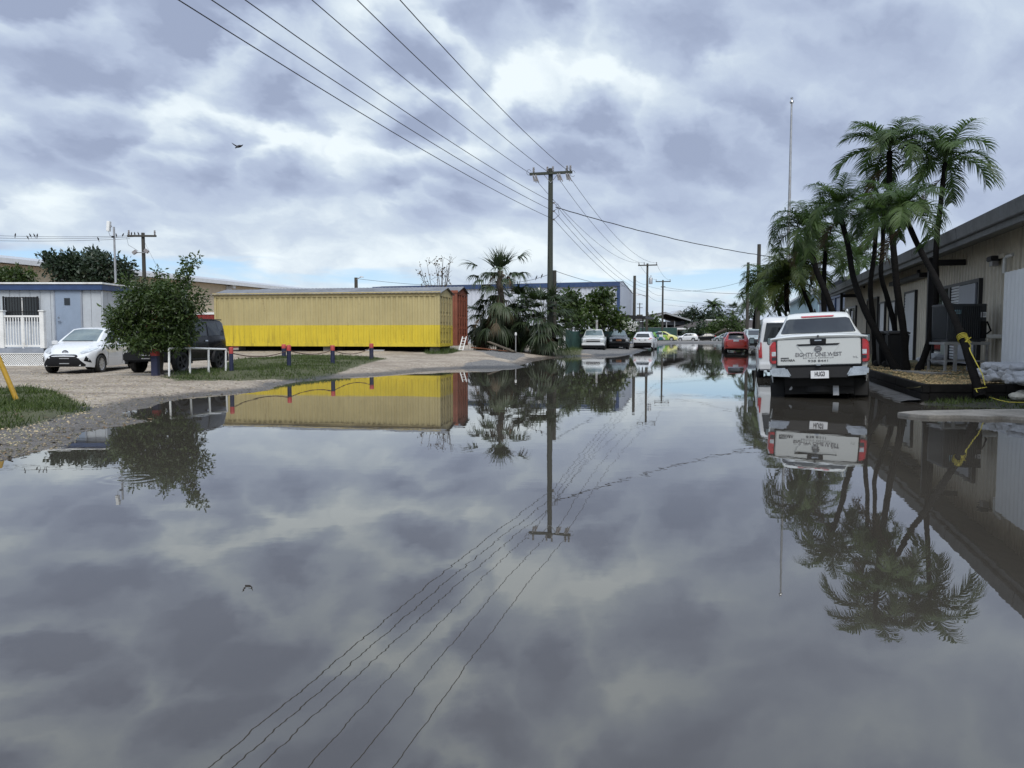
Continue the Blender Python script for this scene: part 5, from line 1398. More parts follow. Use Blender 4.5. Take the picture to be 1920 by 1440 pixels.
# bushes at the street end
for i, (lab, sp, Y, mm) in enumerate((
    ('dark rounded bush in front of the cream bungalow', [(1300, 625, 22, 12, 1), (1318, 618, 18, 12, 1)], 150, M['leaf_blue']),
    ('wide leaning tree half fallen across the bungalow front', [(1350, 610, 18, 14, 1), (1375, 606, 20, 15, 1), (1335, 622, 16, 12, 1), (1385, 620, 14, 14, .8)], 148, M['leaf']),
    ('windblown dark tree between the shed and the bungalow', [(1290, 596, 14, 14, 1), (1300, 586, 9, 10, .6), (1310, 600, 20, 12, 1), (1325, 592, 20, 10, 1), (1280, 602, 10, 10, .6)], 172, M['leaf_blue']),
    ('mid green tree in front of the dark shed', [(1225, 603, 9, 10, 1), (1218, 610, 8, 8, .7)], 152, M['leaf']),
    ('tree mass behind the tall left roofline of the street end', [(1352, 594, 18, 12, 1), (1335, 597, 20, 10, 1)], 176, M['leaf_blue']))):
    bush_px('bushy_tree', lab, sp, Y, mm, 30 + i, size=.6, twigs=60, nleaf=9, spread=1.0, tr=.25)
p0, p1 = P(1338, 628, 146), P(1362, 617, 145)
tag(MB().tube(wob(p0, p1, 5, .05, 3), [.16, .2, .24, .26, .26, .22], 8).build('fallen_trunk', M['bark'], smooth=True), 'pale fallen trunk leaning over the dark cars at the street end', 'trunk')

# ---- feather palms (crowns are shared meshes)
def frond(L, a0, bend, az, rs, npair=30, lw=.034, ll=.44, twist=.2):
    """arched rib with hanging leaflets on both sides -> strips"""
    V, F, T = [], [], []
    n = 14; pts = []; dirs = []; p = np.zeros(3); a = a0
    ca, sa = math.cos(az), math.sin(az)
    side = np.array([-sa, ca, 0.0])
    curl = rs.uniform(-.25, .25)
    for i in range(n + 1):
        f = i / n
        d = np.array([math.cos(a) * ca, math.cos(a) * sa, math.sin(a)]) + side * curl * f * f
        d /= np.linalg.norm(d); pts.append(p.copy()); dirs.append(d)
        p = p + d * L / n; a -= bend / n * (.5 + 1.1 * f)
    pts, dirs = np.array(pts), np.array(dirs)
    tint0 = rs.rand()
    for i in range(n):                      # rib
        k = len(V); w = .016 * (1 - .8 * i / n)
        for q, ww in ((pts[i], w), (pts[i + 1], w * .93)):
            V += [q - side * ww, q + side * ww, q + np.array([0, 0, -ww * 1.4])]
        F += [(k, k + 1, k + 4, k + 3), (k + 1, k + 2, k + 5, k + 4), (k + 2, k, k + 3, k + 5)]; T += [.9] * 6
    for j in range(npair):
        f = .13 + .87 * (j + .5) / npair
        x = f * n; i = min(n - 1, int(x)); q = pts[i] + (pts[i + 1] - pts[i]) * (x - i); d = dirs[i]
        nrm = np.cross(d, side); nrm *= np.sign(nrm[2] + 1e-6)
        prof = math.sin(min(1, f * 1.25 + .12) * math.pi * .62) ** .8 * (1.0 if f < .8 else 1 - (f - .8) * 2.2)
        l = ll * prof * rs.uniform(.85, 1.1)
        for sg in (1, -1):
            fw = .45 + .5 * f + rs.uniform(-.1, .1)
            g = side * sg + d * fw + nrm * (.55 + rs.uniform(-.35, .35)); g /= np.linalg.norm(g)
            k = len(V); w = lw * (.6 + .5 * prof) * .5
            wd = d - g * np.dot(d, g); wd /= np.linalg.norm(wd) + 1e-9
            c = q.copy(); gg = g.copy(); m_ = 3
            for s_ in range(m_ + 1):
                ws = w * (1.0, 1.15, .8, .08)[s_]
                V += [c - wd * ws, c + wd * ws]; T += [np.clip(tint0 * .6 + rs.rand() * .25 + .1, 0, 1)] * 2
                gg = gg + np.array([-.14, 0, -.26 - .16 * s_]); gg /= np.linalg.norm(gg); c = c + gg * l / m_
            for s_ in range(m_): F.append((k + 2 * s_, k + 2 * s_ + 1, k + 2 * s_ + 3, k + 2 * s_ + 2))
    return V, F, T
def palm_mesh(name, seed, m, L=1.85, nf=18, lean=(0, 0), ll=.64, npair=43, bend=(1.8, 2.7), lw=.026):
    rs = np.random.RandomState(seed); V, F, T = [], [], []
    for i in range(nf):
        az = i * 2.399 + rs.uniform(-.25, .25); f = i / (nf - 1)
        a0 = 1.35 - 1.3 * f + rs.uniform(-.15, .15)
        wind = .5 * math.cos(az - 2.6)
        v, q, t = frond(L * rs.uniform(.85, 1.1) * (1 - .15 * (1 - f)), a0, rs.uniform(*bend) * (1 - .25 * (1 - f)) - wind, az, rs, npair, lw, ll)
        n = len(V); V += v; F += [tuple(x + n for x in y) for y in q]; T += t
    # young spear and green crownshaft
    n = len(V); k = 8
    for r_, z in ((.055, -.55), (.075, -.35), (.06, -.1), (.03, .15), (.008, .75)):
        for j in range(k): V.append(np.array([r_ * math.cos(2 * math.pi * j / k), r_ * math.sin(2 * math.pi * j / k), z])); T.append(.75)
    for i in range(4):
        for j in range(k): F.append((n + i * k + j, n + i * k + (j + 1) % k, n + (i + 1) * k + (j + 1) % k, n + (i + 1) * k + j))
    V = np.array(V); V[:, 0] += lean[0] * np.clip(-V[:, 2], 0, 2); V[:, 1] += lean[1] * np.clip(-V[:, 2], 0, 2)
    me = bpy.data.meshes.new(name); o = raw(name, V, np.array(F), m, tint=T); me = o.data; bpy.data.objects.remove(o)
    return me
PM = [palm_mesh('palm_crown_a', 1, M['frond']), palm_mesh('palm_crown_b', 2, M['frond'], nf=20), palm_mesh('palm_crown_c', 3, M['frond'], nf=15), palm_mesh('palm_crown_lime', 4, M['frond_lime'])]
def palm(label, pts, top, rad, mesh, sc=1.0, rot=0.0, name='palm_tree', group='dark trunked palms along the right building', barkm=None, tilt=(0, 0), dead=1):
    """pts: list of (u, v, Y) along the trunk, bottom first; top: (u, v, Y) of the crown"""
    q = [P(*p) for p in pts] + [P(*top)]
    # smooth curve
    c = []
    for i in range(len(q) - 1):
        p0, p1, p2, p3 = q[max(i - 1, 0)], q[i], q[i + 1], q[min(i + 2, len(q) - 1)]
        for k in range(5):
            t_ = k / 5; c.append(.5 * ((2 * p1) + (p2 - p0) * t_ + (2 * p0 - 5 * p1 + 4 * p2 - p3) * t_ ** 2 + (3 * p1 - p0 - 3 * p2 + p3) * t_ ** 3))
    c.append(q[-1])
    t = thing(name, label, 'palm tree', q[0], 0, group)
    n = len(c); rr = [rad * (1.25 if i < 2 else 1.0 - .35 * i / n) * (1 + .05 * math.sin(i * 2.1)) for i in range(n)]
    MB().tube(c, rr, 10).build('trunk', barkm or M['trunk_dark'], t, world=True, smooth=True)
    if dead:
        rs_ = np.random.RandomState(int(top[0]))
        for k in range(dead):
            v_, f_, t_ = frond(1.2 * sc, -.5 - .2 * k, 1.3, 2.0 + k * 2.1, rs_, 22, .022, .4)
            raw('dead_frond', np.array(v_) + np.array(q[-1] - Vector((0, 0, .35))), np.array(f_), M['dead_frond'], t, world=True, tint=t_)
    o = link(bpy.data.objects.new('crown', mesh)); o.parent = t; o.location = q[-1] - q[0]; o.scale = (sc,) * 3
    o.rotation_euler = (tilt[0], tilt[1], rot)
    return t
palm('thick leaning palm with yellow rope tied round its trunk', [(1839, 746, 14.55), (1822, 690, 15.0), (1800, 622, 15.6), (1758, 530, 16.6), (1722, 462, 17.3)], (1694, 398, 17.7), 0.085, PM[0], .72, .4, tilt=(.1, -.2))
palm('tall palm curving right to the rightmost crown over the roof', [(1722, 696, 20.4), (1742, 640, 20.4), (1755, 560, 20.5), (1755, 470, 20.5), (1764, 380, 20.5)], (1772, 305, 20.5), .088, PM[2], .86, 1.3)
palm('tallest palm with straight dark trunk and the highest crown', [(1698, 697, 20.6), (1694, 620, 20.6), (1682, 540, 20.6), (1674, 450, 20.7), (1668, 370, 20.7)], (1668, 284, 20.8), .10, PM[1], .86, 0.2)
palm('palm bowed to the left with a crown left of the tallest palm', [(1682, 698, 21.5), (1655, 645, 22), (1622, 582, 22.5), (1600, 520, 23), (1590, 460, 23.3)], (1572, 392, 23.5), .105, PM[0], .80, 2.2)
palm('slender upright palm behind the bowed palm, crown hidden in the big crowns', [(1642, 684, 24.5), (1638, 610, 24.6), (1632, 540, 24.7), (1640, 470, 24.8)], (1643, 405, 24.8), .09, PM[2], .62, 4.0)
palm('s-curved thin palm behind the tallest palm', [(1672, 675, 23.5), (1678, 620, 23.5), (1664, 560, 23.6), (1652, 515, 23.6), (1655, 465, 23.7)], (1657, 395, 23.8), .085, PM[2], .58, 5.1)
palm('mid-distance palm leaning left behind the white van roof', [(1575, 640, 30), (1556, 570, 30), (1532, 510, 30.3), (1521, 470, 30.5)], (1512, 432, 30.8), .13, PM[1], 1.08, 3.1)
palm('second mid-distance palm close beside the leaning one', [(1550, 640, 32), (1545, 585, 32), (1545, 520, 32.3)], (1548, 470, 32.5), .12, PM[2], .85, .9)
palm('palm with bright yellow green crown above the white van', [(1482, 640, 41), (1477, 590, 41), (1474, 556, 41)], (1476, 532, 41), .15, PM[3], 1.35, 1.0)
palm('palm with yellow green crown left of the building corner', [(1533, 640, 40), (1522, 585, 40), (1508, 548, 40)], (1502, 505, 40), .12, PM[3], 1.3, 2.0)
palm('dark palm with low crown beside the timber poles', [(1470, 640, 50), (1462, 590, 50), (1452, 562, 50)], (1443, 536, 50), .13, PM[1], 1.45, 2.6)
palm('small palm crown showing over the roof edge', [(1600, 610, 47), (1606, 540, 47)], (1610, 492, 47), .12, PM[2], 1.4, .3)
palm('palm half behind the timber poles at the street end', [(1412, 640, 84), (1414, 600, 84), (1416, 585, 84)], (1416, 572, 84), .16, PM[0], 1.45, 1.7)
palm('full dark palm standing behind the bungalow roof', [(1338, 620, 180), (1338, 590, 180)], (1338, 576, 180), .3, palm_mesh('date_crown', 8, M['frond'], L=3.4, nf=22, ll=.8, npair=26, bend=(1.2, 1.9), lw=.12), .95, .5, dead=0, group='palms beyond the bungalow')
# ---- fan palms
def fan_leaf(rs, pet, a0, az, R_, nseg=22, droop=.5, tint=.5, arc=2.3, w=.5):
    V, F, T = [], [], []
    ca, sa = math.cos(az), math.sin(az); side = np.array([-sa, ca, 0.])
    a = a0; p = np.zeros(3); n = 6
    for i in range(n):
        d = np.array([math.cos(a) * ca, math.cos(a) * sa, math.sin(a)]); q = p + d * pet / n
        k = len(V); ww = .016
        V += [p - side * ww, p + side * ww, q - side * ww, q + side * ww]; F.append((k, k + 1, k + 3, k + 2)); T += [.8] * 4
        p = q; a -= droop / n
    up_ = np.cross(d, side); up_ *= np.sign(up_[2] + 1e-6)
    for j in range(nseg):
        th = (j / (nseg - 1) - .5) * 2 * arc
        l = R_ * (1 - .28 * abs(th) / arc) * rs.uniform(.72, 1.12); dj = droop * rs.uniform(.35, 1.5)
        g = d * math.cos(th) + side * math.sin(th) + up_ * (.12 + rs.uniform(-.08, .22))
        g /= np.linalg.norm(g); wd = np.cross(g, up_) + up_ * rs.uniform(-.5, .5); wd /= np.linalg.norm(wd) + 1e-9
        c = p.copy(); k = len(V); wseg = R_ * math.sin(arc / nseg) * w
        for s_ in range(5):
            ws = wseg * (.3, .95, .75, .4, .04)[s_]
            V += [c - wd * ws, c + wd * ws]; T += [np.clip(tint + rs.uniform(-.3, .3), 0, 1)] * 2
            if s_ >= 1: g = g + np.array([rs.uniform(-.1, .1), rs.uniform(-.1, .1), -.12 - .34 * s_ * dj]); g /= np.linalg.norm(g)
            c = c + g * l / 4
        for s_ in range(4): F.append((k + 2 * s_, k + 2 * s_ + 1, k + 2 * s_ + 3, k + 2 * s_ + 2))
    return V, F, T
def fan_crown(name, seed, nf, m, parent, loc, pet=(.8, 1.3), R_=.75, lo=-.9, hi=1.3, droop=(.4, 1.0), **k):
    rs = np.random.RandomState(seed); V, F, T = [], [], []
    for i in range(nf):
        f = i / max(1, nf - 1); az = i * 2.399 + rs.uniform(-.3, .3)
        v, q, t = fan_leaf(rs, rs.uniform(*pet), hi + (lo - hi) * f + rs.uniform(-.12, .12), az, R_ * rs.uniform(.85, 1.12), droop=rs.uniform(*droop), tint=rs.uniform(.2, .8), **k)
        n = len(V); V += v; F += [tuple(x + n for x in y) for y in q]; T += t
    o = raw(name, np.array(V) + np.array(loc), np.array(F), m, parent, world=True, tint=T)
    return o
def fan_palm(label, base, top, crowns, tr, seed, name='fan_palm', group=None):
    t = thing(name, label, 'palm tree', base, 0, group)
    MB().tube(wob(base, top, 6, .03, seed), np.linspace(tr * 1.3, tr * .9, 7).tolist(), 10).build('trunk', M['bark'], t, world=True, smooth=True)
    for i, (nm, nf, m, loc, kw) in enumerate(crowns): fan_crown(nm, seed * 10 + i, nf, m, t, loc, **kw)
    return t
b_ = P(937, 659, 44.6); b_.z = .35; tp = P(938, 545, 44.8); Z3 = lambda z: Vector((0, 0, z))
FD = dict(w=.58, nseg=20)
fan_palm('tall battered fan palm with a ragged upright top and hanging dead leaves', b_, tp + Z3(1.15),
    [('crown', 10, M['fan'], tp + Z3(.85), dict(lo=.85, hi=1.55, pet=(.25, .8), R_=1.25, droop=(.02, .25), arc=.8, **FD)),
     ('crown', 20, M['fan'], tp + Z3(.55), dict(lo=-.2, hi=1.15, pet=(1.1, 1.7), R_=1.2, droop=(.6, 1.4), arc=1.3, **FD)),
     ('crown', 26, M['fan'], tp + Z3(-.3), dict(lo=-1.0, hi=.35, pet=(1.1, 1.7), R_=1.25, droop=(.9, 1.4), arc=1.2, **FD)),
     ('crown', 22, M['fan'], tp + Z3(-1.2), dict(lo=-1.2, hi=-.1, pet=(.9, 1.5), R_=1.25, droop=(.6, 1.0), arc=1.2, **FD)),
     ('dead_skirt', 40, M['dead_frond'], tp + Z3(-.1), dict(lo=-1.5, hi=-.7, pet=(.8, 2.4), R_=1.1, droop=(.3, .7), arc=.7, **FD)),
     ('dead_skirt', 7, M['dead_frond'], tp + Vector((.15, -.1, 1.0)), dict(lo=.0, hi=.9, pet=(.4, .8), R_=.9, droop=(1.4, 2.2), arc=.8, **FD)), ('dead_skirt', 12, M['dead_frond'], tp + Z3(.9), dict(lo=-1.5, hi=-1.1, pet=(.3, .6), R_=.6, droop=(.1, .3), arc=.5, **FD))], .17, 3)
b_ = P(1022, 664, 44.2); b_.z = .18; tp = P(1018, 596, 44.2)
fan_palm('broad low fan palm in front of the tall utility pole', b_, tp,
    [('crown', 44, M['fan'], tp, dict(lo=-.55, hi=1.5, pet=(.9, 1.45), R_=1.2, droop=(.3, .9), arc=1.25, **FD)),
     ('crown', 26, M['fan'], tp + Z3(-.5), dict(lo=-1.15, hi=-.1, pet=(.9, 1.3), R_=1.2, droop=(.5, 1.0), arc=1.15, **FD)),
     ('dead_skirt', 30, M['dead_frond'], tp + Z3(-.3), dict(lo=-1.45, hi=-.8, pet=(.6, 1.2), R_=1.0, droop=(.2, .5), arc=.8, **FD))], .2, 4)
b_ = P(972, 661, 46.2); b_.z = .3; tp = P(968, 585, 46.4)
fan_palm('dark fan palm crowded between the tall and the low fan palm', b_, tp,
    [('crown', 36, M['fan'], tp, dict(lo=-.8, hi=1.3, pet=(.9, 1.4), R_=1.3, droop=(.5, 1.1), arc=1.2, **FD)), ('crown', 16, M['fan'], tp + Z3(-.7), dict(lo=-1.2, hi=-.3, pet=(.8, 1.2), R_=1.2, droop=(.5, .8), arc=1.1, **FD)), ('dead_skirt', 22, M['dead_frond'], tp + Z3(-.4), dict(lo=-1.5, hi=-.8, pet=(.7, 1.3), R_=1.0, droop=(.3, .6), arc=.8, **FD))], .18, 5)
b_ = P(905, 658, 46.6); b_.z = .35; tp = P(905, 600, 46.6)
fan_palm('dark fan palm beside the rust red container', b_, tp,
    [('crown', 32, M['fan'], tp, dict(lo=-1.0, hi=1.1, pet=(.8, 1.2), R_=1.2, droop=(.7, 1.2), arc=1.15, **FD)), ('dead_skirt', 20, M['dead_frond'], tp + Z3(-.3), dict(lo=-1.5, hi=-.7, pet=(.6, 1.2), R_=1.0, droop=(.2, .5), arc=.8, **FD))], .18, 6)
b_ = P(1374, 620, 176); b_.z = .2; tp = P(1374, 582, 176)
fan_palm('neat round fan palm standing alone behind the bungalow', b_, tp,
    [('crown', 30, M['fan'], tp, dict(lo=-.6, hi=1.4, pet=(1.0, 1.4), R_=1.3, droop=(.1, .5), arc=1.5, nseg=14)), ('dead_skirt', 14, M['dead_frond'], tp - Vector((0, 0, .3)), dict(lo=-1.4, hi=-.7, pet=(.9, 1.3), R_=1.1, droop=(.3, .5), arc=.9, nseg=12))], .28, 7)
# bare shrub behind the containers
t = thing('bare_tree', 'nearly leafless tree with thin branches behind the rust red container', 'tree', P(822, 640, 50)); w = MB(); rs_ = random.Random(9); tips = []
root = P(825, 640, 50); root.z = .3
for i in range(13):
    tp = P(785 + 76 * rs_.random(), 478 + 40 * rs_.random(), 50 + rs_.uniform(-.6, .6))
    mid_ = root.lerp(tp, .55); mid_.x = root.x + (tp.x - root.x) * .35
    pts = [root, root.lerp(mid_, .5), mid_, mid_.lerp(tp, .5) + Vector((rs_.uniform(-.1, .1), 0, .1)), tp]
    w.tube(pts, [.05, .04, .025, .016, .008], 5)
    for k in range(4):
        s_ = mid_.lerp(tp, rs_.uniform(.2, .9)); e_ = s_ + Vector((rs_.uniform(-.5, .5), rs_.uniform(-.2, .2), rs_.uniform(.1, .5))); w.tube([s_, s_.lerp(e_, .5) + Vector((0, 0, .04)), e_], [.012, .009, .005], 4); tips.append(e_)
    tips.append(tp)
w.build('trunk', M['bark'], t, world=True)
tips = [p for p in tips if rs_.random() < .45]
v, f, tn = leaf_cloud([tuple(p) for p in tips], 4, .17, 3, .12, .6); raw('crown', v, f, M['dead_frond'], t, world=True, tint=tn)
# ---------------------------------------------------------------- poles, wires, birds
def arc_pts(A, B, sag, n=18):
    A, B = Vector(A), Vector(B)
    return [A.lerp(B, i / n) - Vector((0, 0, 4 * sag * (i / n) * (1 - i / n))) for i in range(n + 1)]
def wire(label, A, B, sag, r=.014, group=None, n=18, name='power_line', cat='cable', wobble=0.0):
    pts = arc_pts(A, B, sag, n)
    if wobble:
        r_ = random.Random(3); pts = [p + Vector((r_.uniform(-1, 1), 0, r_.uniform(-1, 1))) * wobble for p in pts]
    return tag(MB().tube(pts, r, 5).build(name, M['wire'], smooth=True), label, cat, group)
def insulator(mb, p, h=.34, r=.075):
    mb.lathe([(r * .4, 0), (r, .25 * h), (r * .55, .35 * h), (r, .55 * h), (r * .55, .65 * h), (r * .9, .85 * h), (0, h)], 8, p)
def pole(label, base, top, r0, r1, m, arms=(), arm_rz=0.0, name='utility_pole', cat='pole', zb=0.0):
    b_ = Vector((base.x, base.y, zb)); t = thing(name, label, cat, b_)
    MB().tube([b_ - Vector((0, 0, .3)), b_.lerp(top, .5), top], [r0, (r0 + r1) / 2, r1], 14).build('shaft', m, t, world=True, smooth=True)
    mt = Matrix.Rotation(arm_rz, 4, 'Z')
    for z, hl, th, ins in arms:
        c = Vector((top.x, top.y, z)); a = MB(); a.box((0, 0, 0), (hl * 2, th, th * 1.15)); xf(a, Matrix.Translation(c + Vector((0, -r1 - th / 2, 0))) @ mt)
        a.build('crossarm', m, t, world=True, bevel=.01)
        for x in ins:
            i_ = MB(); insulator(i_, (x, 0, th * .55)); xf(i_, Matrix.Translation(c + Vector((0, -r1 - th / 2, 0))) @ mt); i_.build('insulator', M['porcelain'], t, world=True, smooth=True)
    return t
# the tall pole by the fan palms
PB_ = P(1031, 661, 45.5); PT = P(1032.5, 316, 45.5)
arz = -R(14)
t = pole('tall greenish timber power pole with laden crossarm behind the low fan palm', Vector((PT.x - .02, 45.5, 0)), PT, .19, .135, M['wood_green'], arms=((P(1032, 326, 45.5).z, 1.26, .13, (-1.02, -.2, .12, .95, 1.15)),), arm_rz=arz, zb=.2)
za = P(1032, 326, 45.5).z
def armp(x, dz=0, dy=-.2): 
    return Vector((PT.x + x * math.cos(arz), 45.5 + dy + x * math.sin(arz), za + dz))
for x in (-.45,.45):
    MB().tube([armp(x, -.02), Vector((PT.x, 45.5 - .15, za - .55))], .018, 5).build('brace', M['steel'], t, world=True)
for x in (-1.05, -.9, .38, .5, .9, 1.02):   # fuse cut-outs hanging from the arm
    f = MB(); p = armp(x, -.08, -.3); f.tube([p, p + Vector((.07, -.05, -.36))], .052, 8); f.tube([p + Vector((.02, -.1, -.05)), p + Vector((.18, -.12, -.46))], .03, 6); f.box(p + Vector((0, .04, -.02)), (.05, .14, .05))
    f.build('fuse_cutout', M['porcelain'], t, world=True, smooth=True)
for x, rr in ((-1.3, .13), (-.08, .11), (1.28, .14), (.98, .12)):
    c = armp(x, .1 if x < 1 else -.1); MB().tube([c + Vector((rr * math.cos(a), -.05, rr * 1.2 * math.sin(a))) for a in np.linspace(.2, 5.6, 20)], .011, 5).build('jumper', M['wire'], t, world=True)
for v in (381, 396.5, 412):
    z = P(1035, v, 45.5).z; s_ = MB().lathe([(.02, -.05), (.06, -.04), (.045, 0), (.06, .04), (.02, .05)], 10, (PT.x + .2, 45.5 - .1, z)); s_.box((PT.x + .15, 45.5 - .05, z), (.12, .05, .03))
    s_.build('spool_insulator', M['porcelain'], t, world=True)
MB().tube([Vector((PT.x + .2, 45.3, P(0, 396, 45.5).z)), Vector((PT.x + .48, 45.3, P(0, 390, 45.5).z)), Vector((PT.x + .42, 45.3, P(0, 383, 45.5).z)), Vector((PT.x + .28, 45.3, P(0, 386, 45.5).z))], .014, 5).build('jumper', M['wire'], t, world=True)
MB().tube([Vector((PT.x + .2, 45.3, P(0, 412, 45.5).z)), Vector((PT.x + .50, 45.3, P(0, 404, 45.5).z)), Vector((PT.x + .42, 45.3, P(0, 392, 45.5).z))], .014, 5).build('jumper', M['wire'], t, world=True)
p = P(1040, 507, 46.8)
t = pole('short dark timber pole just behind the tall power pole', p, p, .13, .11, M['wood_pole'], zb=.2)
# six spans coming overhead from behind the viewer
def span_through(label, A, u, v, Y, k, c, r, group):
    C = P(u, v, Y); pts = []
    for i in range(26):
        t_ = k * i / 25; p = A + (C - A) * t_; p = p - Vector((0, 0, c * t_ * (1 - t_) if t_ <= 1 else c * t_ * (1 - t_))); pts.append(p)
    return tag(MB().tube(pts, r, 5).build('power_line', M['wire'], smooth=True), label, 'cable', group)
gr = 'overhead spans running from the tall pole over the viewer'
for i, (x, u) in enumerate(((-1.22, 585), (-.12, 670), (1.05, 750))):
    span_through(('left of the three high wires from the tall pole crossarm, passing overhead', 'middle one of the three high wires from the tall pole crossarm, passing overhead', 'right of the three high wires from the tall pole crossarm, passing overhead')[i], armp(x, .02, -.3), u, 0, 19.2, 1.95, .9, .0135, gr)
for i, (v, u) in enumerate(((381, 460), (396.5, 397), (412, 335))):
    span_through(('topmost of three lower wires fixed to the shaft of the tall pole, passing overhead', 'middle one of three lower wires fixed to the shaft of the tall pole, passing overhead', 'lowest of three lower wires fixed to the shaft of the tall pole, passing overhead')[i], Vector((PT.x + .2, 45.4, P(0, v, 45.5).z)), u, 0, (16.6, 15.8, 15.0)[i], 1.95, 1.0, .013, gr)
# poles along the street
p2 = P(1214, 494, 102)
t = pole('power pole with crossarm and transformer farther along the left kerb', p2, p2, .20, .13, M['wood_pole'], arms=((P(0, 497.5, 102).z, 1.25, .13, (-1.15, -.45, 1.15)),), arm_rz=-R(16), zb=.1)
tm = MB().lathe([(.0, -.4), (.24, -.4), (.25, .35), (.2, .42), (0, .45)], 14, (p2.x + .42, 101.8, P(0, 527, 102).z)); tm.tube([(p2.x + .42, 101.8, P(0, 527, 102).z + .4), (p2.x + .45, 101.8, P(0, 527, 102).z + .75)], .05, 6); tm.build('transformer', M['steel'], t, world=True, smooth=True)
la = MB(); a = P(1212, 556, 101.8); la.tube([a, a + Vector((-.7, -.2, .22)), a + Vector((-1.05, -.3, .22))], .035, 6); la.build('lamp_arm', M['steel'], t, world=True)
MB().hexa([a + Vector(q_) for q_ in ((-1.55, -.42, .17), (-1.0, -.42, .15), (-1.0, -.2, .15), (-1.55, -.2, .17))], [a + Vector(q_) for q_ in ((-1.5, -.4, .25), (-1.0, -.4, .29), (-1.0, -.22, .29), (-1.5, -.22, .25))]).build('lamp_head', M['steel'], t, world=True)
p3 = P(1243, 525, 136)
pole('power pole with two crossarms, third along the left kerb', p3, p3, .2, .14, M['wood_pole'], arms=((P(0, 528, 136).z, 1.3, .14, (-1.2, 1.2)), (P(0, 538, 136).z, .4, .12, ())), arm_rz=-R(10), zb=.1)
p4 = P(1190, 517, 90)
pole('plain timber pole without crossarm right of the pale warehouse', p4, p4, .2, .16, M['wood_pole'], zb=.1)
p5 = P(1199.5, 568, 210)
pole('thin distant pole with three short crossarms between the nearer poles', p5, p5, .16, .12, M['wood_pole'], arms=((P(0, 570, 210).z, .8, .12, ()), (P(0, 577, 210).z, .8, .12, ()), (P(0, 591, 210).z, .8, .3, ())), zb=.1)
p6 = P(1403, 492, 71)
pole('plain timber pole standing by the red hatchback', p6, p6, .16, .12, M['wood_pole'], zb=.05)
p7 = P(1423.5, 458, 76)
pole('taller timber pole behind the grey green car', p7, p7, .24, .17, M['wood_pole'], zb=.1)
gr = 'wires between the tall pole and the poles down the street'
for i, (x0, x1) in enumerate(((-.95, -1.15), (.42, -.45), (1.1, 1.15))):
    wire(('high wire from the left end of the tall pole crossarm to the second pole', 'high wire from the middle of the tall pole crossarm to the second pole', 'high wire from the right end of the tall pole crossarm to the second pole')[i], armp(x0, -.25, -.1), Vector((p2.x + x1, 101.7, P(0, 493, 102).z)), 1.25, .013, gr)
for i, v in enumerate((381, 396.5, 412)):
    wire(('topmost of three low wires down the street from the tall pole', 'middle one of three low wires down the street from the tall pole', 'lowest of three low wires down the street from the tall pole')[i], Vector((PT.x + .22, 45.5, P(0, v, 45.5).z)), Vector((p2.x, 101.8, P(0, 541 + i * 7, 102).z)), .95, .013, gr)
for i, x in enumerate((-1.15, 1.15)):
    wire(('left high wire from the second pole to the third pole', 'right high wire from the second pole to the third pole')[i], Vector((p2.x + x, 102, P(0, 493, 102).z)), Vector((p3.x + x, 135.8, P(0, 524.5, 136).z)), .6, .014)
for i, v in enumerate((541, 552)):
    wire(('upper low wire from the second pole to the third pole', 'lower of the low wires from the second pole to the third pole')[i], Vector((p2.x, 102, P(0, v, 102).z)), Vector((p3.x, 136, P(0, v + 12, 136).z)), .4, .016)
wire('thick twisted service cable from the tall pole to the building on the right', Vector((PT.x + .3, 45.4, P(0, 389, 45.5).z)), P(1475, 485, 58), .35, .028, n=40, wobble=.012)
A = Vector((p3.x, 136, P(0, 538, 136).z))
wire('long sagging wire from the third pole to the taller right pole', A, Vector((p7.x, 76, P(0, 552, 76).z)), .25, .022)
wire('wire rising from the second pole to the plain right pole', Vector((p2.x, 102, P(0, 536, 102).z)), Vector((p6.x, 71, P(0, 525, 71).z)), .85, .015)
wire('wire between the plain left pole and the second pole', Vector((p4.x, 90, P(0, 524, 90).z)), Vector((p2.x, 102, P(0, 533, 102).z)), .2, .016)
wire('lower far wire crossing from the third pole to the right', Vector((p3.x, 136, P(0, 561, 136).z)), P(1500, 578, 120), .3, .018)
wire('faint lowest far wire crossing from the third pole to the right', Vector((p3.x, 136, P(0, 571, 136).z)), P(1500, 586, 125), .3, .016)
wire('slack wire from the short pole over the pale warehouse roof', P(1041, 508, 46.8), P(1178, 536, 84), .3, .016)
wire('wire from the short pole across to the battered fan palm', P(1038, 511, 46.8), P(930, 527, 60), .3, .014)
wire('wire from the right pole top into the near palms', Vector((p7.x, 76, P(0, 500, 76).z)), P(1530, 510, 70), .1, .016)
# flagpole
p = P(1478, 640, 56); tp = P(1484.5, 193, 56)
t = thing('flagpole', 'very tall thin silver flagpole with a ball finial and no flag', 'flagpole', (tp.x, 56, .2))
MB().tube([Vector((tp.x, 56, .1)), Vector((tp.x, 56, 9)), tp], [.15, .11, .06], 12).build('shaft', M['steel'], t, world=True, smooth=True)
fn = MB().lathe([(.05, -.12), (.09, -.1), (.15, 0), (.13, .09), (.06, .14), (.05, .2), (.1, .26), (.09, .34), (0, .38)], 14, (tp.x, tp.y, tp.z + .05)); fn.build('finial', M['chrome'], t, world=True, smooth=True)
MB().tube([Vector((tp.x - .16, 55.9, 1.2)), Vector((tp.x - .09, 55.9, tp.z - .2))], .008, 4).build('halyard', M['wire'], t, world=True)
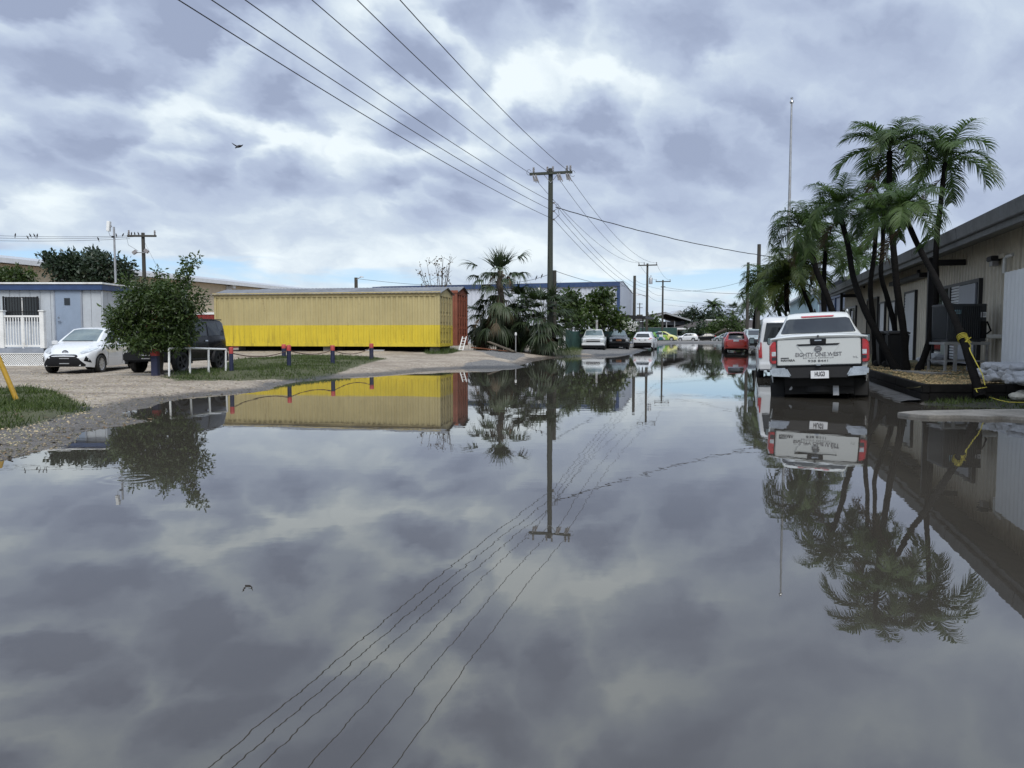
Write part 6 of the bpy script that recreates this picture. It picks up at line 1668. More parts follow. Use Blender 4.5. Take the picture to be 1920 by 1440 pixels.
# mast with a flat antenna on the cabin
mp = P(216, 535, 33.0); mt_ = P(213.5, 425.5, 33.0)
t = thing('antenna_mast', 'slim mast with a flat panel antenna rising beside the site cabin', 'mast', (mp.x, 33, .1))
MB().tube([Vector((mt_.x, 33, .1)), mt_], .042, 8).build('shaft', M['steel'], t, world=True, smooth=True)
MB().box((mt_.x - .17, 32.95, mt_.z + .02), (.2, .06, .06)).build('arm', M['steel'], t, world=True)
pn = MB().box((0, 0, 0), (.13, .16, .42)); xf(pn, Matrix.Translation((mt_.x - .19, 32.95, mt_.z + .02)) @ Matrix.Rotation(R(5), 4, 'Y')); pn.build('antenna', M['white_pvc'], t, world=True, bevel=.01)
MB().box((mt_.x - .02, 32.94, mt_.z - .42), (.09, .09, .07)).build('clamp', M['iron'], t, world=True)
MB().tube([Vector((mt_.x - .18, 32.9, mt_.z - .18)), Vector((mt_.x - .14, 32.9, mt_.z - .36)), Vector((mt_.x - .02, 32.95, mt_.z - .45))], .01, 4).build('lead', M['wire'], t, world=True)
# pole behind the cabin with birds
q = P(268, 436.5, 52); qz = P(0, 443, 52).z
t = pole('dark power pole with birds on its crossarm behind the leafy tree', q, q, .15, .11, M['wood_pole'], arms=((qz, .95, .11, (-.85, .85)),), arm_rz=R(2), zb=.3)
fl = MB(); zf = P(0, 474, 52).z
fl.tube([(q.x - .42, 51.8, zf), (q.x + .36, 51.8, zf)], .03, 6)
fl.build('bracket', M['steel'], t, world=True)
for sg, dx in ((-1, -.42), (1, .36)):
    f = MB().box((0, 0, 0), (.3, .18, .22)); xf(f, Matrix.Translation((q.x + dx, 51.65, zf + (.08 if sg > 0 else 0))) @ Matrix.Rotation(R(35 * sg), 4, 'Y')); f.build('floodlight', M['porcelain'], t, world=True, bevel=.02)
MB().tube([Vector((q.x - 1.0, 51.8, qz - .1)), Vector((q.x - .9, 51.8, qz - .6)), Vector((q.x - .25, 51.8, zf + .1))], .012, 4).build('jumper', M['wire'], t, world=True)
gr = 'wires running left from the pole behind the cabin'
WL = []
for i, (v0, v1) in enumerate(((441.5, 431), (444, 439), (447.5, 447.5))):
    A = P(268 - (8, 16, 24)[i], v0, 51.9); B = P(-260, v1 - 6 - 2 * i, 49); WL.append((A, B))
    wire(('topmost of the three left wires behind the cabin', 'middle one of the three left wires behind the cabin', 'lowest of the three left wires behind the cabin')[i], A, B, .30, .012, gr, n=24)
wire('thin stay wire slanting down from the pole behind the cabin', Vector((q.x + .05, 52, qz - .3)), P(305, 520, 52), .02, .008)
# lamp post beyond the yellow container, its wire
lp = P(667.5, 520.5, 70)
t = thing('street_lamp', 'lone street lamp with bent arm beyond the yellow container roof', 'street lamp', (lp.x, 70, .3))
MB().tube([Vector((lp.x, 70, .2)), lp], [.17, .15], 10).build('shaft', M['wood_pole'], t, world=True, smooth=True)
MB().tube([lp + Vector((0, -.1, -.25)), lp + Vector((.3, -.1, -.02)), lp + Vector((.55, -.1, .05))], .03, 6).build('lamp_arm', M['steel'], t, world=True)
MB().hexa([lp + Vector(x) for x in ((.4, -.2, .02), (.72, -.2, .0), (.72, 0, .0), (.4, 0, .02))], [lp + Vector(x) for x in ((.42, -.18, .12), (.66, -.18, .09), (.66, -.02, .09), (.42, -.02, .12))]).build('lamp_head', M['steel'], t, world=True)
wire('sagging wire from the lone street lamp to the right', lp + Vector((.15, 0, -.1)), P(905, 536, 74), .22, .016)
# birds
def bird_mesh(mb, c, s=1.0, yaw=0.0):
    b_ = MB(); b_.lathe([(0, -.11), (.035, -.07), (.052, 0), (.045, .05), (.02, .085), (.032, .10), (.030, .125), (.012, .145), (0, .15)], 8)
    b_.hexa([(-.02, -.03, -.22), (.02, -.03, -.22), (.02, -.02, -.22), (-.02, -.02, -.22)], [(-.025, -.035, -.05), (.025, -.035, -.05), (.025, -.01, -.05), (-.025, -.01, -.05)])
    b_.hexa([(-.006, .03, .118), (.006, .03, .118), (.006, .03, .126), (-.006, .03, .126)], [(-.002, .065, .12), (.002, .065, .12), (.002, .065, .122), (-.002, .065, .122)])
    xf(b_, Matrix.Translation(c) @ Matrix.Rotation(yaw, 4, 'Z') @ Matrix.Rotation(R(28), 4, 'X') @ Matrix.Scale(s, 4)); mb.v += b_.v; n = len(mb.v) - len(b_.v); mb.f += [tuple(i + n for i in f) for f in b_.f]
M['bird'] = mat('dark_feathers', (.018, .018, .02), .7)
def perched(c, yaw, label, group):
    b_ = MB(); bird_mesh(b_, Vector(c) + Vector((0, 0, .075)), .88, yaw); tag(b_.build('bird', M['bird'], smooth=True), label, 'bird', group)
for i, (w_, u) in enumerate(((0, 38), (0, 65), (0, 73), (0, 80), (1, 60), (2, 191), (0, 226), (0, 238))):
    A, B = WL[w_]; pts = arc_pts(A, B, .30, 200)
    p_ = min(pts, key=lambda q_: abs((q_.x / q_.y) * FPX + 960 - u * 1.0 + (0)))
    perched(p_, rng.uniform(0, 6), 'small dark bird perched on the left wires behind the cabin', 'birds perched on the left wires')
for i, u in enumerate((243, 249, 255, 262)):
    perched(Vector((q.x + (u - 268) / FPX * 52, 51.83, qz + .07)), rng.uniform(0, 6), 'small dark bird sitting on the crossarm of the pole behind the cabin', 'birds on the crossarm')
A, B = P(1038, 511, 46.8), P(930, 527, 60); pts = arc_pts(A, B, .3, 60)
for u in (1005, 1016):
    p_ = min(pts, key=lambda q_: abs(q_.x / q_.y * FPX + 960 - u)); perched(p_, 1.0, 'small dark bird on the wire left of the short pole', 'birds on the wire by the tall pole')
fb = P(446, 275, 27.5); 
bd = MB()
X = Vector((1, 0, 0))
def bp_(dx, dy, dz): return fb + Vector((dx, dy, dz))
bd.lathe([(0, -.14), (.02, -.13), (.022, -.06), (.045, 0), (.042, .06), (.022, .095), (.03, .115), (.02, .14), (0, .15)], 10)
bd.v = [tuple(Matrix.Translation(fb) @ Matrix.Rotation(R(38), 4, 'Y') @ Matrix.Rotation(R(-50), 4, 'X') @ Vector(p_)) for p_ in bd.v]
for sg, pts_ in ((-1, ((0, 0, .02), (-.10, -.02, .07), (-.20, -.05, .13), (-.185, .02, .10), (-.09, .09, .02), (-.01, .08, -.01))), (1, ((.01, 0, .02), (.09, -.03, .03), (.21, -.06, .065), (.16, .0, .03), (.08, .06, .0), (.01, .08, -.01)))):
    n = len(pts_); bd.add([bp_(*p_) for p_ in pts_] + [bp_(p_[0], p_[1], p_[2] - .008) for p_ in pts_], [tuple(range(n)), tuple(range(2 * n - 1, n - 1, -1))] + [(i, (i + 1) % n, (i + 1) % n + n, i + n) for i in range(n)])
tag(bd.build('bird', M['bird'], smooth=True), 'dark bird gliding alone with spread wings in the cloudy sky', 'bird')

# ---------------------------------------------------------------- posts, rails and small things on the left
M['post_navy'] = mat('navy_post_paint', (.018, .024, .065), .6, var=.3, grime=(.06, .055, .06))
M['post_red'] = mat('faded_red_paint', (.42, .055, .05), .6, var=.2, grime=(.2, .07, .06))
POSTS = [(292, 653, 704, 20.6), (434, 651, 694, 21.8), (542, 647, 686, 25.3), (532.5, 645.5, 673, 33.5), (624, 647.5, 682.5, 27.6), (696.5, 644, 674, 31.3)]
LAB = ['red capped navy post standing against the trunk of the leafy tree', 'red capped navy post at the right end of the white pipe rail', 'red capped navy post at the middle of the rope line, nearer of the close pair', 'red capped navy post set farther back, behind the middle one', 'red capped navy post second from the far end of the rope line', 'last red capped navy post of the rope line, toward the water']
tops = []
for i, (u, vt, vb, Y) in enumerate(POSTS):
    b_ = P(u, vb, Y); tp = P(u, vt, Y); r_ = 5.0 * Y / FPX * (1.22 if i == 0 else .78); t = thing('bollard', LAB[i], 'post', (b_.x, b_.y, b_.z - .05), 0, 'red and navy posts along the grass')
    zs = b_.z + (tp.z - b_.z) * .72; tops.append((b_.x, b_.y, zs + .02))
    if i == 0: MB().box((b_.x, b_.y, (b_.z - .1 + zs) / 2), (2 * r_, 2 * r_, zs - b_.z + .1)).build('shaft', M['post_navy'], t, world=True, bevel=.012); MB().box((b_.x, b_.y, (zs + tp.z) / 2), (2 * r_ + .004, 2 * r_ + .004, tp.z - zs)).build('cap', M['post_red'], t, world=True, bevel=.012)
    else:
        MB().lathe([(r_, b_.z - .1), (r_, zs)], 16, (b_.x, b_.y, 0)).build('shaft', M['post_navy'], t, world=True, smooth=True)
        MB().lathe([(r_ + .002, zs), (r_ + .003, tp.z - .015), (r_ * .9, tp.z), (0, tp.z + .004)], 16, (b_.x, b_.y, 0)).build('cap', M['post_red'], t, world=True, smooth=True)
M['rope_brown'] = mat('brown_rope', (.10, .055, .04), .85)
for lab, i, j, s_ in (('brown rope slung between the post by the pipe rail and the middle post', 1, 2, .15), ('brown rope slung between the middle post and the next one', 2, 4, .14), ('brown rope slung between the last two red capped posts', 4, 5, .20)):
    tag(MB().tube(arc_pts(tops[i], tops[j], s_), .014, 6).build('rope', M['rope_brown'], smooth=True), lab, 'rope')
t = thing('pipe_rail', 'low white pipe rail with four legs beside the leafy tree', 'rail', P(370, 700, 20.8))
rp_ = []
for u, vt, vb, Y in ((317, 653.5, 704, 20.4), (356, 653, 700, 20.9), (391, 654, 697.5, 21.4), (423.5, 655, 695, 21.8)):
    a, b_ = P(u, vt, Y), P(u, vb, Y); rp_.append(a)
    MB().tube([b_ - Vector((0, 0, .1)), a], .028, 10).build('leg', M['white_pvc'], t, world=True, smooth=True)
MB().tube([rp_[0] - Vector((0, 0, .02))] + rp_[0:] + [rp_[-1] - Vector((0, 0, .02))], .030, 10).build('top_rail', M['white_pvc'], t, world=True, smooth=True)
M['yellow_tube'] = mat('yellow_guy_guard', (.42, .25, .02), .5, var=.2, grime=(.2, .13, .03))
a, b_ = P(31, 744, 13.6), P(-12, 649, 13.6)
t = thing('guy_guard', 'yellow plastic guard tube on a slanting stay wire, rising from the grass', 'guy guard', a)
MB().tube([a - Vector((0, 0, .06)), a.lerp(b_, .98)], .043, 12).build('sleeve', M['yellow_tube'], t, world=True, smooth=True)
MB().tube([a - Vector((0, 0, .1)), a.lerp(b_, 5.0)], .007, 6).build('stay_wire', M['steel'], t, world=True)
# driftwood and litter on the lot
M['drift'] = mat('dark_driftwood', (.035, .03, .026), .9)
for lab, u0, v0, u1, v1, z in (('long dark stick lying in front of the white hatchback', 88, 708, 172, 708.5, .07), ('dark broken branch lying in front of the black jeep', 174, 711, 288, 704.5, .12)):
    A, B = G(u0, v0, z), G(u1, v1, z); r_ = random.Random(5); pts = [A.lerp(B, i / 9) + Vector((0, r_.uniform(-.06, .06), r_.uniform(0, .03))) for i in range(10)]
    s_ = MB().tube(pts, [.012, .02, .028, .024, .03, .02, .026, .02, .018, .008], 6)
    for k in range(5):
        q_ = pts[2 + k]; s_.tube([q_, q_ + Vector((r_.uniform(-.2, .2), r_.uniform(-.2, .2), r_.uniform(.01, .08)))], [.014, .005], 5)
    tag(s_.build('stick', M['drift'], smooth=True), lab, 'stick')
# ladder plank, boards by the fan palm
A, B = P(863.5, 659, 40.2), P(871, 631, 40.6)
t = thing('ladder', 'short white ladder leaning by the end of the yellow container', 'ladder', A)
sd_ = Vector((.10, -.015, 0))
for sg in (1, -1): MB().tube([A + sd_ * sg, B + sd_ * sg], .03, 6).build('stile', M['white_pvc'], t, world=True)
for k in range(5):
    p_ = A.lerp(B, .12 + k * .19); MB().tube([p_ - sd_, p_ + sd_], .02, 6).build('rung', M['white_pvc'], t, world=True)
M['rust'] = mat('rusty_sheet', (.17, .06, .025), .8, var=.4, scale=3)
M['old_board'] = mat('old_board', (.12, .10, .075), .85, var=.4)
for i, (lab, u, v, L, W_, rz, tl, mm) in enumerate((('rust orange sheet lying under the battered fan palm', 920, 655, 2.2, .7, .05, .10, 'rust'), ('grey board propped on the rusty sheet', 940, 650, 1.6, .5, -.3, .35, 'old_board'), ('weathered board lying right of the rusty sheet', 948, 658, 1.2, .3, .4, .12, 'old_board'))):
    p_ = P(u, v, 42.4); b_ = MB().box((0, 0, 0), (L, W_, .05)); xf(b_, Matrix.Translation(p_) @ Matrix.Rotation(rz, 4, 'Z') @ Matrix.Rotation(tl, 4, 'Y'))
    tag(b_.build('board', M[mm], bevel=.008), lab, 'board')
p_ = P(967, 640, 43.0); t = thing('standpipe', 'thin grey standpipe with a white cap at the foot of the fan palms', 'pipe', (p_.x, 43, .3)); 
MB().tube([(p_.x, 43, .2), (p_.x, 43, P(0, 629, 43).z)], .035, 8).build('shaft', M['steel'], t, world=True)
MB().lathe([(.06, 0), (.07, .06), (.05, .16), (0, .18)], 10, (p_.x, 43, P(0, 629, 43).z)).build('cap', M['white_pvc'], t, world=True, smooth=True)
# ---------------------------------------------------------------- right: long low building
M['sand_siding'] = mat('sand_metal_siding', (.58, .535, .44), .55, var=.14, scale=.7, streak=.45, grime=(.12, .105, .08))
M['soffit'] = mat('grey_soffit', (.24, .235, .22), .8, var=.2)
M['gutter'] = mat('dark_weathered_gutter', (.115, .117, .122), .5, var=.35, scale=1.5, streak=.4, grime=(.03, .03, .03))
M['dark_frame'] = mat('dark_bronze_frame', (.018, .018, .02), .4)
M['white_door'] = mat('white_door_paint', (.62, .64, .66), .5, var=.06, streak=.1)
M['grey_panel'] = mat('grey_shutter_panel', (.36, .38, .42), .5, var=.08)
LWL, S0, S1 = 6.4, 7.0, 51.5
t = thing('workshop_building', 'long low sand coloured metal building with dark overhanging eaves on the right', 'building', SL(30, LWL + 5, .3))
BF = lambda s, l, z: SL(s, l, z)
w = MB(); Ls = S1 - S0; xs = []
n = int(Ls / .30); pch = Ls / n; vs = []
for i in range(n):
    a = S0 + i * pch
    xs += [(a, 0), (a + pch * .40, 0), (a + pch * .5, -.04), (a + pch * .9, -.04)]
xs.append((S1, 0))
for s, d_ in xs: vs += [SL(s, LWL + d_ + .04, .1), SL(s, LWL + d_ + .04, 3.86)]
w.add(vs, [(2 * i, 2 * i + 2, 2 * i + 3, 2 * i + 1) for i in range(len(xs) - 1)])
w.add([SL(S1, LWL, .1), SL(S1, LWL + 14, .1), SL(S1, LWL + 14, 3.9), SL(S1, LWL + 7, 5.2), SL(S1, LWL, 3.86)], [(0, 1, 2, 3, 4)])
w.add([SL(S0, LWL, .1), SL(S0, LWL + 14, .1), SL(S0, LWL + 14, 3.9), SL(S0, LWL + 7, 5.2), SL(S0, LWL, 3.86)], [(4, 3, 2, 1, 0)])
w.add([SL(S0, LWL + 14, .1), SL(S1, LWL + 14, .1), SL(S1, LWL + 14, 3.9), SL(S0, LWL + 14, 3.9)], [(0, 1, 2, 3)])
w.build('wall', M['sand_siding'], t, world=True)
EL, EZ = 5.35, 3.94
r = MB(); S0r, S1r = S0 - .4, S1 + .5
r.add([SL(S0r, EL, EZ), SL(S1r, EL, EZ), SL(S1r, LWL + 7, 5.45), SL(S0r, LWL + 7, 5.45), SL(S0r, LWL + 15, 3.9), SL(S1r, LWL + 15, 3.9)], [(0, 1, 2, 3), (3, 2, 5, 4)])
ro = r.build('roof', M['roof_grey'], t, world=True); ro.modifiers.new('thick', 'SOLIDIFY').thickness = .04
g = MB(); segs = 9
for i in range(segs):
    a, b_ = S0r + (S1r - S0r) * i / segs, S0r + (S1r - S0r) * (i + 1) / segs - .01
    g.hexa([SL(a, EL - .03, EZ - .30), SL(a, EL - .11, EZ - .28), SL(b_, EL - .11, EZ - .28), SL(b_, EL - .03, EZ - .30)], [SL(a, EL - .03, EZ + .03), SL(a, EL - .14, EZ + .03), SL(b_, EL - .14, EZ + .03), SL(b_, EL - .03, EZ + .03)])
g.build('gutter', M['gutter'], t, world=True, bevel=.012)
sbox(MB(), S0r, S1r, EL - .02, EL + .06, EZ - .42, EZ - .0).build('fascia', M['gutter'], t, world=True)
s_ = MB(); s_.hexa([SL(S0r, EL + .06, EZ - .36), SL(S0r, LWL, EZ - .12), SL(S1r, LWL, EZ - .12), SL(S1r, EL + .06, EZ - .36)], [SL(S0r, EL + .06, EZ - .33), SL(S0r, LWL, EZ - .09), SL(S1r, LWL, EZ - .09), SL(S1r, EL + .06, EZ - .33)])
s_.build('soffit', M['soffit'], t, world=True)
for s in (wall_s(1736, EL + .1), wall_s(1573, EL + .1)):     # steel posts with beams back to the wall
    sbox(MB(), s - .07, s + .07, EL + .08, EL + .22, .1, EZ - .40).build('post', M['iron'], t, world=True)
    sbox(MB(), s - .06, s + .06, EL + .23, LWL, EZ - .62, EZ - .45).build('beam', M['iron'], t, world=True)
s5 = wall_s(1712, EL + .6); sbox(MB(), s5, s5 + 5.5, LWL - .35, LWL - .05, EZ - .66, EZ - .5).build('beam', M['iron'], t, world=True)
def wz_at(u, v, l=LWL):
    s = wall_s(u, l); p = SL(s, l); return P(u, v, p.y).z
def opening(name, u0, u1, vtop_u, vtop, zbot, m, frame=M['dark_frame'], prod=.05, fw=.07, head=True):
    """u0/u1: columns of the near and far sides; vtop measured at column vtop_u"""
    sa, sb = wall_s(u0, LWL), wall_s(u1, LWL); s_lo, s_hi = min(sa, sb), max(sa, sb); zt = wz_at(vtop_u, vtop)
    o = sbox(MB(), s_lo, s_hi, LWL - .06, LWL + .02, zbot, zt).build(name, m, t, world=True)
    f = MB(); sbox(f, s_lo - fw, s_lo, LWL - prod - .05, LWL + .02, zbot, zt); sbox(f, s_hi, s_hi + fw, LWL - prod - .05, LWL + .02, zbot, zt); sbox(f, s_lo - fw, s_hi + fw, LWL - prod - .052, LWL + .02, zt, zt + fw)
    f.build('frame', frame, o)
    return o, s_lo, s_hi, zt
GZ = .26
M['pale_film'] = mat('pale_green_film', (.22, .28, .25), .4, var=.15)
# dark framed shop window behind the condenser: glass with blinds, grey shutter panel
o, a, b_, zt = opening('window', 1836, 1752, 1830, 529, GZ + .12, M['glass'], fw=.09)
m_ = (a + b_) / 2
sbox(MB(), wall_s(1831, LWL), wall_s(1800, LWL), LWL - .10, LWL - .062, GZ + .2, zt - .02).build('shutter_panel', M['grey_panel'], o)
sl_ = MB(); s_a, s_b = wall_s(1799, LWL), wall_s(1785, LWL)
for k in range(26): sbox(sl_, s_a, s_b, LWL - .085, LWL - .065, GZ + .3 + k * .085, GZ + .36 + k * .085)
sl_.build('blind', M['white_door'], o)
sbox(MB(), wall_s(1785, LWL), wall_s(1781, LWL), LWL - .12, LWL - .062, GZ + .12, zt).build('mullion', M['dark_frame'], o)
sbox(MB(), wall_s(1779, LWL), wall_s(1768, LWL), LWL - .085, LWL - .062, GZ + .3, zt - .3).build('door_pane', M['pale_film'], o)
# white roller shutter
o, a, b_, zt = opening('roller_shutter', 1716, 1697, 1715, 547, GZ, M['white_door'])
sl_ = MB()
for k in range(int((zt - GZ) / .11)): sbox(sl_, a + .03, b_ - .03, LWL - .085, LWL - .062, GZ + .02 + k * .11, GZ + .105 + k * .11)
sl_.build('slats', M['white_door'], o, bevel=.008)
# two narrow white doors and a dark recessed doorway
for u0, u1, vt in ((1679, 1668, 566), (1659, 1650, 568)):
    o, a, b_, zt = opening('door', u0, u1, u0, vt, GZ, M['white_door'])
    sbox(MB(), a + .12, a + .17, LWL - .12, LWL - .062, 1.2, 1.32).build('handle', M['chrome'], o)
opening('doorway', 1645, 1626, 1640, 560, GZ, mat('brown_recess', (.10, .085, .06), .8))
o, a, b_, zt = opening('window', 1604, 1581, 1603, 577, 1.0, M['glass'], fw=.12)
for k in range(3):
    s = a + (b_ - a) * (.2 + .28 * k); sbox(MB(), s, s + .55, LWL - .075, LWL - .062, 1.15, zt - .15).build('poster', M['white_door'], o)
for k in range(2):
    s = a + (b_ - a) * (.36 + .3 * k); sbox(MB(), s, s + .2, LWL - .11, LWL - .062, 1.0, zt).build('mullion', M['dark_frame'], o)
# wall lamp, vent pipe, small wall boxes
p_ = SL(wall_s(1866, LWL), LWL); z = P(1866, 490, p_.y).z
lm = MB(); sbox(lm, wall_s(1872, LWL), wall_s(1862, LWL), LWL - .25, LWL - .02, z, z + .13); lm.build('wall_lamp', M['iron'], t, world=True, bevel=.02)
sbox(MB(), wall_s(1870, LWL), wall_s(1864, LWL), LWL - .2, LWL - .06, z - .12, z - .0).build('lamp_glass', M['porcelain'], t, world=True)
s = wall_s(1887, LWL); zp = wz_at(1887, 481)
MB().tube([SL(s, LWL - .12, wz_at(1887, 512)), SL(s, LWL - .12, zp - .06), SL(s, LWL - .08, zp), SL(s - .25, LWL - .02, zp + .03)], .045, 10).build('vent_pipe', M['white_pvc'], t, world=True, smooth=True)
for u, v in ((1619, 540), (1721, 516)):
    s = wall_s(u, LWL); z = wz_at(u, v); sbox(MB(), s, s + .2, LWL - .1, LWL - .02, z, z + .2).build('wall_box', M['iron'], t, world=True)
for u in (1752, 1876):
    s = wall_s(u, LWL); sbox(MB(), s - .25, s + .25, LWL - .09, LWL - .03, 3.2, 3.3).build('flashing', M['sand_siding'], t, world=True)
# white board screening the near end of the wall
sA, sB = wall_s(1878.5, LWL - .75), wall_s(1878.5, LWL - .75) - 2.9
zb = P(1879, 512, SL(sA, LWL - .75).y).z
t2 = thing('wall_screen', 'tall pale corrugated screen standing against the wall above the right sandbags', 'screen', SL(sA - 2, LWL - .6, .3))
scr = MB(); n = int((sA - sB) / .12); vs = []
for i in range(n + 1):
    s = sB + (sA - sB) * i / n; vs += [SL(s, LWL - .75 + (.012 if i % 2 else 0), .15), SL(s, LWL - .75 + (.012 if i % 2 else 0), zb + (.02 if i % 2 else 0))]
scr.add(vs, [(2 * i, 2 * i + 2, 2 * i + 3, 2 * i + 1) for i in range(n)])
o = scr.build('sheet', M['white_door'], t2, world=True); o.modifiers.new('thick', 'SOLIDIFY').thickness = .015
sbox(MB(), sA - .06, sA, LWL - .72, LWL - .05, .15, zb - .02).build('return', M['white_door'], t2, world=True)
sbox(MB(), sB, sA, LWL - .70, LWL - .64, zb - .12, zb - .05).build('rail', M['steel'], t2, world=True)

# ---- condenser on its stand
AC0, AC1 = P(1774, 640, 19.6), P(1856, 640, 19.3)
cx, cy = (AC0.x + AC1.x) / 2, 19.9; zt_, zb_ = P(1815, 570, 19.5).z, P(1815, 640.5, 19.5).z
acF = frame((cx, cy, 0), R(-4)); W_ = AC1.x - AC0.x
t = thing('air_conditioner', 'big black square condenser unit on a metal stand by the wall', 'air conditioner', (cx, cy, zb_))
b_ = MB(); b_.box((0, 0, (zb_ + zt_) / 2), (W_ - .06, W_ - .10, zt_ - zb_ - .1)); xf(b_, acF).build('coil', M['dark'], t, world=True)
M['ac_grey'] = mat('charcoal_casing', (.036, .041, .047), .45, var=.15)
for sx_ in (-1, 1):
    for sy_ in (-1, 1): xf(MB().box((sx_ * (W_ / 2 - .05), sy_ * (W_ / 2 - .07), (zb_ + zt_) / 2), (.10, .10, zt_ - zb_ - .08)), acF).build('corner_post', M['ac_grey'], t, world=True, bevel=.02)
for x, w_ in ((-W_ * .30, W_ * .3), (W_ * .41, W_ * .16)):
    xf(MB().box((x, -W_ / 2 + .013, (zb_ + zt_) / 2), (w_, .02, zt_ - zb_ - .1)), acF).build('side_panel', M['ac_grey'], t, world=True, bevel=.006)
lv = MB()
for k in range(15):
    x = -W_ / 2 + .12 + k * (W_ - .24) / 14; lv.box((x, -W_ / 2 + .0, (zb_ + zt_) / 2), (.022, .03, zt_ - zb_ - .14))
    lv.box((-W_ / 2 + .0, x, (zb_ + zt_) / 2), (.03, .022, zt_ - zb_ - .14))
for k in range(24): lv.box((0, -W_ / 2 + .012, zb_ + .08 + k * (zt_ - zb_ - .16) / 23), (W_ - .14, .014, .008))
xf(lv, acF).build('louvre', M['ac_grey'], t, world=True)
b_ = MB(); b_.box((0, 0, zt_ - .03), (W_ + .02, W_ + .0, .07)); b_.box((0, 0, zb_ + .03), (W_ + .02, W_, .06)); xf(b_, acF).build('cover', M['ac_grey'], t, world=True, bevel=.02)
M['sticker'] = mat('pale_blue_sticker', (.30, .52, .60), .5, var=.15, scale=12)
for x, z, w_, h_, mm in ((-W_ * .27, zt_ - .20, .16, .10, 'sticker'), (W_ * .41, zt_ - .27, .13, .13, 'plate')):
    b_ = MB().box((x, -W_ / 2 - .004, z), (w_, .008, h_)); so_ = xf(b_, acF).build('sticker', M[mm], t, world=True)
    sm = MB()
    for k in range(3): sm.box((x, -W_ / 2 - .0095, z + h_ * (.25 - .22 * k)), (w_ * .7, .004, h_ * .10))
    xf(sm, acF).build('print', M['ink_grey'], so_)
b_ = MB(); b_.box((W_ * .40, -W_ / 2 - .03, zb_ + .3), (.13, .08, .42)); xf(b_, acF).build('valve_box', M['black'], t, world=True, bevel=.01)
b_ = MB(); b_.tube([(W_ / 2, -.3, zb_ + .45), (W_ / 2 + .1, -.3, zb_ + .5), (W_ / 2 + .22, -.25, zb_ + .28), (W_ / 2 + .3, .2, zb_ + .15)], .022, 8); xf(b_, acF).build('hose', M['black'], t, world=True, smooth=True)
b_ = MB(); b_.box((W_ / 2 + .22, -.35, zb_ + .13), (.5, .3, .1)); xf(b_, acF).build('pipe_trunking', M['white_pvc'], t, world=True, bevel=.02)
t = thing('equipment_stand', 'galvanised metal stand with thin legs under the condenser', 'stand', (cx, cy, .4))
hw = W_ / 2 + .04; zl = .34
for sx_ in (-1, 1):
    for sy_ in (-1, 1): xf(MB().box((sx_ * hw, sy_ * hw * .9, (zb_ - .08 + zl) / 2), (.055, .055, zb_ - .08 - zl)), acF).build('leg', M['steel'], t, world=True, bevel=.005)
xf(MB().box((-hw + .24, -hw * .9, (zb_ - .08 + zl) / 2), (.08, .05, zb_ - .08 - zl)), acF).build('leg', M['steel'], t, world=True, bevel=.005)
tp_ = MB()
for sy_ in (-1, 1): tp_.box((0, sy_ * hw * .9, zb_ - .045), (2 * hw + .1, .07, .07))
for sx_ in (-1, -.3, .3, 1): tp_.box((sx_ * hw, 0, zb_ - .05), (.06, hw * 1.8 - .08, .06))
xf(tp_, acF).build('top_frame', M['steel'], t, world=True, bevel=.005)
br = MB()
for sy_ in (-1, 1): br.box((0, sy_ * hw * .9, zl + .28), (2 * hw - .06, .03, .03))
for sx_ in (-1, 1): br.box((sx_ * hw, 0, zl + .28), (.03, hw * 1.8 - .06, .03))
xf(br, acF).build('rail', M['steel'], t, world=True)
pd = MB(); pd.box((-.15, -.1, .20), (2.3, 1.9, .29)); tag(xf(pd, acF).build('concrete_pad', M['concrete'], bevel=.03), 'low concrete pad under the condenser stand', 'pad')

# ---- planter: sleepers, gravel
gA, gB, gC = G(1729, 742, .12), G(1626, 716, .12), G(2080, 744, .12)
fY = 14.75; c0 = P(1729, 721, fY); l_e = c0.x * UY - c0.y * UX; s_c = c0.x * UX + c0.y * UY
ZT = c0.z
def sleeper(label, A, B, z0, z1, wd=.14):
    A, B = Vector((A[0], A[1], 0)), Vector((B[0], B[1], 0)); d_ = (B - A); L = d_.length; F = frame((A.x, A.y, 0), math.atan2(d_.y, d_.x))
    b_ = MB(); b_.box((L / 2, wd / 2, (z0 + z1) / 2), (L - .012, wd, z1 - z0)); return tag(xf(b_, F).build('sleeper', M['timber_black'], bevel=.014), label, 'timber sleeper', 'black sleepers edging the gravel bed')
zm = (ZT - .0) / 2
Ls_ = [(s_c, s_c + 2.55), (s_c + 2.55, s_c + 5.2), (s_c + 5.2, s_c + 8.2), (s_c + 8.2, s_c + 12), (s_c + 12, s_c + 24)]
nm_ = ['next to the bed corner', 'second from the bed corner', 'beside the pickup front', 'beyond the pickup', 'far beyond the white van']
for (a, b_), w_ in zip(Ls_, nm_):
    sleeper('upper black sleeper on the gravel bed street side, ' + w_, SL(b_, l_e), SL(a, l_e), ZT - .165, ZT)
    sleeper('lower black sleeper on the gravel bed street side, ' + w_, SL(b_ + .02, l_e - .02), SL(a, l_e - .02), -.06, ZT - .17, .15)
FE = [c0.x + .15, c0.x + 1.62, c0.x + 4.4]
for a, b_, w_ in ((FE[0], FE[1], 'left of the roped palm'), (FE[1], FE[2], 'right of the roped palm')):
    sleeper('upper black sleeper on the gravel bed near side, ' + w_, (a, fY + .02), (b_, fY - .12 if w_[0] == 'r' else fY), ZT - .165, ZT)
    sleeper('lower black sleeper on the gravel bed near side, ' + w_, (a - .02, fY), (b_, fY - .14 if w_[0] == 'r' else fY - .02), -.05, ZT - .17, .15)
M['pea_gravel'] = mat('tan_gravel', (.30, .235, .15), .9, var=.35, scale=3, bump=.02, bscale=40, tint=.5)
gb = MB()
nS, nL = 60, 14; vs = []
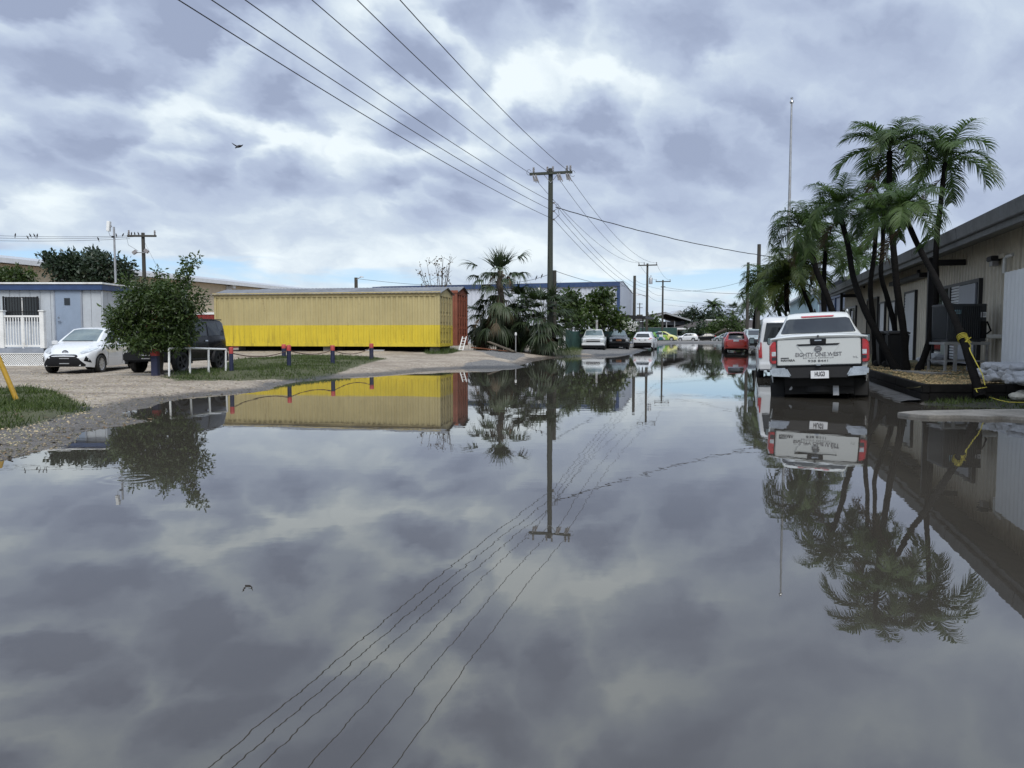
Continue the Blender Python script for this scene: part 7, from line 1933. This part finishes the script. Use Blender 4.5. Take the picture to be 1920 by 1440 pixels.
for i in range(nS + 1):
    s = s_c - 1.2 + (i / nS) ** 1.5 * 25
    for j in range(nL + 1):
        l = l_e + .08 + (LWL + .02 - l_e - .08) * j / nL
        p = SL(s, l)
        if p.y < fY + .1: p.y = fY + .1
        zz0 = ZT - .05 + .06 * (j / nL) + .035 * math.sin(s * 2.1 + l * 3) * math.sin(l * 2 + 1) + .03 * (vnoise(np.array([s * 2.]), np.array([l * 2.]), 3)[0] - .5)
        vs.append((p.x, p.y, zz0))
gb.add(vs, [(i * (nL + 1) + j, i * (nL + 1) + j + 1, (i + 1) * (nL + 1) + j + 1, (i + 1) * (nL + 1) + j) for i in range(nS) for j in range(nL)])
q0 = len(gb.v); gb.add([(c0.x + .1, fY + .1, ZT - .05), (c0.x + 6.5, fY - .1, ZT - .05), (c0.x + 6.5, fY + 6, ZT + .03), (c0.x + 1.2, fY + 3, ZT - .045)], [(0, 1, 2, 3)])
tag(gb.build('gravel_bed', M['pea_gravel'], smooth=True), 'bed of tan gravel behind the black sleepers', 'ground', kind='structure')
rs = np.random.RandomState(12); ss = s_c - .6 + rs.rand(9000) ** 1.6 * 13; ll_ = l_e + .15 + rs.rand(9000) * (LWL - l_e - .2)
pts = np.array([SL(a, b_)[:2] for a, b_ in zip(ss, ll_)]); k_ = pts[:, 1] > fY + .16
pts = pts[k_]; jz = ZT - .045 + .06 * np.clip((ll_[k_] - l_e - .08) / (LWL - l_e), 0, 1) + .035 * np.sin(ss[k_] * 2.1 + ll_[k_] * 3) * np.sin(ll_[k_] * 2 + 1) + .01
stones(pts, jz, .026, 'gravel', 'loose tan stones of the gravel bed', M['pea_gravel'], 6)
pts = np.stack([c0.x + .3 + rs.rand(5000) * 5.5, fY + .2 + rs.rand(5000) * 2.6], 1); pts = pts[pts[:, 0] * UY - pts[:, 1] * UX > l_e + .2]; stones(pts, np.full(len(pts), ZT - .03) + .02 * rs.rand(len(pts)), .026, 'gravel', 'loose tan stones at the near end of the gravel bed', M['pea_gravel'], 7)
# broken wet kerb below the sleepers
kb = MB(); kl = l_e - .42; vs = []
n = 80
for i in range(n + 1):
    s = s_c - .15 + i * .10; j_ = rng.uniform(-.09, .09)
    vs += [SL(s, l_e - .03, .055), SL(s, kl + .12 + j_, .045 + rng.uniform(-.03, .02)), SL(s, kl + j_, .012), SL(s, kl - .05 + j_, -.1)]
kb.add(vs, [(i * 4 + j, (i + 1) * 4 + j, (i + 1) * 4 + j + 1, i * 4 + j + 1) for i in range(n) for j in range(3)])
M['kerb_wet'] = mat('wet_broken_concrete', (.055, .055, .055), .45, var=.6, scale=5, bump=.02, bscale=25)
tag(kb.build('kerb', M['kerb_wet'], smooth=True), 'broken wet kerb at the foot of the black sleepers', 'kerb', kind='structure')
# ---- sandbags
M['sandbag'] = mat('white_sandbag_weave', (.44, .45, .47), .75, var=.12, scale=4, bump=.012, bscale=22, grime=(.36, .33, .28))
def bag_mesh(seed):
    r_ = random.Random(seed); bm = bmesh.new(); bmesh.ops.create_cube(bm, size=1.0)
    bmesh.ops.subdivide_edges(bm, edges=bm.edges[:], cuts=6, use_grid_fill=True)
    ph = [r_.uniform(0, 6) for _ in range(6)]
    for v in bm.verts:
        x, y, z = v.co * 2
        k = 1 - .42 * abs(x) ** 3.0
        yy, zz1 = y * (1 - .30 * z * z), z * (1 - .32 * y * y)
        v.co = Vector((x * .34 * (1 - .10 * y * y), yy * .21 * (.55 + .45 * k), zz1 * .105 * k))
        v.co.z += .014 * math.sin(x * 4 + ph[0]) * math.cos(y * 3 + ph[1]) + .008 * math.sin(x * 11 + y * 7 + ph[2]); v.co.y += .016 * math.sin(x * 5 + ph[3]); v.co.x += .02 * math.sin(y * 4 + ph[4])
        if x > .93: v.co.x += .05 * r_.random(); v.co.z *= .6
    me = bpy.data.meshes.new('sandbag'); bm.to_mesh(me); bm.free(); me.materials.append(M['sandbag']); me.polygons.foreach_set('use_smooth', [True] * len(me.polygons)); return me
BAGS = [bag_mesh(i) for i in range(4)]
def bags(spots, label, group):
    for i, (x, y, z, rz, ry) in enumerate(spots):
        o = link(bpy.data.objects.new('sandbag', BAGS[i % 4])); o.location = (x, y, z); o.scale = (.82, .82, .9); o.rotation_euler = (rng.uniform(-.12, .12), ry, rz); tag(o, label, 'sandbag', group)
sp = []; r_ = random.Random(8)
for row, (n, z) in enumerate(((5, ZT + .10), (4, ZT + .25))):
    for k in range(n):
        q_ = SL(wall_s(1738, LWL - .4) - .1 - k * .55 - row * .2, LWL - .55 - .08 * r_.random() + row * .1); sp.append((q_.x, q_.y, z + .03 * r_.random(), -TH + math.pi / 2 + r_.uniform(-.3, .3), r_.uniform(-.08, .08)))
bags(sp, 'white sandbag stacked at the wall behind the condenser stand', 'sandbags behind the stand')
sp = []
for row, (n, z, off) in enumerate(((6, ZT + .05, .0), (5, ZT + .17, .16), (4, ZT + .28, .26), (5, ZT + .05, .34))):
    for k in range(n):
        u = 1852 + k * 17 + row % 3 * 9; Y = 16.35 - (u - 1852) * .021 + off; q_ = P(u, 700, Y)
        sp.append((q_.x, q_.y + r_.uniform(-.05, .05), z + r_.uniform(0, .025), r_.uniform(-.5, .5), r_.uniform(-.14, .14)))
bags(sp, 'white sandbag heaped below the pale wall screen', 'sandbags below the screen')
# ---- wheelie bins between the palm trunks
def bin_(label, u, Y, h=1.0, w_=.58, m=M['black']):
    p = P(u, 660, Y); z0 = ZT - .03; t = thing('wheelie_bin', label, 'bin', (p.x, p.y, z0), -TH)
    b_ = MB(); b_.hexa([(-w_ * .4, -w_ * .42, .06), (w_ * .4, -w_ * .42, .06), (w_ * .4, w_ * .42, .06), (-w_ * .4, w_ * .42, .06)], [(-w_ / 2, -w_ / 2, h), (w_ / 2, -w_ / 2, h), (w_ / 2, w_ / 2, h), (-w_ / 2, w_ / 2, h)]); b_.build('body', m, t, bevel=.03)
    b_ = MB(); b_.hexa([(-w_ * .54, -w_ * .56, h), (w_ * .54, -w_ * .56, h), (w_ * .54, w_ * .5, h + .02), (-w_ * .54, w_ * .5, h + .02)], [(-w_ * .5, -w_ * .5, h + .06), (w_ * .5, -w_ * .5, h + .06), (w_ * .5, w_ * .46, h + .10), (-w_ * .5, w_ * .46, h + .10)]); b_.build('lid', m, t, bevel=.02)
    for sg in (1, -1): MB().lathe([(0, -.03), (.09, -.03), (.1, 0), (.09, .03), (0, .03)], 14, (sg * w_ * .42, w_ * .45, .1), 'y').build('wheel', M['rubber'], t)
bin_('black wheelie bin standing right behind the tallest palm trunk', 1681, 22.6)
bin_('black wheelie bin in the fork of the bowed palm trunk', 1663, 23.4)
# ---- yellow rope on the leaning palm
M['rope_yellow'] = mat('yellow_rope', (.55, .47, .06), .7, var=.25)
t = thing('rope', 'yellow rope knotted round the leaning palm and trailing to the ground', 'rope', P(1815, 632, 16.3))
def loop(c, d_, r, n=18, k=1.0):
    d_ = d_.normalized(); a = d_.cross(Vector((0, 1, 0))).normalized(); b_ = d_.cross(a)
    return [c + a * r * math.cos(2 * math.pi * i / n) + b_ * r * k * math.sin(2 * math.pi * i / n) for i in range(n + 1)]
kc, kd = P(1805, 634, 15.48), P(1758, 530, 16.6) - P(1822, 690, 15.0)
lp_ = MB()
for dz in (-.05, -.015, .02, .055): lp_.tube(loop(kc + kd.normalized() * dz, kd, .094 + rng.uniform(-.003, .006)), .008, 6)
lp_.build('loop', M['rope_yellow'], t, world=True, smooth=True)
kn = MB(); kq = kc + Vector((.02, -.14, -.05)); pts = [kq + Vector((.055 * math.sin(i * 1.9), .03 * math.cos(i * 2.3), .065 * math.sin(i * 1.3 + .5))) for i in range(18)]; kn.tube(pts, .008, 6)
for e_ in ((-.03, -.02, -.26), (.05, -.02, -.20)): kn.tube([kq, kq + Vector(e_) * .5 + Vector((.02, -.02, 0)), kq + Vector(e_)], .008, 6)
kn.build('knot', M['rope_yellow'], t, world=True, smooth=True)
tl = MB().tube([kq + Vector((.02, 0, -.1)), P(1820, 660, 15.05), P(1832, 683, 14.8), P(1842, 702, 14.65), P(1847, 722, 14.5)], .009, 6); tl.build('tail', M['rope_yellow'], t, world=True, smooth=True)
lb = MB(); bc = P(1838.5, 728, 15.7)
lb.tube([P(1827, 729.5, 14.55), P(1829, 729, 14.46), P(1838, 728, 14.43), P(1848, 726.5, 14.47), P(1850, 726, 14.6)], .009, 6); lb.build('loop', M['rope_yellow'], t, world=True, smooth=True)
gt = [P(1830, 730, 14.55), P(1832, 735, 14.5), G(1850, 743, .1), G(1872, 750, .09), G(1892, 754, .085), G(1925, 755, .085), G(1990, 757, .085)]
MB().tube(gt, .008, 6).build('tail', M['rope_yellow'], t, world=True, smooth=True)
t = thing('rope', 'loose tangle of yellow rope lying on the gravel before the sandbags', 'rope', P(1870, 708, 16.4)); pts = []
for i in range(40):
    f = i / 39; c = P(1850 + 36 * f, 716 - 14 * f, 16.1 + .6 * f); pts.append(Vector((c.x + .08 * math.sin(i * 1.7), c.y + .12 * math.cos(i * 1.3), ZT + .02 + .05 * f + .02 * math.sin(i * 2.2))))
MB().tube(pts, .010, 5).build('strand', M['rope_yellow'], t, world=True, smooth=True)
# pale rubble on the mud strip
M['rubble'] = mat('pale_limestone', (.42, .40, .34), .9, var=.25, bump=.02, bscale=16)
for i, (u, v, s) in enumerate(((1908, 747, .16), (1918, 744, .2), (1899, 742, .09), (1935, 746, .15))):
    g = G(u, v, .1); bm = bmesh.new(); bmesh.ops.create_icosphere(bm, subdivisions=2, radius=s)
    for v_ in bm.verts: v_.co *= .75 + .4 * vnoise(np.array([v_.co.x * 9 + i * 5]), np.array([v_.co.y * 9 + v_.co.z * 7]), i)[0]; v_.co.z *= .55
    me = bpy.data.meshes.new('rock'); bm.to_mesh(me); bm.free(); o = finish('rock', me, M['rubble']); o.location = (g.x, g.y, .1 + s * .2)
    tag(o, 'pale limestone lump on the wet strip below the right end of the sleepers', 'rock', 'pale rocks below the sleepers')
# ---- blue buildings beyond
M['lilac_wall'] = mat('grey_lilac_siding', (.26, .30, .38), .6, var=.1, streak=.2)
M['aqua_wall'] = mat('pale_aqua_wall', (.34, .50, .56), .6, var=.08, streak=.15)
t = thing('warehouse', 'grey lilac building with blue trim just beyond the sand coloured one', 'warehouse', SL(62, 12, .3))
w = MB(); sbox(w, 53.5, 72, 6.9, 20, .1, 4.7); w.build('wall', M['lilac_wall'], t, world=True)
sbox(MB(), 53.3, 72.2, 6.78, 6.9, 3.9, 4.75).build('fascia', M['blue_trim'], t, world=True)
sbox(MB(), 53.0, 72.4, 6.2, 21, 4.75, 4.95, 5.6).build('roof', M['white_roof'], t, world=True)
for s in (60, 66): sbox(MB(), s, s + .6, 6.80, 6.9, .1, 3.9).build('pilaster', M['blue_trim'], t, world=True)
t = thing('warehouse', 'pale aqua building at the far right behind the yellow green palms', 'warehouse', SL(90, 14, .3))
w = MB(); sbox(w, 74, 112, 7.0, 24, .1, 5.2); w.build('wall', M['aqua_wall'], t, world=True)
sbox(MB(), 73.6, 112.4, 6.4, 24.4, 5.2, 5.42, 6.4).build('roof', M['white_roof'], t, world=True)
for s in (80, 90, 100): sbox(MB(), s, s + 1.6, 6.93, 7.0, 1.3, 2.9).build('window', M['glass'], t, world=True)
